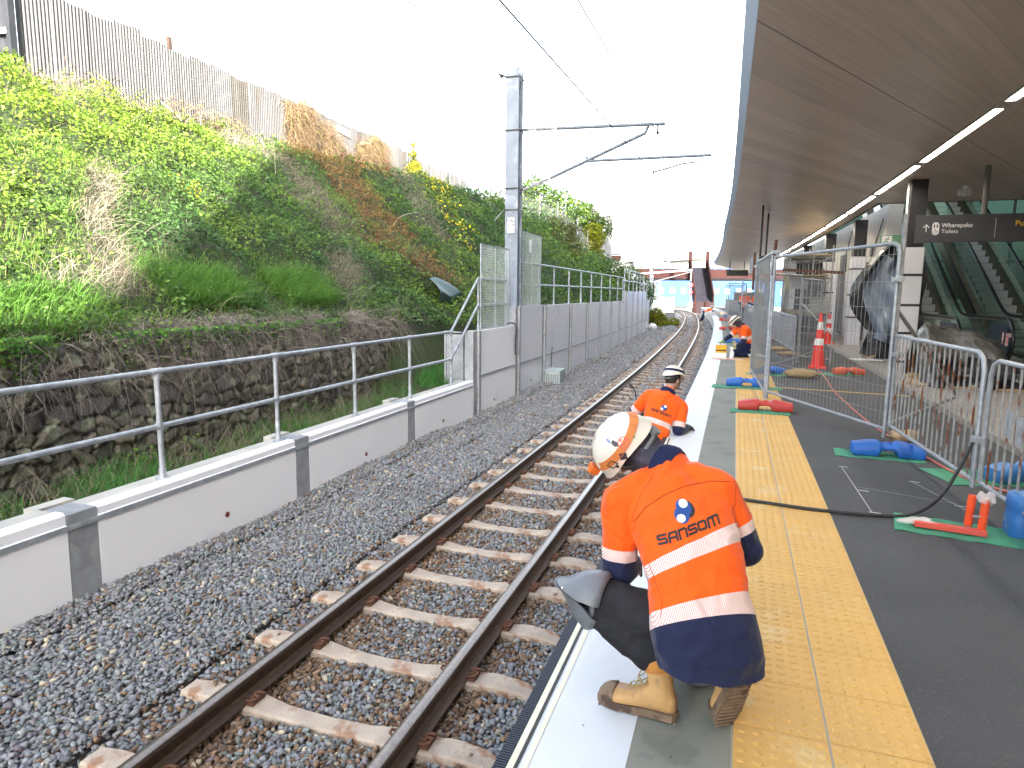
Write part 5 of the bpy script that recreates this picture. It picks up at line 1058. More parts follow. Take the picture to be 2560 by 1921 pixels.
def cloth(A, B, z0, z1, label):
    A = Vector(A); B = Vector(B); d = B - A; s_ = d.normalized().cross(Vector((0, 0, 1))); m = MB(); n = 40; k = 6; vs = []
    for i in range(n + 1):
        for j in range(k + 1): vs.append(A + d * (i / n) + Vector((0, 0, z0 + (z1 - z0) * j / k)) + s_ * (.018 * math.sin(i * 1.1 + j * .3) * (1 - j / k * .7)))
    m.add(vs, [(i * (k + 1) + j, (i + 1) * (k + 1) + j, (i + 1) * (k + 1) + j + 1, i * (k + 1) + j + 1) for i in range(n) for j in range(k)])
    t_ = thing('cloth_barrier', (A + B) / 2, label, 'barrier', 'barriers hung with grey shade cloth'); obj('shade_cloth', m, CLOTH, t_, smooth=True)
    m = MB(); m.tube([A + Vector((0, 0, z1)), B + Vector((0, 0, z1))], .02, 8); m.tube([A + Vector((0, 0, z0)), B + Vector((0, 0, z0))], .014, 8)
    for p in (A, B): m.tube([p, p + Vector((0, 0, z1))], .02, 8)
    obj('frame', m, GALV, t_, smooth=True)
cloth((1.02, 16.6, 0), (.45, 24, 0), .35, 1.12, 'long grey cloth barrier just behind the mesh fence corner')
cloth((.40, 24.6, 0), (-.2, 33, 0), .2, 1.12, 'second grey cloth barrier beyond the kneeling worker')
cloth((.95, 14.9, 0), (.15, 15.2, 0), .95, 1.15, 'short cloth strip tied to the fence beside the sandbag') if False else None
cloth((.5, 23.5, 0), (.55, 28.5, 0), 1.2, 2.1, 'tall dark cloth panel on the fence beyond the corner')
# plastic sheeting over the escalator end
SHEET = bpy.data.materials.new('black_plastic_sheet'); SHEET.use_nodes = True; t = SHEET.node_tree; b = t.nodes['Principled BSDF']; b.inputs['Base Color'].default_value = (.022, .024, .028, 1); b.inputs['Roughness'].default_value = .22; b.inputs['Coat Weight'].default_value = .5; b.inputs['Specular IOR Level'].default_value = .8
tc = N(t, 'ShaderNodeTexCoord'); n_ = N(t, 'ShaderNodeTexNoise', Scale=4, Detail=6, Roughness=.65, Distortion=.8); t.links.new(tc.outputs['Object'], n_.inputs['Vector']); bp = N(t, 'ShaderNodeBump', Strength=1, Distance=.12); t.links.new(n_.outputs[0], bp.inputs['Height']); t.links.new(bp.outputs[0], b.inputs['Normal'])
SHB = SHEET.copy(); SHB.name = 'dusty_black_sheet'; bb = SHB.node_tree.nodes['Principled BSDF']; bb.inputs['Base Color'].default_value = (.075, .072, .070, 1); bb.inputs['Roughness'].default_value = .36
CLR = SHEET.copy(); CLR.name = 'clear_sheet'; bb = CLR.node_tree.nodes['Principled BSDF']; bb.inputs['Base Color'].default_value = (.26, .32, .42, 1); bb.inputs['Roughness'].default_value = .14; bb.inputs['Alpha'].default_value = .8
def gridsurf(f, nu, nv):
    m = MB(); m.add([f(i / nu, j / nv) for i in range(nu + 1) for j in range(nv + 1)], [(i * (nv + 1) + j, (i + 1) * (nv + 1) + j, (i + 1) * (nv + 1) + j + 1, i * (nv + 1) + j + 1) for i in range(nu) for j in range(nv)]); return m
def hang(u, v):   # u 0 left..1 right, v 0 top..1 bottom
    top = Vector((3.22 + .75 * u, 19.2, 2.85 - .15 * u)); bot = Vector((2.72 + 1.35 * u, 18.75, .02 + .12 * (1 - u))); bulge = math.sin(v * math.pi) 
    p = top.lerp(bot, v) + Vector((-.62 * math.sin(min(1, v * 1.25) * math.pi) ** .8 * (1 - u) ** 1.5, -.34 * bulge, .0))
    fo = .13 * math.sin(9 * u + 4 * v + 2.5 * v * v) * (.3 + bulge) + .10 * math.sin(22 * u * (1 - .4 * v) - 5 * v + 1) + .07 * noise.noise(Vector((u * 4, v * 6, 0)))
    return p + Vector((.05 * math.sin(11 * v + 5 * u), -fo, .06 * math.sin(7 * u + 9 * v)))
m = gridsurf(hang, 60, 60); o = obj('plastic_sheeting', m, SHEET, smooth=True); tag(o, 'tall crumpled glossy black plastic sheet hanging over the escalator end', 'plastic sheeting', 'plastic sheeting around the escalators')
m = gridsurf(lambda u, v: hang(.15 + u * .65, .1 + v * .75) + Vector((0, -.05 - .05 * math.sin(13 * v + 7 * u), 0)), 40, 40); o = obj('plastic_sheeting', m, CLR, smooth=True); tag(o, 'bluish translucent plastic layer draped over the hanging black sheet', 'plastic sheeting', 'plastic sheeting around the escalators')
def heap(u, v):   # u along, v over: 0 front bottom ->1 back bottom
    x = 3.05 + 1.35 * u; a = v * math.pi; h = (1.14 - .33 * u) * (math.sin(min(math.pi, a * 1.0)) ** .35 if 0 < v < 1 else 0); y = 14.05 - .2 * u + 1.5 * (v + .08 * math.sin(a * 2)) - (.12 * math.sin(u * 9 + v * 5) if v < .5 else 0)
    e = min(1, min(u, 1 - u) * 9); h *= .55 + .45 * math.sqrt(e)
    q = noise.noise(Vector((u * 5, v * 6, 2))) * .13 + noise.noise(Vector((u * 14, v * 12, 5))) * .05
    if u > .9: x += .10 * math.sin(a)
    return Vector((x + q * .5, y + q, max(.02, h + q * .6 * (h > .1))))
m = gridsurf(heap, 70, 60); o = obj('plastic_sheeting', m, SHB, smooth=True); tag(o, 'dusty black plastic sheet draped over a waist high heap beside the column', 'plastic sheeting', 'plastic sheeting around the escalators')
def skirt(u, v): p = Vector((3.1 + 1.9 * u, 13.75 - .1 * u, 0)); return p + Vector((.04 * math.sin(u * 30 + v * 4), -.10 * v * math.sin(u * 17) + .06 * noise.noise(Vector((u * 9, v * 4, 1))) * 3 - .12 * v, .62 * (1 - v) * (1 - .35 * u) + .015))
m = gridsurf(skirt, 50, 16); o = obj('plastic_sheeting', m, SHEET, smooth=True); tag(o, 'loose black plastic skirt trailing on the cardboard in front of the heap', 'plastic sheeting', 'plastic sheeting around the escalators')
# scaffold beyond
SCF = mat('scaffold_tube', (.42, .42, .40), .5, .5, (.34, .33, .30), 10)
sc_t = thing('scaffold', PT(28, 4.9, 0), 'tube scaffold with shelves and panels standing behind the cloth barrier', 'scaffold')
m = MB()
for x in (1.25, 2.0, 2.6):
    for y in (25.5, 27.5, 30): m.tube([(x, y, 0), (x, y, 3.3)], .028, 6)
for z in (.9, 1.5, 2.2, 2.9):
    for y in (25.5, 27.5, 30): m.tube([(1.2, y, z), (2.65, y, z)], .024, 6)
    for x in (1.25, 2.0, 2.6): m.tube([(x, 25.3, z), (x, 30.2, z)], .024, 6)
m.tube([(1.25, 25.5, .2), (2.6, 25.5, 2.2)], .022, 6); m.tube([(1.25, 25.5, 2.2), (1.25, 30, .2)], .022, 6); obj('tube', m, SCF, sc_t, smooth=True)
m = MB()
for z in (.95, 2.25, 2.95): m.box((1.9, 27.7, z + .03), (1.3, 4.6, .04))
obj('board', m, mat('scaffold_board', (.40, .32, .19), .8, 0, (.3, .24, .15), 3), sc_t)
PPN = mat('pale_panel', (.45, .45, .44), .7, 0, (.36, .37, .38), 4); m = MB(); m.box((1.62, 25.9, 2.02), (.55, .03, .42)); obj('panel', m, PPN, sc_t); m = MB(); m.box((2.3, 25.9, 1.2), (.6, .03, .5)); obj('panel', m, PPN, sc_t)
m = MB(); m.box((1.25, 26.2, 2.0), (.16, .10, .50)); obj('work_lamp', m, mat('yellow_item', (.60, .52, .12), .5), sc_t)
m = MB(); m.beam((1.0, 24.9, 2.45), (2.9, 24.9, 2.35), .05, .10); obj('rusty_beam', m, RUST, sc_t)
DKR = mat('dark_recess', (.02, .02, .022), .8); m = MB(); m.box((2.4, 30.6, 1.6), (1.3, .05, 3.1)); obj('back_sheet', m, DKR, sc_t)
# cable crate by the wall
t_ = thing('ballast_crate', PT(16.8, -1.72, -.8), 'pale plastic crate with a handle standing against the tall wall', 'crate')
CR = mat('crate_plastic', (.42, .50, .50), .6, 0, (.36, .43, .44), 8); rotc = Matrix.Rotation(TH(17), 3, 'Z'); c0 = PT(17.05, -1.74, -.62)
m = MB(); m.box(c0, (.40, .62, .36), 0, rotc); obj('body', m, CR, t_, bevel=.012)
m = MB()
for k in range(9): m.box(c0 + rotc @ Vector((.203, -.26 + k * .065, -.02)), (.006, .035, .24), 0, rotc)
for k in range(6): m.box(c0 + rotc @ Vector((-.15 + k * .06, -.313, -.02)), (.035, .006, .24), 0, rotc)
obj('grille', m, mat('crate_grille', (.22, .26, .27), .7), t_)
m = MB(); m.box(c0 + Vector((0, 0, .19)), (.44, .66, .03), 0, rotc); m.tube([c0 + rotc @ Vector((.0, -.12, .2)), c0 + rotc @ Vector((0, -.12, .25)), c0 + rotc @ Vector((0, .12, .25)), c0 + rotc @ Vector((0, .12, .2))], .01, 6); obj('lid', m, CR, t_, bevel=.006)
cord('wall_cable', [PT(17.4, W0 + .03, -.45), PT(17.42, W0 + .025, -.3), PT(17.46, W0 + .03, 0), PT(17.5, W0 + .025, .14)], .012, BLACK_RUB, 'black cable running down the tall wall to the crate', 'cable')
cord('wall_cable', [PT(14.0, HO + .03, .90), PT(14.12, HO + .1, .93), PT(14.22, W0 + .03, .86), PT(14.24, W0 + .02, .5), PT(14.24, W0 + .02, .2)], .014, BLACK_RUB, 'short black cable dropping over the wall top at the wire screen', 'cable')
# green tarp on the bank
m = gridsurf(lambda u, v: PT(14.0 + 1.25 * u, -3.75 - .5 * v + .25 * math.sin(v * 3), float(bank_z(14.6, -3.8)) + .05 + .62 * v - .12 * u * v + .05 * math.sin(u * 7 + v * 3) + (.02 * math.sin(9 * v))), 20, 16)
tag(obj('tarpaulin', m, mat('dark_green_tarp', (.015, .05, .045), .5, 0, (.02, .06, .05), 5, bump=.3, bscale=12), smooth=True), 'dark green tarpaulin lying in the weeds above the tall wall', 'tarpaulin')
# ------------------------------------------------------------------ people
def fuse(mb, voxel, smooth=4, name='fused'):
    me = mb.mesh('_f'); o = bpy.data.objects.new('_f', me); COL.objects.link(o)
    r = o.modifiers.new('r', 'REMESH'); r.mode = 'VOXEL'; r.voxel_size = voxel
    if smooth: s = o.modifiers.new('s', 'SMOOTH'); s.iterations = smooth; s.factor = .5
    bpy.context.view_layer.update(); out = bpy.data.meshes.new_from_object(o.evaluated_get(bpy.context.evaluated_depsgraph_get())); bpy.data.objects.remove(o); bpy.data.meshes.remove(me); out.name = name; return out
def coords(me): a = np.zeros(len(me.vertices) * 3, np.float32); me.vertices.foreach_get('co', a); return a.reshape(-1, 3).astype(float)
def normals(me): a = np.zeros(len(me.vertices) * 3, np.float32); me.vertex_normals.foreach_get('vector', a); return a.reshape(-1, 3).astype(float)
def setco(me, V): me.vertices.foreach_set('co', np.ascontiguousarray(V, np.float32).ravel()); me.update()
def fattr(me, name, v): a = me.attributes.new(name, 'FLOAT', 'POINT'); a.data.foreach_set('value', np.ascontiguousarray(v, np.float32))
def limb(mb, pts, rr, n=14):
    pts = [Vector(p) for p in pts]; out = []; ro = []
    for i in range(len(pts) - 1):
        for k in range(5): t = k / 5; out.append(pts[i].lerp(pts[i + 1], t)); ro.append(rr[i] + (rr[i + 1] - rr[i]) * t)
    out.append(pts[-1]); ro.append(rr[-1]); mb.tube(out, ro, n)
    for p, r_ in zip(pts, rr): mb.sphere(p, r_ * .985, 14, 10)
def segdist(V, a, b):
    a = np.array(a); b = np.array(b); d = b - a; L2 = d @ d; t = np.clip(((V - a) @ d) / L2, 0, 1); return np.linalg.norm(V - a - t[:, None] * d, axis=1), t
def ellring(c, X, Y, n=28, p=2.0):
    out = []
    for j in range(n):
        a = 2 * math.pi * j / n; ca, sa = math.cos(a), math.sin(a); out.append(Vector(c) + Vector(X) * (abs(ca) ** (2 / p)) * (1 if ca >= 0 else -1) + Vector(Y) * (abs(sa) ** (2 / p)) * (1 if sa >= 0 else -1))
    return out
def wrinkle(me, amp, sc, seed=0, aniso=(1, 1, 1)):
    V = coords(me); Nn = normals(me); q = np.array([noise.noise(Vector((v[0] * sc * aniso[0] + seed, v[1] * sc * aniso[1], v[2] * sc * aniso[2]))) + .5 * noise.noise(Vector((v[0] * sc * 2.3 + seed, v[1] * sc * 2.3, v[2] * sc * 2.3))) for v in V]); q = 1 - np.abs(q) * 3
    setco(me, V + Nn * (q * amp)[:, None])
def shirt_mat(name, tb, ab, tapedir, navy=(.008, .013, .05), orange=(.88, .115, .004)):
    """tb: torso thresholds [navy|tape|orange|tape|orange]; ab: arm thresholds [orange|tape|navy]"""
    m, t, b = nodes_of(name); L = t.links; tc = N(t, 'ShaderNodeTexCoord')
    n0 = N(t, 'ShaderNodeTexNoise', Scale=9, Detail=4); L.new(tc.outputs['Object'], n0.inputs['Vector'])
    orr = N(t, 'ShaderNodeMix', data_type='RGBA'); L.new(n0.outputs[0], orr.inputs[0]); orr.inputs[6].default_value = c4(orange); orr.inputs[7].default_value = c4((orange[0] * .93, orange[1] * .8, orange[2]))
    vm = N(t, 'ShaderNodeVectorMath', operation='DOT_PRODUCT'); vm.inputs[1].default_value = tapedir; L.new(tc.outputs['Object'], vm.inputs[0])
    sn = N(t, 'ShaderNodeMath', operation='FRACT'); L.new(vm.outputs['Value'], sn.inputs[0]); lt = N(t, 'ShaderNodeMath', operation='LESS_THAN'); lt.inputs[1].default_value = .26; L.new(sn.outputs[0], lt.inputs[0])
    tape = N(t, 'ShaderNodeMix', data_type='RGBA'); L.new(lt.outputs[0], tape.inputs[0]); tape.inputs[6].default_value = (.70, .62, .62, 1); tape.inputs[7].default_value = (.60, .20, .12, 1)
    def chain(attr, th, cols):
        a = N(t, 'ShaderNodeAttribute', attribute_name=attr); out = cols[0]
        for v, c in zip(th, cols[1:]):
            g = N(t, 'ShaderNodeMath', operation='GREATER_THAN'); g.inputs[1].default_value = v; L.new(a.outputs['Fac'], g.inputs[0])
            mx = N(t, 'ShaderNodeMix', data_type='RGBA'); L.new(g.outputs[0], mx.inputs[0]); 
            for k, q in ((6, out), (7, c)):
                if isinstance(q, tuple): mx.inputs[k].default_value = q
                else: L.new(q, mx.inputs[k])
            out = mx.outputs[2]
        return out
    nv = c4(navy); tor = chain('tt', tb, [nv, tape.outputs[2], orr.outputs[2], tape.outputs[2], orr.outputs[2]]); arm = chain('aa', ab, [orr.outputs[2], tape.outputs[2], nv])
    ia = N(t, 'ShaderNodeAttribute', attribute_name='isarm'); g = N(t, 'ShaderNodeMath', operation='GREATER_THAN'); g.inputs[1].default_value = .5; L.new(ia.outputs['Fac'], g.inputs[0])
    fin = N(t, 'ShaderNodeMix', data_type='RGBA'); L.new(g.outputs[0], fin.inputs[0]); L.new(tor, fin.inputs[6]); L.new(arm, fin.inputs[7]); L.new(fin.outputs[2], b.inputs['Base Color'])
    b.inputs['Roughness'].default_value = .75; b.inputs['Sheen Weight'].default_value = .15; b.inputs['Specular IOR Level'].default_value = .25
    n1 = N(t, 'ShaderNodeTexNoise', Scale=4.5, Detail=2, Roughness=.45, Distortion=1.3); L.new(tc.outputs['Object'], n1.inputs['Vector']); n2 = N(t, 'ShaderNodeTexNoise', Scale=600, Detail=2); L.new(tc.outputs['Object'], n2.inputs['Vector'])
    b1 = N(t, 'ShaderNodeBump', Strength=.9, Distance=.05); L.new(n1.outputs[0], b1.inputs['Height']); b2 = N(t, 'ShaderNodeBump', Strength=.15, Distance=.002); L.new(n2.outputs[0], b2.inputs['Height']); L.new(b1.outputs[0], b2.inputs['Normal']); L.new(b2.outputs[0], b.inputs['Normal'])
    return m
def cloth_mat(name, c, c2, spots=None):
    m = mat(name, c, .85, 0, c2, 9, spots=spots, sscale=13, st=.66, bump=.7, bscale=11, spec=.25); return m
TROU = cloth_mat('charcoal_cloth', (.014, .015, .019), (.021, .022, .027)); NAVY = cloth_mat('navy_cloth', (.008, .013, .05), (.011, .017, .06)); SKIN = mat('skin', (.42, .24, .17), .55); HAIR = mat('dark_hair', (.02, .015, .012), .7)
SNOOD = mat('patterned_snood', (.028, .026, .042), .8, 0, (.045, .042, .065), 20, spots=(.19, .18, .25), sscale=26, st=.60, bump=.4, bscale=14)
LEATH = mat('tan_leather', (.50, .31, .13), .72, 0, (.42, .25, .10), 9, spots=(.22, .15, .09), sscale=9, st=.60, bump=.35, bscale=30); COLL = mat('collar_leather', (.44, .19, .035), .55, 0, (.38, .16, .03), 14); SOLEM = mat('worn_sole', (.13, .09, .062), .85, 0, (.23, .16, .11), 12, spots=(.065, .042, .03), sscale=14, st=.52, bump=.5, bscale=40)
HELM = mat('scuffed_white_helmet', (.74, .70, .63), .38, 0, (.64, .58, .50), 5, spots=(.26, .21, .16), sscale=17, st=.60, coat=.2, bump=.05)
KPAD = mat('grey_knee_pad', (.15, .165, .19), .40, 0, (.12, .135, .155), 7, spots=(.16, .16, .16), sscale=20, st=.62, bump=.15, bscale=60); LACE = mat('yellow_lace', (.45, .33, .07), .8, 0, (.2, .15, .05), 120); ORS = mat('orange_strap', (.62, .20, .045), .6, 0, (.50, .16, .04), 30)
GLOVE = mat('green_glove', (.20, .28, .10), .7, 0, (.14, .2, .08), 12); DGLOVE = mat('dark_glove', (.03, .03, .035), .7); GREYP = mat('grey_dial', (.16, .17, .18), .5); EARM = mat('ear_plastic', (.05, .05, .055), .5)
def frame3(F, U):
    F = Vector(F).normalized(); U = Vector(U); U = (U - F * U.dot(F)).normalized(); X = F.cross(U); return Matrix((X, F, U)).transposed()
def hand_into(mb, w, d, palmn, s=1.0, curl=.9):
    """palm and five unequal curled fingers; w wrist, d pointing direction, palmn palm normal"""
    d = Vector(d).normalized(); n_ = Vector(palmn); n_ = (n_ - d * n_.dot(d)).normalized(); x = d.cross(n_); w = Vector(w)
    for q, r_ in ((-.026, .013), (-.009, .0145), (.009, .0145), (.026, .013)): mb.tube([w + d * .01 * s + x * q * .7 * s, w + d * .05 * s + x * q * s, w + d * .09 * s + x * q * 1.05 * s], [r_ * s, r_ * 1.15 * s, r_ * .95 * s], 8)
    mb.sphere(w + d * .045 * s, (.036 * s, .036 * s, .036 * s) if False else .030 * s, 10, 8)
    for k, (q, L_) in enumerate(((-.030, .062), (-.010, .078), (.010, .074), (.029, .058))):
        p = w + d * .088 * s + x * q * s; a = 0; pts = [p]
        for j in range(3): a += curl * (.5 + .1 * k * .4); p = p + (d * math.cos(a) + n_ * math.sin(a)) * L_ / 3 * s * (1.15 - .12 * j); pts.append(p)
        mb.tube(pts, [.0092 * s, .0088 * s, .008 * s, .007 * s], 8); mb.sphere(pts[-1], .0068 * s, 8, 6)
    p = w + d * .028 * s - x * .030 * s; pts = [p, p + (d * .5 - x * .7 + n_ * .4) * .030 * s, p + (d * .95 - x * .75 + n_ * .9) * .040 * s, p + (d * 1.5 - x * .6 + n_ * 1.5) * .042 * s]; mb.tube(pts, [.0125 * s, .011 * s, .0095 * s, .008 * s], 8); mb.sphere(pts[-1], .0078 * s, 8, 6)
def head_into(mb, c, Fm, s=1.0):
    """head with brow, nose, lips, chin and ears in the frame Fm (x right, y forward, z up)"""
    P_ = lambda x, y, z: Vector(c) + Fm @ Vector((x * s, y * s, z * s))
    mb.sphere(P_(0, -.01, .03), (.076 * s, .095 * s, .10 * s), 18, 14, rot=Fm); mb.sphere(P_(0, .02, -.045), (.060 * s, .070 * s, .068 * s), 16, 12, rot=Fm)
    mb.sphere(P_(0, .055, -.092), (.028 * s, .024 * s, .022 * s), 10, 8, rot=Fm); mb.tube([P_(0, .083, .012), P_(0, .100, -.012), P_(0, .108, -.030), P_(0, .092, -.036)], [.009 * s, .011 * s, .014 * s, .010 * s], 8)
    for sx_ in (-1, 1):
        mb.tube([P_(sx_ * .012, .088, .022), P_(sx_ * .038, .078, .026), P_(sx_ * .055, .058, .020)], [.010 * s, .010 * s, .009 * s], 8); mb.sphere(P_(sx_ * .077, -.005, -.02), (.012 * s, .020 * s, .032 * s), 8, 8, rot=Fm); mb.sphere(P_(sx_ * .04, .062, -.022), (.02 * s, .018 * s, .018 * s), 8, 8, rot=Fm)
    for z in (-.058, -.068): mb.tube([P_(-.024, .078, z), P_(0, .090, z), P_(.024, .078, z)], [.005 * s, .0075 * s, .005 * s], 6)
def eyes(c, Fm, par):
    P_ = lambda x, y, z: Vector(c) + Fm @ Vector((x, y, z)); w = mat('eye_white', (.7, .7, .68), .3) if 'eye_white' not in bpy.data.materials else bpy.data.materials['eye_white']
    m = MB(); k = MB()
    for sx_ in (-1, 1): m.sphere(P_(sx_ * .031, .070, .004), .012, 10, 8); k.sphere(P_(sx_ * .031, .0795, .004), .0055, 8, 6)
    obj('eye', m, w, par, smooth=True); obj('iris', k, HAIR, par, smooth=True)
def helmet(par, c, Fm, strapmat, detail=True, name='helmet'):
    P_ = lambda x, y, z: Vector(c) + Fm @ Vector((x, y, z)); nu, nv = 48, 22
    def rim(a):   # a: 0 = right, pi/2 = front
        return -.012 + .018 * math.cos(2 * a) * 0 + (.004 if math.sin(a) > 0 else -.036 * (-math.sin(a)) ** 2) + .02 * abs(math.cos(a)) ** 4
    def shell(k, a, off=0):
        ph = k / nv * math.pi / 2; r0 = math.sin(ph); rx, ry, rz_ = .123 + off, .150 + off, .122 + off; z = rz_ * math.cos(ph)
        x = rx * math.cos(a) * r0 ** .92; y = ry * math.sin(a) * r0 ** .92 + .0
        rr_ = rim(a); 
        if k > nv * .82: f = (k - nv * .82) / (nv * .18); z = z * (1 - f) + rr_ * f; x *= 1 + .02 * f; y *= 1 + (.10 if math.sin(a) > .3 else .04) * f * max(0, abs(math.sin(a)))
        ridge = .004 * math.exp(-((abs(x) - .045) / .010) ** 2) * (1 if k < nv * .8 else 0); return P_(x, y, z + ridge)
    m = MB(); m.loft([[shell(k, 2 * math.pi * j / nu) for j in range(nu)] for k in range(0, nv + 1)] + [[shell(k, 2 * math.pi * j / nu, -.008) for j in range(nu)] for k in range(nv, 1, -1)], caps=False)
    h = obj(name, m, HELM, par, smooth=True, sharp=60)
    # lamp strap around the shell
    def band(z0, z1, tilt, mt, nm, y0=-9, y1=9):
        m = MB(); n = 60; vs = []
        for j in range(n):
            a = 2 * math.pi * j / n; zz = z0 + tilt * math.sin(a); 
            for z, off in ((zz - z1, .0025), (zz + z1, .0025)):
                cphi = min(.999, max(0, z / .122)); r0 = math.sqrt(1 - cphi ** 2) ** .92; vs.append(P_((.123 + off) * math.cos(a) * r0, (.150 + off) * math.sin(a) * r0 * (1.0 + .04 * (z < .03)), z))
        m.add(vs, [(2 * j, (2 * j + 2) % (2 * n), (2 * j + 3) % (2 * n), 2 * j + 1) for j in range(n)]); return obj(nm, m, mt, h, smooth=True)
    band(.050, .016, .012, strapmat, 'lamp_strap')
    if detail:
        m = MB(); m.box(P_(0, .158, .052), (.055, .03, .042), 0, Fm); m.tube([P_(0, .165, .052), P_(0, .182, .052)], .022, 14); obj('head_lamp', m, mat('lamp_orange', (.70, .16, .02), .4), h, bevel=.004)
        m = MB(); m.tube([P_(.02 * math.cos(a) * 1.0 - .128, .02 + .014 * math.sin(a) * 1.3, .050 + .0) for a in ()] or [P_(-.126, .035, .034), P_(-.126, .035, .066), P_(-.120, .065, .066), P_(-.120, .065, .034), P_(-.126, .035, .034)], .0025, 5); obj('buckle', m, DGLOVE, h)
        # stickers
        def disc(x, y, z, r_, mt, nm, sides=20, ring=0, sq=1):
            d = Vector((x / .123 ** 2, y / .150 ** 2, z / .122 ** 2)).normalized(); k = 1 / math.sqrt((x / .123) ** 2 + (y / .150) ** 2 + (z / .122) ** 2); c0 = Vector((x, y, z)) * k + d * .002; t1 = d.cross(Vector((0, 1, 0))).normalized(); t2 = d.cross(t1); m = MB()
            outer = [P_(*(c0 + t1 * r_ * math.cos(2 * math.pi * j / sides) + t2 * r_ * sq * math.sin(2 * math.pi * j / sides))) for j in range(sides)]
            if ring: inn = [P_(*(c0 + (t1 * math.cos(2 * math.pi * j / sides) + t2 * math.sin(2 * math.pi * j / sides)) * r_ * .84)) for j in range(sides)]; m.add(outer + inn, [(j, (j + 1) % sides, sides + (j + 1) % sides, sides + j) for j in range(sides)])
            else: m.add(outer, [tuple(range(sides))])
            obj(nm, m, mt, h)
            return c0, t1, t2
        REDS = mat('sticker_red', (.60, .10, .07), .5); GRS = mat('sticker_green', (.04, .35, .22), .5); BKS = mat('sticker_dark', (.03, .03, .05), .4); BLS_ = mat('sticker_blue', (.2, .3, .5), .5)
        c0, t1, t2 = disc(-.105, -.055, .055, .026, REDS, 'sticker', ring=1); m = MB(); q = lambda a, b_: P_(*(c0 + Vector((0, 0, 0)) + t1 * a + t2 * b_)); m.add([q(-.007, -.02), q(.005, -.02), q(.005, .02), q(-.007, .02)], [(0, 1, 2, 3)]); m.add([q(-.019, -.006), q(-.011, -.006), q(-.011, .007), q(-.019, .007)], [(0, 1, 2, 3)]); obj('sticker', m, REDS, h)
        disc(-.118, -.004, .028, .021, BKS, 'sticker', sides=4); disc(-.09, -.09, .03, .013, GRS, 'sticker', sides=4); disc(-.095, -.03, .082, .020, BKS, 'sticker', sides=5, sq=.6); disc(-.07, -.02, .10, .016, BLS_, 'sticker', sides=6, sq=.4); disc(-.06, .06, .09, .015, mat('sticker_pale', (.7, .75, .72), .5), 'sticker', sides=4); disc(-.11, .05, .02, .008, BKS, 'sticker', sides=6)
    return h
def boot(par, heel, F, U, shaft_to, name='boot', s=1.0):
    Fm = frame3(F, U); P_ = lambda x, y, z: Vector(heel) + Fm @ Vector((x * s, y * s, z * s)); m = MB(); rings = []
    for y, w, z0, z1 in ((-.035, .022, .03, .085), (-.02, .034, .022, .115), (.03, .040, .022, .135), (.07, .040, .022, .128), (.11, .043, .022, .100), (.15, .050, .022, .082), (.19, .054, .022, .078), (.225, .050, .022, .072), (.25, .036, .024, .060), (.262, .016, .03, .045)):
        rings.append(ellring(P_(0, y, (z0 + z1) / 2), Fm @ Vector((w * s, 0, 0)), Fm @ Vector((0, 0, (z1 - z0) / 2 * s)), 18, 2.6))
    m.loft(rings); top = Vector(shaft_to); a0 = P_(0, .02, .10); limb(m, [P_(0, .015, .06), a0, a0.lerp(top, .5), top], [.040 * s, .046 * s, .050 * s, .050 * s], 14)
    b_ = obj(name, fuse(m, .006 * s, 3), LEATH, par, smooth=True, sharp=80)
    d = (top - a0).normalized(); m = MB(); m.tube([top - d * .035 * s, top - d * .02 * s, top + d * .012 * s, top + d * .02 * s], [.058 * s, .062 * s, .063 * s, .056 * s], 18); obj('collar', m, COLL, b_, smooth=True)
    m = MB(); out = [(-.046, .0), (-.040, -.028), (0, -.045), (.040, -.028), (.046, .0), (.046, .07), (.052, .14), (.057, .20), (.045, .25), (.020, .275), (-.020, .275), (-.045, .25), (-.057, .20), (-.052, .14), (-.046, .07)]
    m.prism([P_(x, y, .006) for x, y in out], (0, 0, 0), Fm @ Vector((0, 0, .030 * s)))
    for y in [-.035 + .018 * k for k in range(6)] + [.10 + .020 * k for k in range(9)]: w = .040 if y < .1 else .050 - .1 * max(0, y - .2); m.box(P_(0, y, .003), (w * 1.8 * s, .010 * s, .009 * s), 0, Fm)
    obj('sole', m, SOLEM, b_, bevel=.003)
    m = MB(); rings = [ellring(P_(0, y, z), Fm @ Vector((w * s, 0, 0)), Fm @ Vector((0, 0, h * s)), 16, 2.6) for y, w, z, h in ((.205, .0565, .048, .036), (.235, .052, .045, .033), (.256, .040, .042, .025), (.270, .018, .038, .012))]; m.loft(rings); obj('toe_cap', m, SOLEM, b_, smooth=True)
    m = MB()
    for k in range(5):
        t = k / 4; y = .150 - .085 * t; z = .094 + .040 * t + .004
        for sx_ in (-1, 1): m.tube([P_(-sx_ * .022, y, z - .004), P_(0, y - .006, z + .010), P_(sx_ * .022, y - .014, z + .004)], .0022 * s, 5)
    c0 = P_(0, .075, .145)
    for sx_ in (-1, 1): m.tube([c0 + Fm @ Vector((sx_ * .035 * math.sin(a), .02 - .02 * math.cos(a), .012 * math.sin(2 * a))) for a in np.linspace(0, math.pi * 1.5, 9)], .0022 * s, 5)
    obj('laces', m, LACE, b_, smooth=True); return b_
def torso_rings(secs, grow=0.0):
    out = []
    for c, X, hw_, Y, hd in secs: out.append(ellring(c, Vector(X).normalized() * (hw_ + grow), Vector(Y).normalized() * (hd + grow), 30, 2.35))
    return out
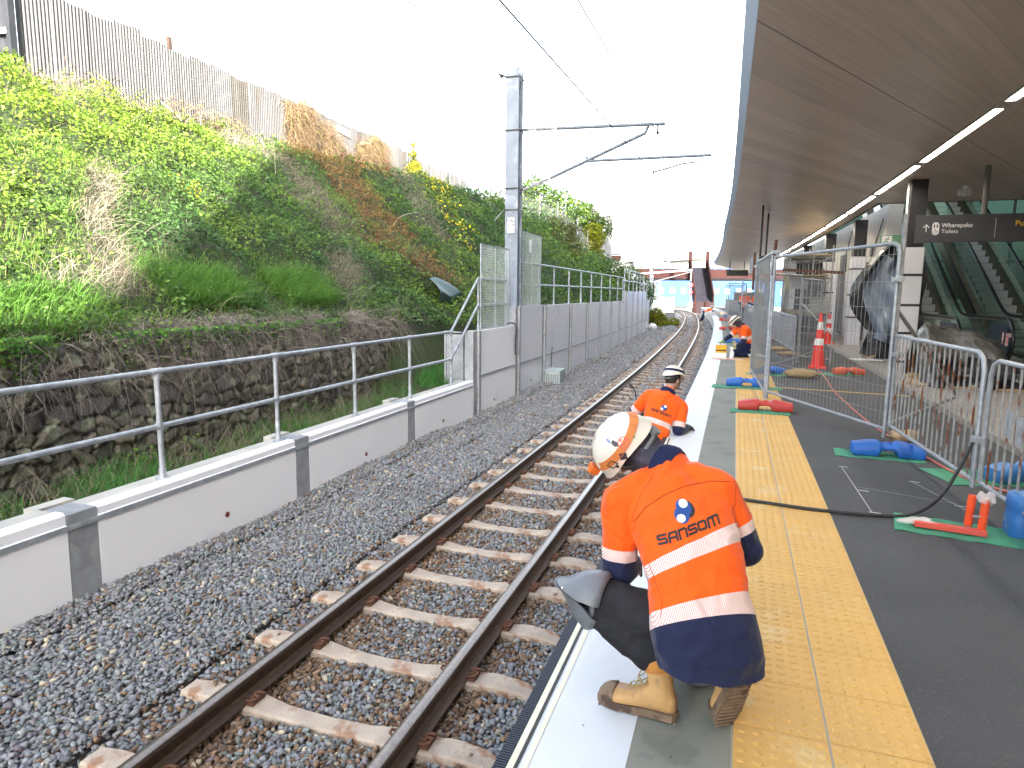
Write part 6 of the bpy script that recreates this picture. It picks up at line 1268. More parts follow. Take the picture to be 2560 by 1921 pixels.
def worker(J, label, grp, shirtm, detail=1, strapmat=ORS, hairy=True, snood=True, name='person'):
    vox = .011 if detail else .014
    # the body: one continuous surface
    m = MB(); m.loft(torso_rings(J['secs'], -.028)); Fm = frame3(*J['head'][1:]); hc = Vector(J['head'][0])
    for sd in 'LR':
        limb(m, [J['sh' + sd], J['el' + sd], J['wr' + sd]], [.055, .042, .028]); limb(m, [J['hip' + sd], J['kn' + sd], J['an' + sd]], [.082, .055, .040]); ft = J['foot' + sd]; m.tube([Vector(ft[0]) + frame3(ft[1], ft[2]) @ Vector((0, y, .055)) for y in (-.01, .06, .13, .21)], [.030, .036, .036, .022], 10)
        hand_into(m, J['wr' + sd], *J['hand' + sd])
    limb(m, [J['neck'], hc + Fm @ Vector((0, -.02, -.06))], [.062, .058]); head_into(m, hc, Fm)
    body = obj(name, fuse(m, .0085, 2), SKIN, None, smooth=True, sharp=180); tag(body, label, 'person', grp)
    if detail: eyes(hc, Fm, body)
    # gloves
    for sd in 'LR':
        m = MB(); hand_into(m, J['wr' + sd], *J['hand' + sd], s=1.12); limb(m, [J['wr' + sd], Vector(J['wr' + sd]).lerp(Vector(J['el' + sd]), .2)], [.034, .036]); obj('glove', fuse(m, .006, 2), J.get('glove', DGLOVE), body, smooth=True, sharp=180)
    # trousers
    m = MB(); m.loft(torso_rings(J['secs'][:3], -.015))
    for sd in 'LR':
        k, a, h = Vector(J['kn' + sd]), Vector(J['an' + sd]), Vector(J['hip' + sd]); limb(m, [h, h.lerp(k, .5), k, k.lerp(a, .45), k.lerp(a, .95)], [.102, .094, .076, .078, .078])
    me = fuse(m, vox * .8, 4); wrinkle(me, .005, 9, 3); obj('trousers', me, J.get('trou', TROU), body, smooth=True, sharp=180)
    # shirt
    m = MB(); m.loft(torso_rings(J['secs']))
    for sd in 'LR':
        s_, e, w = Vector(J['sh' + sd]), Vector(J['el' + sd]), Vector(J['wr' + sd]); limb(m, [Vector(J['neck']).lerp(s_, .5), s_, s_.lerp(e, .5), e, e.lerp(w, .5), e.lerp(w, .9)], [.070, .084, .077, .068, .058, .046])
    nk0 = Vector(J['neck']); nd0 = (hc - nk0).normalized(); limb(m, [Vector(J['secs'][-2][0]), nk0 - nd0 * .01, nk0 + nd0 * .02], [.11, .088, .078])
    me = fuse(m, vox * .62, 7); V = coords(me)
    dT = np.full(len(V), 9.); cs_ = [np.array(q[0]) for q in J['secs']]
    A0 = np.array(J['axis0']); AX = np.array(J['axis']); AX = AX / np.linalg.norm(AX); tt = (V - A0) @ AX; aa = np.zeros(len(V)); ia = np.zeros(len(V))
    for sd in 'LR':
        s_, e, w = J['sh' + sd], J['el' + sd], J['wr' + sd]; L1 = (Vector(e) - Vector(s_)).length; L2 = (Vector(w) - Vector(e)).length
        d1, t1 = segdist(V, s_, e); d2, t2 = segdist(V, e, w); d = np.minimum(d1, d2); al = np.where(d1 < d2, t1 * L1, L1 + t2 * L2)
        for c, X, hw_, Y, hd in J['secs']: pass
        inside = (d < .100) & (al > .09); ia = np.where(inside, 1, ia); aa = np.where(inside, al * J.get('as' + sd, 1), aa)
    # vertices near the trunk side stay with the trunk
    lat = (V - A0) @ np.array(Vector(J['secs'][0][1]).normalized()); tt = tt + lat * (J.get('twist', (0, 0))[0] + J.get('twist', (0, 0))[1] * tt); fattr(me, 'tt', tt); fattr(me, 'aa', aa); fattr(me, 'isarm', ia); wrinkle(me, J.get('wr_amp', .0045), 7, 11, (1, 1, .6))
    sh = obj('shirt', me, shirtm, body, smooth=True, sharp=180)
    # collar
    nk = Vector(J['neck']); nd = (hc - nk).normalized(); cn_ = nk + nd * .012; m = MB(); m.tube([cn_ - nd * .05, cn_ - nd * .025, cn_ + nd * .0, cn_ + nd * .03, cn_ + nd * .026, cn_ - nd * .03], [.086, .096, .094, .087, .080, .076], 30, caps=False); obj('collar', m, NAVY, sh, smooth=True)
    if snood:
        m = MB(); limb(m, [nk, nk.lerp(hc, .45), hc + Fm @ Vector((0, -.03, -.02))], [.070, .080, .094], 20); m.sphere(hc + Fm @ Vector((0, -.012, .01)), (.090, .106, .108), 20, 16, rot=Fm); m.sphere(hc + Fm @ Vector((0, .01, -.055)), (.070, .078, .06), 16, 12, rot=Fm); me = fuse(m, .008, 4); wrinkle(me, .003, 16, 5); obj('snood', me, SNOOD, body, smooth=True, sharp=180)
    elif hairy:
        m = MB(); m.sphere(hc + Fm @ Vector((0, -.022, .035)), (.083, .096, .100), 20, 16, rot=Fm); m.sphere(hc + Fm @ Vector((0, -.05, -.03)), (.068, .055, .05), 16, 12, rot=Fm); obj('hair', fuse(m, .008, 2), HAIR, body, smooth=True, sharp=180)
    h = helmet(body, hc + Fm @ Vector((0, -.005, .045)), Fm, strapmat, detail)
    P_ = lambda x, y, z: hc + Fm @ Vector((x, y, z))
    m = MB()
    for sx_ in (-1, 1): m.tube([P_(sx_ * .095, .05, .035), P_(sx_ * .088, .02, -.03), P_(sx_ * .062, .045, -.085), P_(0, .065, -.105)], .006, 6); m.tube([P_(sx_ * .094, -.06, .02), P_(sx_ * .088, .015, -.035)], .006, 6)
    obj('chin_strap', m, EARM, h, smooth=True)
    m = MB(); m.tube([P_(-.092, -.03, .01), P_(-.098, -.075, -.005), P_(-.07, -.118, -.02), P_(-.02, -.128, -.025), P_(.05, -.125, -.02)], .010, 8); m.tube([P_(-.035, -.125, -.025), P_(-.037, -.150, -.027)], .024, 16); obj('ratchet_dial', m, GREYP, h, smooth=True)
    for sd in 'LR': ft = J['foot' + sd]; boot(body, ft[0], ft[1], ft[2], ft[3])
    return body, sh, h
# lettering strokes for the back of the shirt
def stroke_text(word):
    """wide square letters as lists of polylines in a unit cell, x advance 1.12"""
    G = {'S': [[(.95, .92), (.15, .92), (.06, .80), (.06, .60), (.15, .50), (.85, .50), (.94, .40), (.94, .18), (.85, .08), (.05, .08)]],
         'A': [[(.08, 0), (.08, .60), (.22, .92), (.94, .92), (.94, 0)], [(.08, .38), (.94, .38)]],
         'n': [[(.08, 0), (.08, .92), (.80, .92), (.93, .80), (.93, 0)]],
         'O': [[(.20, .92), (.82, .92), (.94, .80), (.94, .20), (.82, .08), (.20, .08), (.08, .20), (.08, .80), (.20, .92)]],
         'm': [[(.08, 0), (.08, .92), (1.28, .92), (1.40, .80), (1.40, 0)], [(.74, .92), (.74, 0)]]}
    x = 0; out = []
    for ch in word:
        out += [[(px + x, py) for px, py in pl] for pl in G[ch]]; x += 1.2 if ch != 'm' else 1.66
    return out, x - .2
def back_logo(sh, c, X, Y, dirn, width, par):
    """project the firm's mark and lettering onto the shirt along dirn"""
    bpy.context.view_layer.update(); bvh = BVHTree.FromPolygons([v.co.copy() for v in sh.data.vertices], [tuple(p.vertices) for p in sh.data.polygons]); dirn = Vector(dirn).normalized(); X = Vector(X).normalized(); Y = Vector(Y); Y = (Y - X * Y.dot(X)).normalized(); c = Vector(c)
    def proj(x, y, off=.0025):
        o_ = c + X * x + Y * y - dirn * .4; hit = bvh.ray_cast(o_, dirn, 1.0); return (hit[0] - dirn * off) if hit[0] is not None else c + X * x + Y * y
    pls, W_ = stroke_text('SAnSOm'); k = width / W_; H_ = k * 1.0; th_ = .25 * k; sl = .22
    def quads(m, pl, half):
        for (x0, y0), (x1, y1) in zip(pl[:-1], pl[1:]):
            L_ = math.hypot(x1 - x0, y1 - y0); dx, dy = (x1 - x0) / L_, (y1 - y0) / L_; ex0 = x0 - dx * half * .9; ey0 = y0 - dy * half * .9; ex1 = x1 + dx * half * .9; ey1 = y1 + dy * half * .9; nn_ = max(1, int(L_ / .012)); vs = []
            for i in range(nn_ + 1):
                t = i / nn_; px = ex0 + (ex1 - ex0) * t; py = ey0 + (ey1 - ey0) * t
                for sg_ in (-1, 1): vs.append(proj(px - dy * half * sg_, py + dx * half * sg_))
            m.add(vs, [(2 * i, 2 * i + 1, 2 * i + 3, 2 * i + 2) for i in range(nn_)])
    m = MB()
    for pl in pls: quads(m, [((px - W_ / 2) * k + sl * (py - .5) * k, (py - .5) * H_ * .92) for px, py in pl], th_ / 2)
    obj('lettering', m, mat('print_black', (.02, .018, .02), .7) if 'print_black' not in bpy.data.materials else bpy.data.materials['print_black'], par)
    BLU = bpy.data.materials.get('print_blue') or mat('print_blue', (.01, .07, .32), .6); WHT = bpy.data.materials.get('print_white') or mat('print_white', (.8, .82, .85), .6)
    def blob(cx, cy, rx, ry, mt, off, rot_=0, nm='emblem'):
        m = MB(); rows = 9; vs = []; n = 26
        for r_ in range(rows + 1):
            for j in range(n): a = 2 * math.pi * j / n; u = rx * math.cos(a) * r_ / rows; v = ry * math.sin(a) * r_ / rows; vs.append(proj(cx + u * math.cos(rot_) - v * math.sin(rot_), cy + u * math.sin(rot_) + v * math.cos(rot_), off))
        m.add(vs, [(r_ * n + j, r_ * n + (j + 1) % n, (r_ + 1) * n + (j + 1) % n, (r_ + 1) * n + j) for r_ in range(rows) for j in range(n)]); obj(nm, m, mt, par)
    e = width * .118; cy = H_ * .5 + e * 1.75; cx0 = e * .3
    blob(cx0 + e * .52 + e * .10, cy + e * .10 - e * .12, e * 1.0, e * 1.05, bpy.data.materials['print_black'], .0022); blob(cx0 + e * .30, cy + e * .28, e * .98, e * 1.0, BLU, .0028); blob(cx0 - e * .35, cy - e * .42, e * .98, e * 1.0, BLU, .0029)
    blob(cx0 + e * .52, cy + e * .72, e * .60, e * .50, WHT, .0036); blob(cx0 - e * .62, cy - e * .72, e * .60, e * .50, WHT, .0036)
# --- nearest worker, kneeling at the platform edge
e_h = (.955, .30, .0); e_s = (.955, .24, .13); dn = lambda X, A: Vector(X).cross(Vector(A)).normalized()
AX1 = Vector((-.43, .47, .80))
S1 = [((-.060, 2.435, .285), e_h, .185, (-.3, .95, 0), .150), ((-.070, 2.445, .36), e_h, .192, (-.3, .95, .0), .152), ((-.085, 2.465, .44), e_h, .187, (-.3, .95, -.1), .148), ((-.105, 2.505, .54), e_h, .180, (-.3, .93, -.3), .138), ((-.140, 2.57, .66), e_s, .186, (-.28, .86, -.42), .128), ((-.185, 2.645, .77), e_s, .200, (-.25, .82, -.50), .120), ((-.222, 2.705, .845), e_s, .190, (-.22, .80, -.55), .100), ((-.252, 2.755, .90), e_s, .115, (-.22, .80, -.55), .075)]
S1 = [((c[0] - .008 - .0045 * i, c[1] - .006 - (.012 if i < 3 else 0), c[2] - .020 - .0015 * i), a, b_ * (1.05 if i < 3 else 1.02), d, e) for i, (c, a, b_, d, e) in enumerate(S1)]
camU = Vector(_u); camR = Vector(_r); camB = -Vector(_f)
def cdir(x, y, z): return camR * x + camU * y + camB * z
J1 = dict(secs=S1, axis0=(-.08, 2.45, .40), axis=AX1, neck=(-.288, 2.775, .905), head=((-.455, 2.845, .950), cdir(-.45, -.80, -.35), cdir(-.80, .48, .28)),
          shL=(-.452, 2.640, .770), elL=(-.448, 2.620, .490), wrL=(-.43, 2.87, .42), shR=(-.080, 2.730, .842), elR=(.040, 2.730, .610), wrR=(-.12, 2.95, .50),
          handL=((-.5, .5, -.6), (.3, .2, -.9)), handR=((-.7, .4, -.5), (-.2, .3, -.9)),
          hipL=(-.165, 2.47, .36), knL=(-.575, 2.515, .415), anL=(-.288, 2.457, .246), hipR=(-.025, 2.49, .35), knR=(-.13, 2.77, .085), anR=(-.115, 2.56, .195),
          footL=((-.215, 2.440, 0.0), (-1, .09, 0), (0, 0, 1), (-.262, 2.450, .228)), footR=((.062, 2.372, .262), (-.065, .07, -.25), (-.56, .80, .25), (-.085, 2.495, .235)), asR=1.35, asL=1.12, trou=TROU, twist=(.14, -1.15))
SM1 = shirt_mat('hi_vis_shirt', (.012, .078, .228, .292), (.20, .255), tuple(Vector((150, 60, -70))))
w1, s1_, h1 = worker(J1, 'worker kneeling on the platform edge in front, orange and navy shirt, white helmet, tan boots', 'workers in orange shirts and white helmets', SM1)
back_logo(s1_, (-.170, 2.50, .742), cdir(.935, .35, 0), cdir(-.35, .935, 0), -camB, .245, s1_)
# seams of the shirt: yoke, shoulder seams and side pleat
def seam_on(sh, pts, r_=.0016, mt=None, dirn=None):
    bpy.context.view_layer.update(); bvh = BVHTree.FromPolygons([v.co.copy() for v in sh.data.vertices], [tuple(p.vertices) for p in sh.data.polygons]); out = []
    for i in range(len(pts) - 1):
        for k in range(8):
            q = Vector(pts[i]).lerp(Vector(pts[i + 1]), k / 8); loc, nn_, _i, _d = bvh.ray_cast(q - dirn * .5, dirn, 1.2) if dirn is not None else bvh.find_nearest(q)
            if loc is not None: out.append(loc + nn_ * .0005)
    m = MB(); m.tube(out, r_, 5); obj('seam', m, mt, sh, smooth=True)
YOKE = [(-.372, 2.368, .784), (-.328, 2.392, .844), (-.26, 2.423, .893), (-.193, 2.452, .925), (-.099, 2.488, .947), (-.012, 2.519, .945)]
SEAM = mat('seam_thread', (.42, .045, .003), .8)
seam_on(s1_, YOKE, .0024, SEAM, Vector((-.07, .955, -.29)).normalized()); seam_on(s1_, [(-.40, 2.55, .72), (-.36, 2.60, .86), (-.33, 2.68, .9)], .0014, SEAM); seam_on(s1_, [(.0, 2.60, .74), (.02, 2.66, .88), (.0, 2.72, .93)], .0014, SEAM)
seam_on(s1_, [(-.33, 2.45, .62), (-.25, 2.35, .52), (-.24, 2.33, .44)], .0013, SEAM)
# knee pads
def kneepad(par, kn, an, hip, r_=.092):
    kn, an, hip = Vector(kn), Vector(an), Vector(hip); f = ((kn - hip).normalized() + (kn - an).normalized()).normalized(); ax = (kn - hip).normalized(); sd = f.cross(ax).normalized() if abs(f.dot(ax)) < .99 else Vector((0, 0, 1)); m = MB(); m1 = []
    down = (an - kn).normalized()
    def shell_pt(u, v, off): # u along the bend -1..1, v around
        if u < 0: base = kn.lerp(hip, -u * .235); t = (hip - kn).normalized()
        else: base = kn.lerp(an, u * .34); t = down
        out = (f * (1 - abs(u) * .15) + (Vector((0, 0, 0)))); out = (out - t * out.dot(t) * min(1, abs(u) * 1.3)).normalized(); side = out.cross(t).normalized(); a = v * (1.62 - .30 * max(0, u)); rr_ = r_ + off + .012 * max(0, -u) + .004 + .012 * math.exp(-(u / .35) ** 2) + .018 * math.sqrt(max(0, 1 - u * u)) - .006; return base + (out * math.cos(a) + side * math.sin(a)) * rr_
    nu, nv = 18, 16; vs = [shell_pt(-1 + 2 * i / nu, -1 + 2 * j / nv, 0) for i in range(nu + 1) for j in range(nv + 1)] + [shell_pt(-1 + 2 * i / nu, -1 + 2 * j / nv, .016 * math.sqrt(max(.05, 1 - (-1 + 2 * i / nu) ** 4))) for i in range(nu + 1) for j in range(nv + 1)]; K = (nu + 1) * (nv + 1); fs = []
    for i in range(nu):
        for j in range(nv): a = i * (nv + 1) + j; fs += [(a, a + nv + 1, a + nv + 2, a + 1), (K + a, K + a + 1, K + a + nv + 2, K + a + nv + 1)]
    for i in range(nu): a = i * (nv + 1); b_ = a + nv; fs += [(a, K + a, K + a + nv + 1, a + nv + 1), (b_, b_ + nv + 1, K + b_ + nv + 1, K + b_)]
    for j in range(nv): a = j; b_ = nu * (nv + 1) + j; fs += [(a, a + 1, K + a + 1, K + a), (b_, K + b_, K + b_ + 1, b_ + 1)]
    m.add(vs, fs); k_ = obj('knee_pad', m, KPAD, par, smooth=True, sharp=50)
    m = MB(); a = kn.lerp(hip, .17); m.tube([a + (f.cross((hip - kn).normalized()).normalized() * math.cos(q) + (f - (hip - kn).normalized() * f.dot((hip - kn).normalized())).normalized() * math.sin(q)) * (r_ + .004) for q in np.linspace(0, 2 * math.pi, 25)][:-1], .011, 6, closed=True); obj('strap', m, KPAD, k_, smooth=True)
    m = MB(); p = shell_pt(-.15, -.55, .013); m.sphere(p, .008, 10, 6); p = shell_pt(-.15, .55, .013); m.sphere(p, .008, 10, 6); obj('rivet', m, mat('rivet', (.6, .6, .6), .3, .9) if 'rivet' not in bpy.data.materials else bpy.data.materials['rivet'], k_, smooth=True)
kneepad(w1, J1['knL'], J1['anL'], J1['hipL'], .084); kneepad(w1, J1['knR'], J1['anR'], J1['hipR'], .088)
# --- second worker, standing on the ballast and leaning over the platform edge
b0 = Vector((-.985, 7.55, -.10)); nk2 = Vector((-.855, 7.86, .465)); ax2 = (nk2 - b0).normalized(); eh2 = Vector((.93, .34, -.10)).normalized(); es2 = Vector((.90, .30, -.32)).normalized()
S2 = []
for t, w_, d_, e_ in ((-.12, .175, .125, eh2), (0, .180, .13, eh2), (.2, .172, .125, eh2), (.42, .168, .12, eh2), (.62, .188, .122, es2), (.80, .205, .115, es2), (.91, .185, .095, es2), (.985, .105, .07, es2)): c_ = b0 + (nk2 - b0) * t; Y = e_.cross(ax2); S2.append((tuple(c_), e_, w_, -Y if Y.y < 0 else Y, d_))
J2 = dict(secs=S2, axis0=b0, axis=ax2, neck=nk2 + ax2 * .0, head=(nk2 + Vector((.055, .10, .150)), (.50, .75, -.38), (.12, .42, .9)),
          shL=nk2 + Vector((-.205, -.06, -.045)), elL=(-1.235, 7.86, .20), wrL=(-1.10, 8.10, .10), shR=nk2 + Vector((.165, .015, -.165)), elR=(-.700, 7.74, .060), wrR=(-.62, 8.0, .045),
          handL=((.4, .8, -.3), (.2, 0, -1)), handR=((.2, .9, -.1), (0, 0, -1)), hipL=b0 + Vector((-.10, -.02, -.05)), hipR=b0 + Vector((.09, .03, -.05)), knL=(-1.13, 7.62, -.50), knR=(-.90, 7.72, -.50), anL=(-1.14, 7.48, -.78), anR=(-.90, 7.50, -.78),
          footL=((-1.14, 7.44, -.865), (-.1, 1, 0), (0, 0, 1), (-1.14, 7.49, -.66)), footR=((-.90, 7.46, -.865), (.1, 1, 0), (0, 0, 1), (-.90, 7.52, -.66)), trou=NAVY)
SM2 = shirt_mat('hi_vis_shirt_two', (-.02, .035, .225, .285), (.19, .25), (70, 30, -60))
w2, s2_, h2 = worker(J2, 'worker standing on the ballast with his back turned, leaning over the platform edge', 'workers in orange shirts and white helmets', SM2, detail=0, strapmat=NAVY, snood=False)
back_logo(s2_, b0 + ax2 * .43 + Vector((.01, -.12, 0)), cdir(.93, -.37, 0), cdir(.37, .93, 0), -camB, .235, s2_)
m = MB(); q = [Vector((-1.22, 7.9, .36)), Vector((-1.24, 7.95, .44)), Vector((-1.27, 7.97, .49))]; m.tube(q, .008, 6); m.tube([q[-1], q[-1] + Vector((-.05, .01, .035))], .018, 8); tag(obj('hand_tool', m, [BLACK_METAL], smooth=True), 'small black headed tool held above the rails by the second worker', 'tool')
# --- third worker kneeling beyond, reaching for the yellow carton
b0 = Vector((.03, 18.15, .40)); nk3 = Vector((-.16, 18.02, .80)); ax3 = (nk3 - b0).normalized(); e3 = Vector((.55, -.80, .05)).normalized()
S3_ = []
for t, w_, d_ in ((-.22, .17, .15), (0, .185, .15), (.22, .18, .145), (.45, .18, .14), (.66, .195, .135), (.83, .20, .12), (.93, .17, .10), (1.0, .10, .07)): c_ = b0 + (nk3 - b0) * t; Y = e3.cross(ax3); S3_.append((tuple(c_), e3, w_, Y, d_))
J3 = dict(secs=S3_, axis0=b0, axis=ax3, neck=nk3, head=(nk3 + Vector((-.15, -.04, .105)), (-.62, -.2, -.75), (-.70, -.1, .62)), shL=nk3 + Vector((-.08, .15, -.07)), elL=(-.42, 18.2, .55), wrL=(-.58, 18.0, .42), shR=nk3 + Vector((.08, -.18, -.07)), elR=(-.10, 17.82, .42), wrR=(-.26, 17.75, .30),
          handL=((-.8, -.3, -.5), (.2, 0, -1)), handR=((-.9, 0, -.2), (0, .2, -.9)), hipL=(.02, 18.25, .32), hipR=(.06, 18.05, .32), knL=(-.30, 18.3, .09), knR=(-.28, 17.95, .09), anL=(.12, 18.4, .09), anR=(.15, 18.05, .09), footL=((.14, 18.4, .10), (.3, 0, -1), (-1, 0, -.2), (.05, 18.4, .12)), footR=((.17, 18.05, .10), (.3, 0, -1), (-1, 0, -.2), (.08, 18.05, .12)), trou=NAVY, glove=GLOVE)
SM3 = shirt_mat('hi_vis_shirt_three', (-.03, -.02, .10, .19), (.17, .24), (0, 0, 30))
w3, s3_, h3 = worker(J3, 'worker kneeling farther along in orange and navy, green gloves reaching into a yellow carton', 'workers in orange shirts and white helmets', SM3, detail=0, strapmat=EARM, snood=True)
# things around him
t_ = thing('carton', (-.62, 17.5, 0), 'yellow and white carton full of sealant tubes on the white edge', 'carton'); m = MB(); m.box((-.62, 17.5, .075), (.27, .20, .15)); obj('base', m, WHITE_P, t_); m = MB(); m.box((-.62, 17.5, .245), (.26, .19, .185)); obj('box', m, mat('carton_yellow', (.78, .40, .01), .6, 0, (.7, .36, .01), 20), t_)
m = MB(); m.box((-.62, 17.404, .215), (.25, .004, .032)); obj('black_band', m, INK, t_); m = MB()
for k in range(5): m.tube([(-.71 + k * .045, 17.5, .30), (-.71 + k * .045, 17.5, .385)], .012, 8)
obj('sealant_tube', m, WHITE_P, t_, smooth=True)
t_ = thing('spray_bottle', (-.36, 17.55, 0), 'small white spray bottle beside the yellow carton', 'bottle'); m = MB(); m.tube([(-.36, 17.55, .0), (-.36, 17.55, .17), (-.36, 17.55, .21), (-.36, 17.55, .25)], [.055, .055, .022, .02], 14); obj('body', m, WHITE_P, t_, smooth=True); m = MB(); m.beam((-.41, 17.55, .275), (-.32, 17.55, .275), .025, .03); m.beam((-.39, 17.55, .26), (-.395, 17.55, .21), .01, .015); obj('trigger', m, WHITE_P, t_)
m = MB(); m.box((-.45, 17.35, .012), (.75, .28, .02)); tag(obj('work_tray', m, mat('tray', (.6, .5, .42), .7, 0, (.5, .25, .2), 12), bevel=.004), 'low tray with tapes under the carton and bottle', 'tray')
crumple('rag', (.22, 18.0, .06), (.22, .12, .06), .4, 'crumpled white rag beside the kneeling worker', WHITE_P, 4, cat='rag')
# --- far worker at the platform edge
c0 = PT(61, 1.55, -.86); f0 = Vector((.75, .35, -.55)); nk4 = c0 + Vector((.62, .25, 1.12)); b0 = c0 + Vector((.12, .05, .88)); ax4 = (nk4 - b0).normalized(); e4 = Vector((.35, -.93, 0)).normalized(); S4 = []
for t, w_, d_ in ((-.2, .17, .14), (0, .18, .14), (.3, .175, .14), (.6, .20, .14), (.85, .20, .12), (1.0, .10, .08)): c_ = b0 + (nk4 - b0) * t; S4.append((tuple(c_), e4, w_, e4.cross(ax4), d_))
J4 = dict(secs=S4, axis0=b0, axis=ax4, neck=nk4, head=(nk4 + Vector((.12, .05, .14)), (.8, .3, -.5), (.4, .2, .9)), shL=nk4 + Vector((-.1, .2, -.05)), elL=nk4 + Vector((.2, .2, -.2)), wrL=nk4 + Vector((.4, .1, -.2)), shR=nk4 + Vector((-.05, -.2, -.05)), elR=nk4 + Vector((.2, -.2, -.22)), wrR=nk4 + Vector((.4, -.1, -.22)), handL=((1, 0, 0), (0, 0, -1)), handR=((1, 0, 0), (0, 0, -1)),
          hipL=b0 + Vector((0, .1, -.04)), hipR=b0 + Vector((0, -.1, -.04)), knL=b0 + Vector((-.05, .12, -.45)), knR=b0 + Vector((-.12, -.1, -.45)), anL=c0 + Vector((-.05, .12, .1)), anR=c0 + Vector((-.2, -.1, .1)), footL=(c0 + Vector((-.08, .12, 0)), (1, .3, 0), (0, 0, 1), c0 + Vector((-.05, .12, .2))), footR=(c0 + Vector((-.24, -.1, 0)), (1, .3, 0), (0, 0, 1), c0 + Vector((-.2, -.1, .2))), trou=NAVY)
worker(J4, 'tiny distant worker bending over the far platform edge', 'workers in orange shirts and white helmets', SM3, detail=0, strapmat=EARM, snood=False)
# ------------------------------------------------------------------ trees, shrubs and the chain link fence on the far bank
def crown(name, blobs, n, size, cols, parent, seed=1, asp=.6, mt=None, up=.5):
    r = np.random.default_rng(seed); P = []; Nn = []; sh = []
    for c, rad in blobs:
        k = int(n * rad ** 2 / sum(b_[1] ** 2 for b_ in blobs)); d = r.normal(size=(k, 3)); d /= np.linalg.norm(d, axis=1, keepdims=True); rr_ = rad * r.uniform(.55, 1.12, (k, 1)) ** .7
        lump = np.array([noise.noise(Vector(q * 2.6 + seed)) for q in d])[:, None]; P.append(np.array(c) + d * rr_ * (1 + .35 * lump) * np.array([1, 1, .85])); Nn.append(d); sh.append(lump[:, 0])
    P = np.concatenate(P); Nn = np.concatenate(Nn); sh = np.concatenate(sh); k = len(P); keep = r.random(k) < .80; P, Nn, sh = P[keep], Nn[keep], sh[keep]; k = len(P)
    C = np.array(cols)[r.integers(0, len(cols), k)] * r.uniform(.6, 1.35, (k, 1)); V, F = leaf_geo(P, Nn + r.normal(0, .6, (k, 3)) + np.array([0, 0, up]), r.uniform(.7, 1.3, k) * size, asp)
    me = npmesh(name, V, F, np.repeat(C, 4, 0)); me.materials.append(mt or LEAFM); o = bpy.data.objects.new(name, me); link(o, parent); return o
BARK = mat('bark', (.10, .075, .055), .95, 0, (.07, .05, .04), 12, bump=.5)
def tree(base, label, blobs, n, size, cols, group, seed, trunk=True, cat='tree', nm='broadleaf_tree'):
    t_ = thing(nm, base, label, cat, group); crown('crown', blobs, n, size, cols, t_, seed)
    if trunk:
        m = MB(); b_ = Vector(base)
        top = Vector(blobs[0][0]); m.tube([b_, b_.lerp(top, .5) + Vector((.1, 0, 0)), top], [.16, .12, .07], 8)
        for c, rad in blobs[1:]: m.tube([b_.lerp(top, .45), b_.lerp(Vector(c), .75), Vector(c)], [.08, .05, .03], 6)
        obj('trunk', m, BARK, t_, smooth=True)
    return t_
G1 = ((.055, .11, .015), (.10, .15, .016), (.035, .08, .016)); GY = ((.26, .27, .008), (.19, .22, .010), (.12, .15, .012)); GD = ((.03, .08, .022), (.045, .10, .025))
tree((-14.4, 47.0, 4.6), 'broad leafy tree crowning the bank just right of the mast', [((-14.6, 46.5, 7.6), 1.9), ((-13.0, 46.6, 7.5), 1.4), ((-15.6, 46.2, 7.2), 1.5), ((-14.8, 46.0, 8.9), .9)], 9000, .20, G1, 'trees behind the chain link fence', 3)
tree((-11.8, 49.8, 4.3), 'rounded tree lower down, right of the tree by the mast', [((-12.1, 49.3, 6.7), 1.5), ((-11.0, 49.9, 6.4), 1.15), ((-12.9, 49.0, 6.3), 1.2), ((-11.9, 49.2, 7.8), .7)], 7000, .19, G1, 'trees behind the chain link fence', 5)
tree((-10.05, 44.2, 3.1), 'bright yellow green bush standing tall at the end of the chain link fence', [((-10.05, 44.2, 5.6), .66), ((-10.15, 44.2, 4.7), .74), ((-9.95, 44.3, 3.9), .72), ((-9.7, 44.4, 5.1), .5)], 6500, .12, GY, None, 7, cat='bush', nm='tall_bush')
tree((-13.35, 25.6, 5.6), 'climbing yellow green shrub leaning on the iron fence', [((-12.75, 24.2, 6.0), .55), ((-12.45, 25.2, 5.75), .55), ((-12.85, 24.35, 6.5), .28), ((-12.95, 24.5, 7.0), .17), ((-13.0, 24.6, 7.4), .12)], 6000, .08, ((.34, .28, .01), (.22, .22, .015), (.12, .16, .015)), None, 9, cat='shrub', nm='shrub')
tree((-14.6, 30.5, 5.3), 'dark low shrub between the iron fence and the white shed', [((-14.4, 30.5, 5.6), .75), ((-13.3, 31.2, 5.4), .6), ((-15.3, 30.2, 5.6), .6)], 4500, .10, GD, 'shrubs on the bank', 11, False, 'shrub', 'shrub')
tree((-12.3, 32.3, 5.2), 'brown withered shrub in front of the white shed', [((-12.4, 32.4, 5.6), .65), ((-12.0, 32.5, 5.0), .55)], 3500, .08, ((.22, .15, .09), (.16, .12, .07)), 'shrubs on the bank', 13, False, 'shrub', 'shrub')
tree((-9.6, 34.5, 3.8), 'brownish green bushy shrub against the chain link fence', [((-9.7, 34.8, 4.5), .9), ((-9.3, 34.6, 3.8), .9), ((-10.1, 35.2, 5.2), .55), ((-9.2, 35.4, 5.0), .35)], 6500, .11, ((.16, .13, .035), (.09, .12, .03), (.06, .10, .028)), 'shrubs on the bank', 15, False, 'shrub', 'shrub')
tree((-8.1, 42.0, 2.6), 'dark green hedge rounding off the far end of the bank', [((-8.2, 41.5, 2.9), 1.0), ((-7.5, 43.5, 2.5), 1.0), ((-7.0, 45.5, 1.9), .95), ((-8.8, 39.5, 3.2), .9), ((-6.9, 46.5, 1.2), .8)], 12000, .12, ((.05, .11, .028), (.08, .15, .03)), 'shrubs on the bank', 17, False, 'hedge', 'hedge')
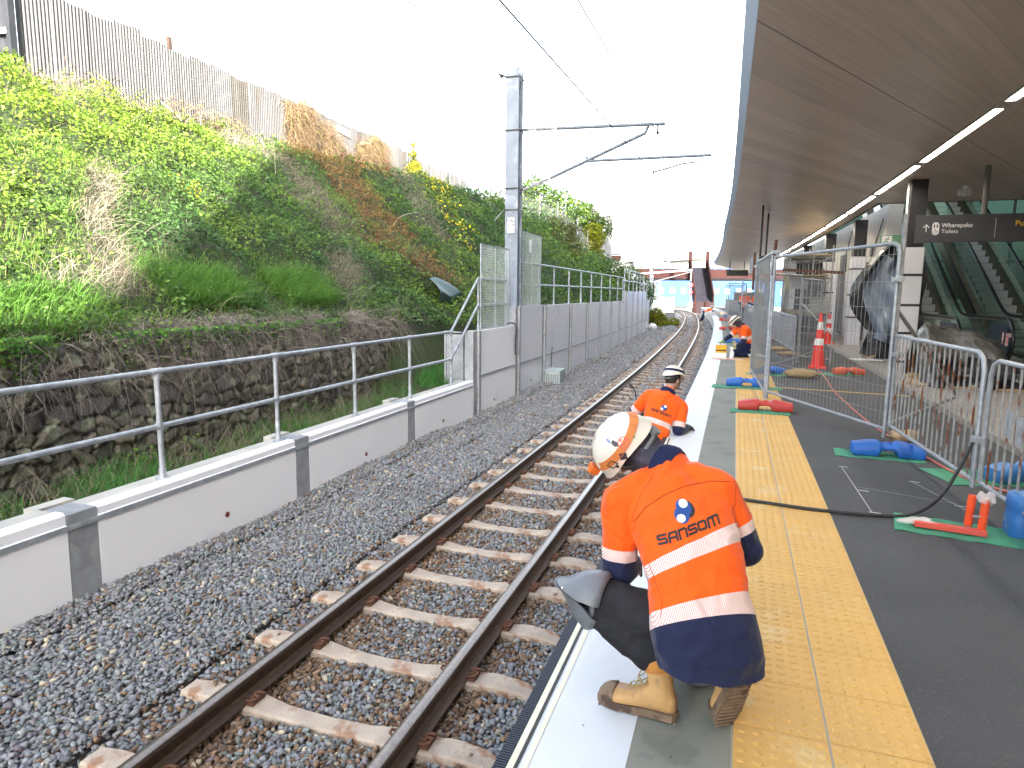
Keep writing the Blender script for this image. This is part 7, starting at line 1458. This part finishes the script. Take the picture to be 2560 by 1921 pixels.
tree((-6.1, 47.6, -.7), 'sunlit yellow grass clump where the tall wall ends', [((-6.15, 47.6, .2), .45), ((-6.0, 48.2, -.3), .6), ((-5.3, 50.5, -.6), .5)], 3000, .14, GY, None, 19, False, 'grass clump', 'grass_clump')
cl = thing('chain_link_fence', (-10.2, 38, 4.5), 'old chain link fence with wires above it, running down the crest of the bank', 'fence')
cp = [((-10.72, 31.0, 5.25), 6.75), ((-10.68, 34.2, 5.1), 6.75), ((-10.68, 37.6, 4.95), 6.75), ((-10.15, 40.2, 4.0), 6.1), ((-10.3, 43.6, 3.7), 5.6)]
POSTW = mat('old_post', (.36, .36, .34), .7, .2, (.25, .25, .23), 6)
for (x, y, z), zt in cp: m = MB(); m.tube([(x, y, z - .3), (x + .04, y, zt)], .045, 8); obj('post', m, POSTW, cl, smooth=True)
CLM = bpy.data.materials.new('chain_link'); CLM.use_nodes = True; b = CLM.node_tree.nodes['Principled BSDF']; b.inputs['Base Color'].default_value = (.40, .40, .36, 1); b.inputs['Alpha'].default_value = .38; b.inputs['Roughness'].default_value = .8
for i in range(len(cp) - 1):
    (x0, y0, z0), t0 = cp[i]; (x1, y1, z1), t1 = cp[i + 1]; m = MB(); m.add([(x0, y0, z0 - .2), (x1, y1, z1 - .2), (x1, y1, t1 - .42), (x0, y0, t0 - .42)], [(0, 1, 2, 3)]); obj('wire_netting', m, CLM, cl)
    m = MB()
    for dz in (.02, .16, .30): m.tube([(x0, y0, t0 - dz), ((x0 + x1) / 2, (y0 + y1) / 2, (t0 + t1) / 2 - dz - .05), (x1, y1, t1 - dz)], .012, 4)
    obj('strand', m, POSTW, cl)
WH = mat('white_render', (.15, .15, .16), .7, 0, (.125, .125, .135), .6); SHD = mat('shed_grey', (.08, .08, .085), .7)
t_ = thing('shed', (-19.3, 47.8, 6), 'small pale shed with a grey flat roof beyond the iron fence', 'shed'); m = MB(); m.box((-19.3, 48.3, 7.2), (2.1, 1.6, 2.4)); obj('wall', m, WH, t_); m = MB(); m.box((-19.3, 48.3, 8.5), (2.5, 2.0, .22)); obj('roof', m, SHD, t_)
m = MB(); [m.box((-20.2 + .45 * k, 47.48, 8.15), (.10, .03, .42)) for k in range(5)]; obj('vent_strip', m, SHD, t_)
t_ = thing('house', (-16.6, 44, 6), 'white rendered gable wall half hidden behind the mast', 'house'); m = MB(); m.prism([(-17.3, 40.5, 4.5), (-15.3, 40.5, 4.5), (-15.3, 40.5, 6.6), (-16.2, 40.5, 7.3), (-17.3, 40.5, 6.8)], (0, 0, 0), (0, 3, 0)); obj('wall', m, WH, t_)
t_ = thing('house', (-13.1, 62, 4), 'pale corrugated gable end behind the bright yellow bush', 'house'); m = MB(); m.box((-13.6, 62, 5.2), (2.0, 3, 7.6)); obj('wall', m, mat('pale_cladding', (.13, .13, .135), .6, 0, (.11, .11, .115), 3, stretch=(8, 8, .2)), t_)
# ------------------------------------------------------------------ far station throat: footbridge, stair, houses, signals
def lot(s_, e_): return Vector(s_).lerp(Vector(e_), .5)
bb = thing('blue_building', (-8, 160, -1), 'long bright blue building far behind the footbridge with white framed windows', 'building'); BLW = mat('blue_wall', (.038, .085, .20), .8, 0, (.033, .075, .18), .3, spec=.05)
ang = math.atan2(162.84 - 154.25, 3.49 + 20.64); rb = Matrix.Rotation(ang, 3, 'Z'); A0 = Vector((-20.6, 154.2, 0)); ux = Vector((math.cos(ang), math.sin(ang), 0)); uy = Vector((-math.sin(ang), math.cos(ang), 0))
m = MB(); m.box(A0 + ux * 17 + uy * 5 + Vector((0, 0, 3)), (34, 10, 8.6), 0, rb); obj('wall', m, BLW, bb)
WFR = mat('window_white', (.16, .16, .16), .6); WGL = mat('window_dark', (.06, .08, .10), .2)
for zr, zh in ((5.6, 1.3), (2.1, 1.3)):
    for k in range(13):
        p = A0 + ux * (1.6 + 2.5 * k) + Vector((0, 0, zr)); m = MB(); m.box(p - uy * .05, (1.1, .1, zh), 0, rb); w_ = obj('window', m, WFR, bb); m = MB(); m.box(p - uy * .11 - ux * .2, (.42, .04, zh * .35), 0, rb); m.box(p - uy * .11 - ux * .2 - Vector((0, 0, zh * .28)), (.42, .04, zh * .28), 0, rb); obj('pane', m, WGL, w_)
m = MB(); m.box(A0 - ux * 8 + uy * 3 + Vector((0, 0, 2.5)), (14, 8, 7.0), 0, rb); tag(obj('white_building', m, WH), 'white building block left of the blue building', 'building')
for k in range(5): pass
fb = thing('footbridge', (-10, 118, 0), 'rust brown footbridge crossing high over the tracks with a glazed roofed section', 'bridge'); BRN = mat('weathering_steel', (.030, .013, .012), .8, 0, (.022, .0095, .009), .8, spec=.05); BRD = mat('deck_underside', (.012, .009, .010), .8, spec=.05)
L0 = Vector((-23, 115.6, 0)); R0 = Vector((6, 125.6, 0)); du = (R0 - L0).normalized()
m = MB(); m.beam(L0 + Vector((0, 0, 4.95)), R0 + Vector((0, 0, 5.05)), .3, 1.5); obj('girder', m, BRN, fb); m = MB(); m.beam(L0 + Vector((0, .6, 3.95)), R0 + Vector((0, .6, 4.05)), 2.6, .45); obj('deck', m, BRD, fb)
m = MB(); [m.beam(L0 + du * (k * 1.5) + Vector((0, -.2, 5.6)), L0 + du * (k * 1.5) + Vector((0, -.2, 6.6)), .06, .06) for k in range(2, 20)]; m.beam(L0 + Vector((0, -.2, 6.62)), R0 + Vector((0, -.2, 6.7)), .08, .08); obj('guard_rail', m, mat('rail_pale', (.12, .14, .15), .6), fb)
m = MB(); m.beam(L0 + du * 9 + Vector((0, 1, 7.0)), R0 + Vector((0, 1, 8.9)), 4, .18); obj('roof', m, mat('bridge_roof', (.03, .03, .03), .6), fb); m = MB(); m.beam(L0 + du * 10 + Vector((0, 1, 6.5)), R0 + Vector((0, 1, 7.3)), .1, 1.3); obj('glazing', m, mat('bridge_glazing', (.12, .15, .16), .3), fb)
sr = thing('footbridge_stair', (-7.2, 102, 0), 'steep brown sided stair coming down from the footbridge toward the platform', 'stairway'); T0, T1 = Vector((-9.3, 112.4, 5.7)), Vector((-7.0, 113.3, 5.7)); Q0, Q1 = Vector((-7.1, 95.9, .35)), Vector((-5.0, 96.7, .35))
m = MB(); n = 30
for k in range(n):
    a, c = T0.lerp(Q0, k / n), T0.lerp(Q0, (k + 1) / n); b_, d_ = T1.lerp(Q1, k / n), T1.lerp(Q1, (k + 1) / n); m.add([a, b_, b_ - Vector((0, 0, .18)), a - Vector((0, 0, .18))], [(0, 1, 2, 3)]); m.add([a - Vector((0, 0, .18)), b_ - Vector((0, 0, .18)), d_, c], [(0, 1, 2, 3)])
obj('flight', m, mat('stair_tread', (.016, .016, .022), .8, 0, (.010, .010, .014), 2, spec=.05), sr)
for a, c in ((T0, Q0), (T1, Q1)):
    m = MB(); o_ = Vector((-.16, 0, 0)) if a is T0 else Vector((.16, 0, 0)); m.prism([a + o_ + Vector((0, 0, -1.2)), a + o_ + Vector((0, 0, 1.4)), c + o_ + Vector((0, 0, 1.1)), c + o_ + Vector((0, 0, -1.4))], (0, 0, 0), (.18, .02, 0)); obj('side_wall', m, BRN, sr)
    m = MB(); m.beam(a + o_ + Vector((0, 0, -2)), a + o_ + Vector((0, 0, 2.6)), .5, .5); m.beam(a + o_ + Vector((0, 0, 1.0)), c + o_ + Vector((0, 0, .75)), .06, .06); obj('pylon', m, BRN, sr)
m = MB(); m.box((-6.05, 96.0, -.55), (2.9, .5, 1.9)); obj('base_wall', m, mat('base_brown', (.03, .02, .022), .8, spec=.05), sr)
for x in (-7.2, -5.6): m = MB(); m.box((x, 95.6, -.5), (.35, .3, 2.1)); obj('pier', m, BRN, sr)
t_ = thing('lift_tower', (-15.4, 86.3, 0), 'white sloped concrete tower at the left end of the footbridge', 'tower'); m = MB(); m.prism([(-17.2, 86.2, -1), (-14.6, 86.2, -1), (-14.6, 86.2, 5.6), (-15.4, 86.2, 6.1), (-16.0, 86.2, 5.6), (-17.2, 86.2, 4.2)], (0, 0, 0), (0, 3, 0)); obj('wall', m, WH, t_); m = MB(); m.box((-14.2, 86.6, 5.55), (1.4, 2, .14)); obj('awning', m, mat('awning', (.08, .085, .09), .6), t_)
t_ = thing('rust_frame', (-17.6, 91, 6), 'small rust coloured open frame beyond the bush', 'frame'); m = MB(); m.box((-17.65, 91, 6.25), (1.55, 1, .62)); m.box((-17.65, 90.6, 6.72), (1.7, 1.2, .08)); obj('box', m, BRN, t_); m = MB(); m.box((-17.65, 91.2, 2.7), (1.3, .8, 6.4)); obj('pier', m, WH, t_)
def pole(name, pts, r, label, group='steel masts along the far track', cat='mast'):
    m = MB(); m.tube(pts, r, 8); return tag(obj(name, m, GALV, smooth=True), label, cat, group)
pole('steel_mast', [(-8.15, 59.2, -.9), (-8.30, 59.6, 3), (-8.35, 59.8, 6.5)], [.17, .14, .13], 'tall tapered grey mast at the end of the tall wall'); pole('steel_mast', [(-11.35, 76, -.9), (-11.5, 76.3, 3.4)], .16, 'shorter pale mast behind the tall mast'); pole('steel_mast', [(-12.0, 73.5, -.9), (-12.0, 73.5, 3.9)], .14, 'pale post left of the tall mast near the wall end')
pole('steel_mast', [(-9.6, 70, -.9), (-9.6, 70, 3.4)], .10, 'slim post between the tall mast and the signals')
t_ = thing('overhead_line_portal', (-9.5, 78, 3), 'pale horizontal boom with sloping struts ahead of the footbridge', 'portal'); m = MB(); m.beam((-12.4, 77.6, 3.75), (-6.4, 79.2, 4.25), .16, .20); m.tube([(-11.2, 78, 2.7), (-6.6, 79.1, 4.0)], .05, 6); m.tube([(-6.5, 79.1, 4.2), (-6.5, 79.1, 3.0)], .09, 6); m.tube([(-12.3, 77.6, -.9), (-12.3, 77.6, 3.8)], .14, 8); obj('boom', m, mat('pale_steel', (.13, .14, .15), .5, .1), t_)
t_ = thing('signal', (-7.2, 88.2, 0), 'signal post with two red rimmed round lights below the footbridge', 'signal'); m = MB(); m.tube([(-7.2, 88.6, -.9), (-7.2, 88.6, 3.0)], .09, 8); m.box((-7.2, 88.5, .1), (.6, .4, .7)); obj('post', m, WH, t_); RD = mat('signal_red', (.13, .004, .010), .5)
for z in (2.64, 1.74): m = MB(); m.tube([(-7.24, 88.2, z), (-7.20, 88.4, z)], .33, 18); d_ = obj('backboard', m, RD, t_); m = MB(); m.tube([(-7.25, 88.1, z), (-7.24, 88.19, z)], .16, 14); obj('lens', m, WHITE_P, d_)
t_ = thing('noise_screen', (-14, 97, 1), 'row of tall grey metal panels far beyond the masts', 'screen')
for k in range(8): x = -16.2 + .56 * k; m = MB(); m.box((x, 96.6 + .14 * k, 1.3), (.30 if k % 2 else .42, .25, 4.0)); obj('panel', m, mat('screen_a', (.06, .065, .075), .5, .1) if k == 0 else (mat('screen_b', (.14, .145, .15), .5, .1) if k == 1 else bpy.data.materials['screen_a' if k % 2 == 0 else 'screen_b']), t_)
t_ = thing('mesh_fence', (-12, 87, 0), 'long pale mesh fence across the tracks below the grey panels', 'fence'); MFM = bpy.data.materials.new('far_mesh'); MFM.use_nodes = True; b = MFM.node_tree.nodes['Principled BSDF']; b.inputs['Base Color'].default_value = (.12, .13, .14, 1); b.inputs['Alpha'].default_value = .6
m = MB(); m.add([(-20, 84.2, -.9), (-9.2, 87.8, -.9), (-9.2, 87.8, 1.1), (-20, 84.2, 1.1)], [(0, 1, 2, 3)]); obj('wire_mesh', m, MFM, t_); m = MB(); [m.tube([(-20 + 1.2 * k, 84.1 + .4 * k, -.9), (-20 + 1.2 * k, 84.1 + .4 * k, 1.2)], .04, 5) for k in range(10)]; obj('post_row', m, GALV, t_)
cbp = [PT(s, 4.3 + (s - 50) * .012, 0) for s in (50, 55, 60, 66, 72, 78)]; CAPF = mat('barrier_concrete', (.17, .165, .15), .8); t_ = thing('concrete_barrier', cbp[2], 'line of pale concrete panels along the far platform', 'barrier')
for a, c in zip(cbp[:-1], cbp[1:]):
    for k in range(3): p, q = a.lerp(c, k / 3 + .01), a.lerp(c, (k + 1) / 3 - .01); m = MB(); m.beam(p + Vector((0, 0, .5)), q + Vector((0, 0, .5)), .12, 1.0); obj('panel', m, CAPF, t_)
m = MB(); [m.beam(a + Vector((.8, 0, 1.25)), c + Vector((.8, 0, 1.25)), .06, 1.0) for a, c in zip(cbp[:-1], cbp[1:])]; tag(obj('timber_fence', m, mat('fence_brown', (.05, .022, .018), .8, 0, (.025, .013, .012), 2, stretch=(6, 6, .2))), 'dark brown fence behind the pale concrete panels', 'fence')
m = MB(); m.box((-6.7, 61.5, -.55), (.8, .6, .75)); m.box((-6.7, 61.5, -.16), (.88, .68, .06)); tag(obj('trackside_cabinet', m, WH, bevel=.02), 'white trackside cabinet at the foot of the far masts', 'cabinet')
crumple('white_sack', PT(44.6, -1.75, -.6), (.28, .3, .24), .25, 'white sack lying where the tall wall ends', WHITE_P, 6, cat='sack')
# far platform clutter seen through the fences
CLB = (('blue_drum', (-1.5, 47, .12), (.9, .3, .22), (.03, .15, .4), 'low blue block on the far platform'), ('red_block', (-1.1, 42, .1), (1.2, .35, .2), (.45, .06, .04), 'flat red block on the far platform'), ('white_bag', (-2.6, 52, .12), (1.1, .5, .25), (.6, .6, .58), 'pale bags heaped on the far platform edge'), ('yellow_box', (.0, 24.9, .2), (.22, .2, .34), (.6, .42, .05), 'yellow box by the second fence line'))
for nm, c, sz, col_, lab in CLB:
    m = MB(); rz_ = Matrix.Rotation(c[1] * .37, 3, 'Z'); m.box(c, sz, 0, rz_, .9); m.box(Vector(c) + Vector((sz[0] * .25, 0, sz[2] * .45)), (sz[0] * .4, sz[1] * .8, sz[2] * .4), 0, rz_, .8); tag(obj(nm, m, mat(nm + '_mat', col_, .6), bevel=.02), lab, nm.split('_')[1])
m = MB(); [m.beam((.1 + .3 * k, 21.5 + 1.1 * k, .12), (.12 + .3 * k, 21.5 + 1.1 * k, .42), .05, .05) for k in range(5)]; m.beam((.1, 21.4, .13), (1.4, 26.2, .13), .05, .05); tag(obj('orange_stakes', m, ORP), 'short orange stakes standing on a red rail behind the fences', 'stakes')
c_ = PT(34, 3.9, 0)
for k, (s, o, h) in enumerate(((33.5, 4.0, 1.72), (38.2, 3.6, 1.75))):
    p = PT(s, o, 0); S5 = []; b0 = p + Vector((0, 0, .95)); nk = p + Vector((0, .03, 1.47))
    for t, w_, d_ in ((-.25, .17, .12), (0, .175, .12), (.4, .17, .12), (.75, .20, .12), (.92, .17, .09), (1, .08, .06)): S5.append((tuple(b0 + (nk - b0) * t), (1, 0, 0), w_, (0, 1, 0), d_))
    q = lambda x, y, z: p + Vector((x, y, z))
    J5 = dict(secs=S5, axis0=b0, axis=(0, 0, 1), neck=nk, head=(nk + Vector((0, .02, .15)), (.2, 1, -.1), (0, 0, 1)), shL=q(-.19, 0, 1.42), elL=q(-.26, .05, 1.14), wrL=q(-.2, .28, 1.05), shR=q(.19, 0, 1.42), elR=q(.26, .05, 1.14), wrR=q(.2, .28, 1.05), handL=((0, 1, 0), (1, 0, 0)), handR=((0, 1, 0), (-1, 0, 0)), hipL=q(-.1, 0, .92), hipR=q(.1, 0, .92), knL=q(-.12, .02, .5), knR=q(.12, .02, .5), anL=q(-.13, 0, .09), anR=q(.13, 0, .09), footL=(q(-.13, -.04, 0), (0, 1, 0), (0, 0, 1), q(-.13, 0, .2)), footR=(q(.13, -.04, 0), (0, 1, 0), (0, 0, 1), q(.13, 0, .2)), trou=NAVY)
    worker(J5, ('standing worker half hidden by the hanging poles beyond the fences', 'farther standing worker among the distant fences')[k], 'workers in orange shirts and white helmets', SM3, detail=0, strapmat=EARM, snood=False)
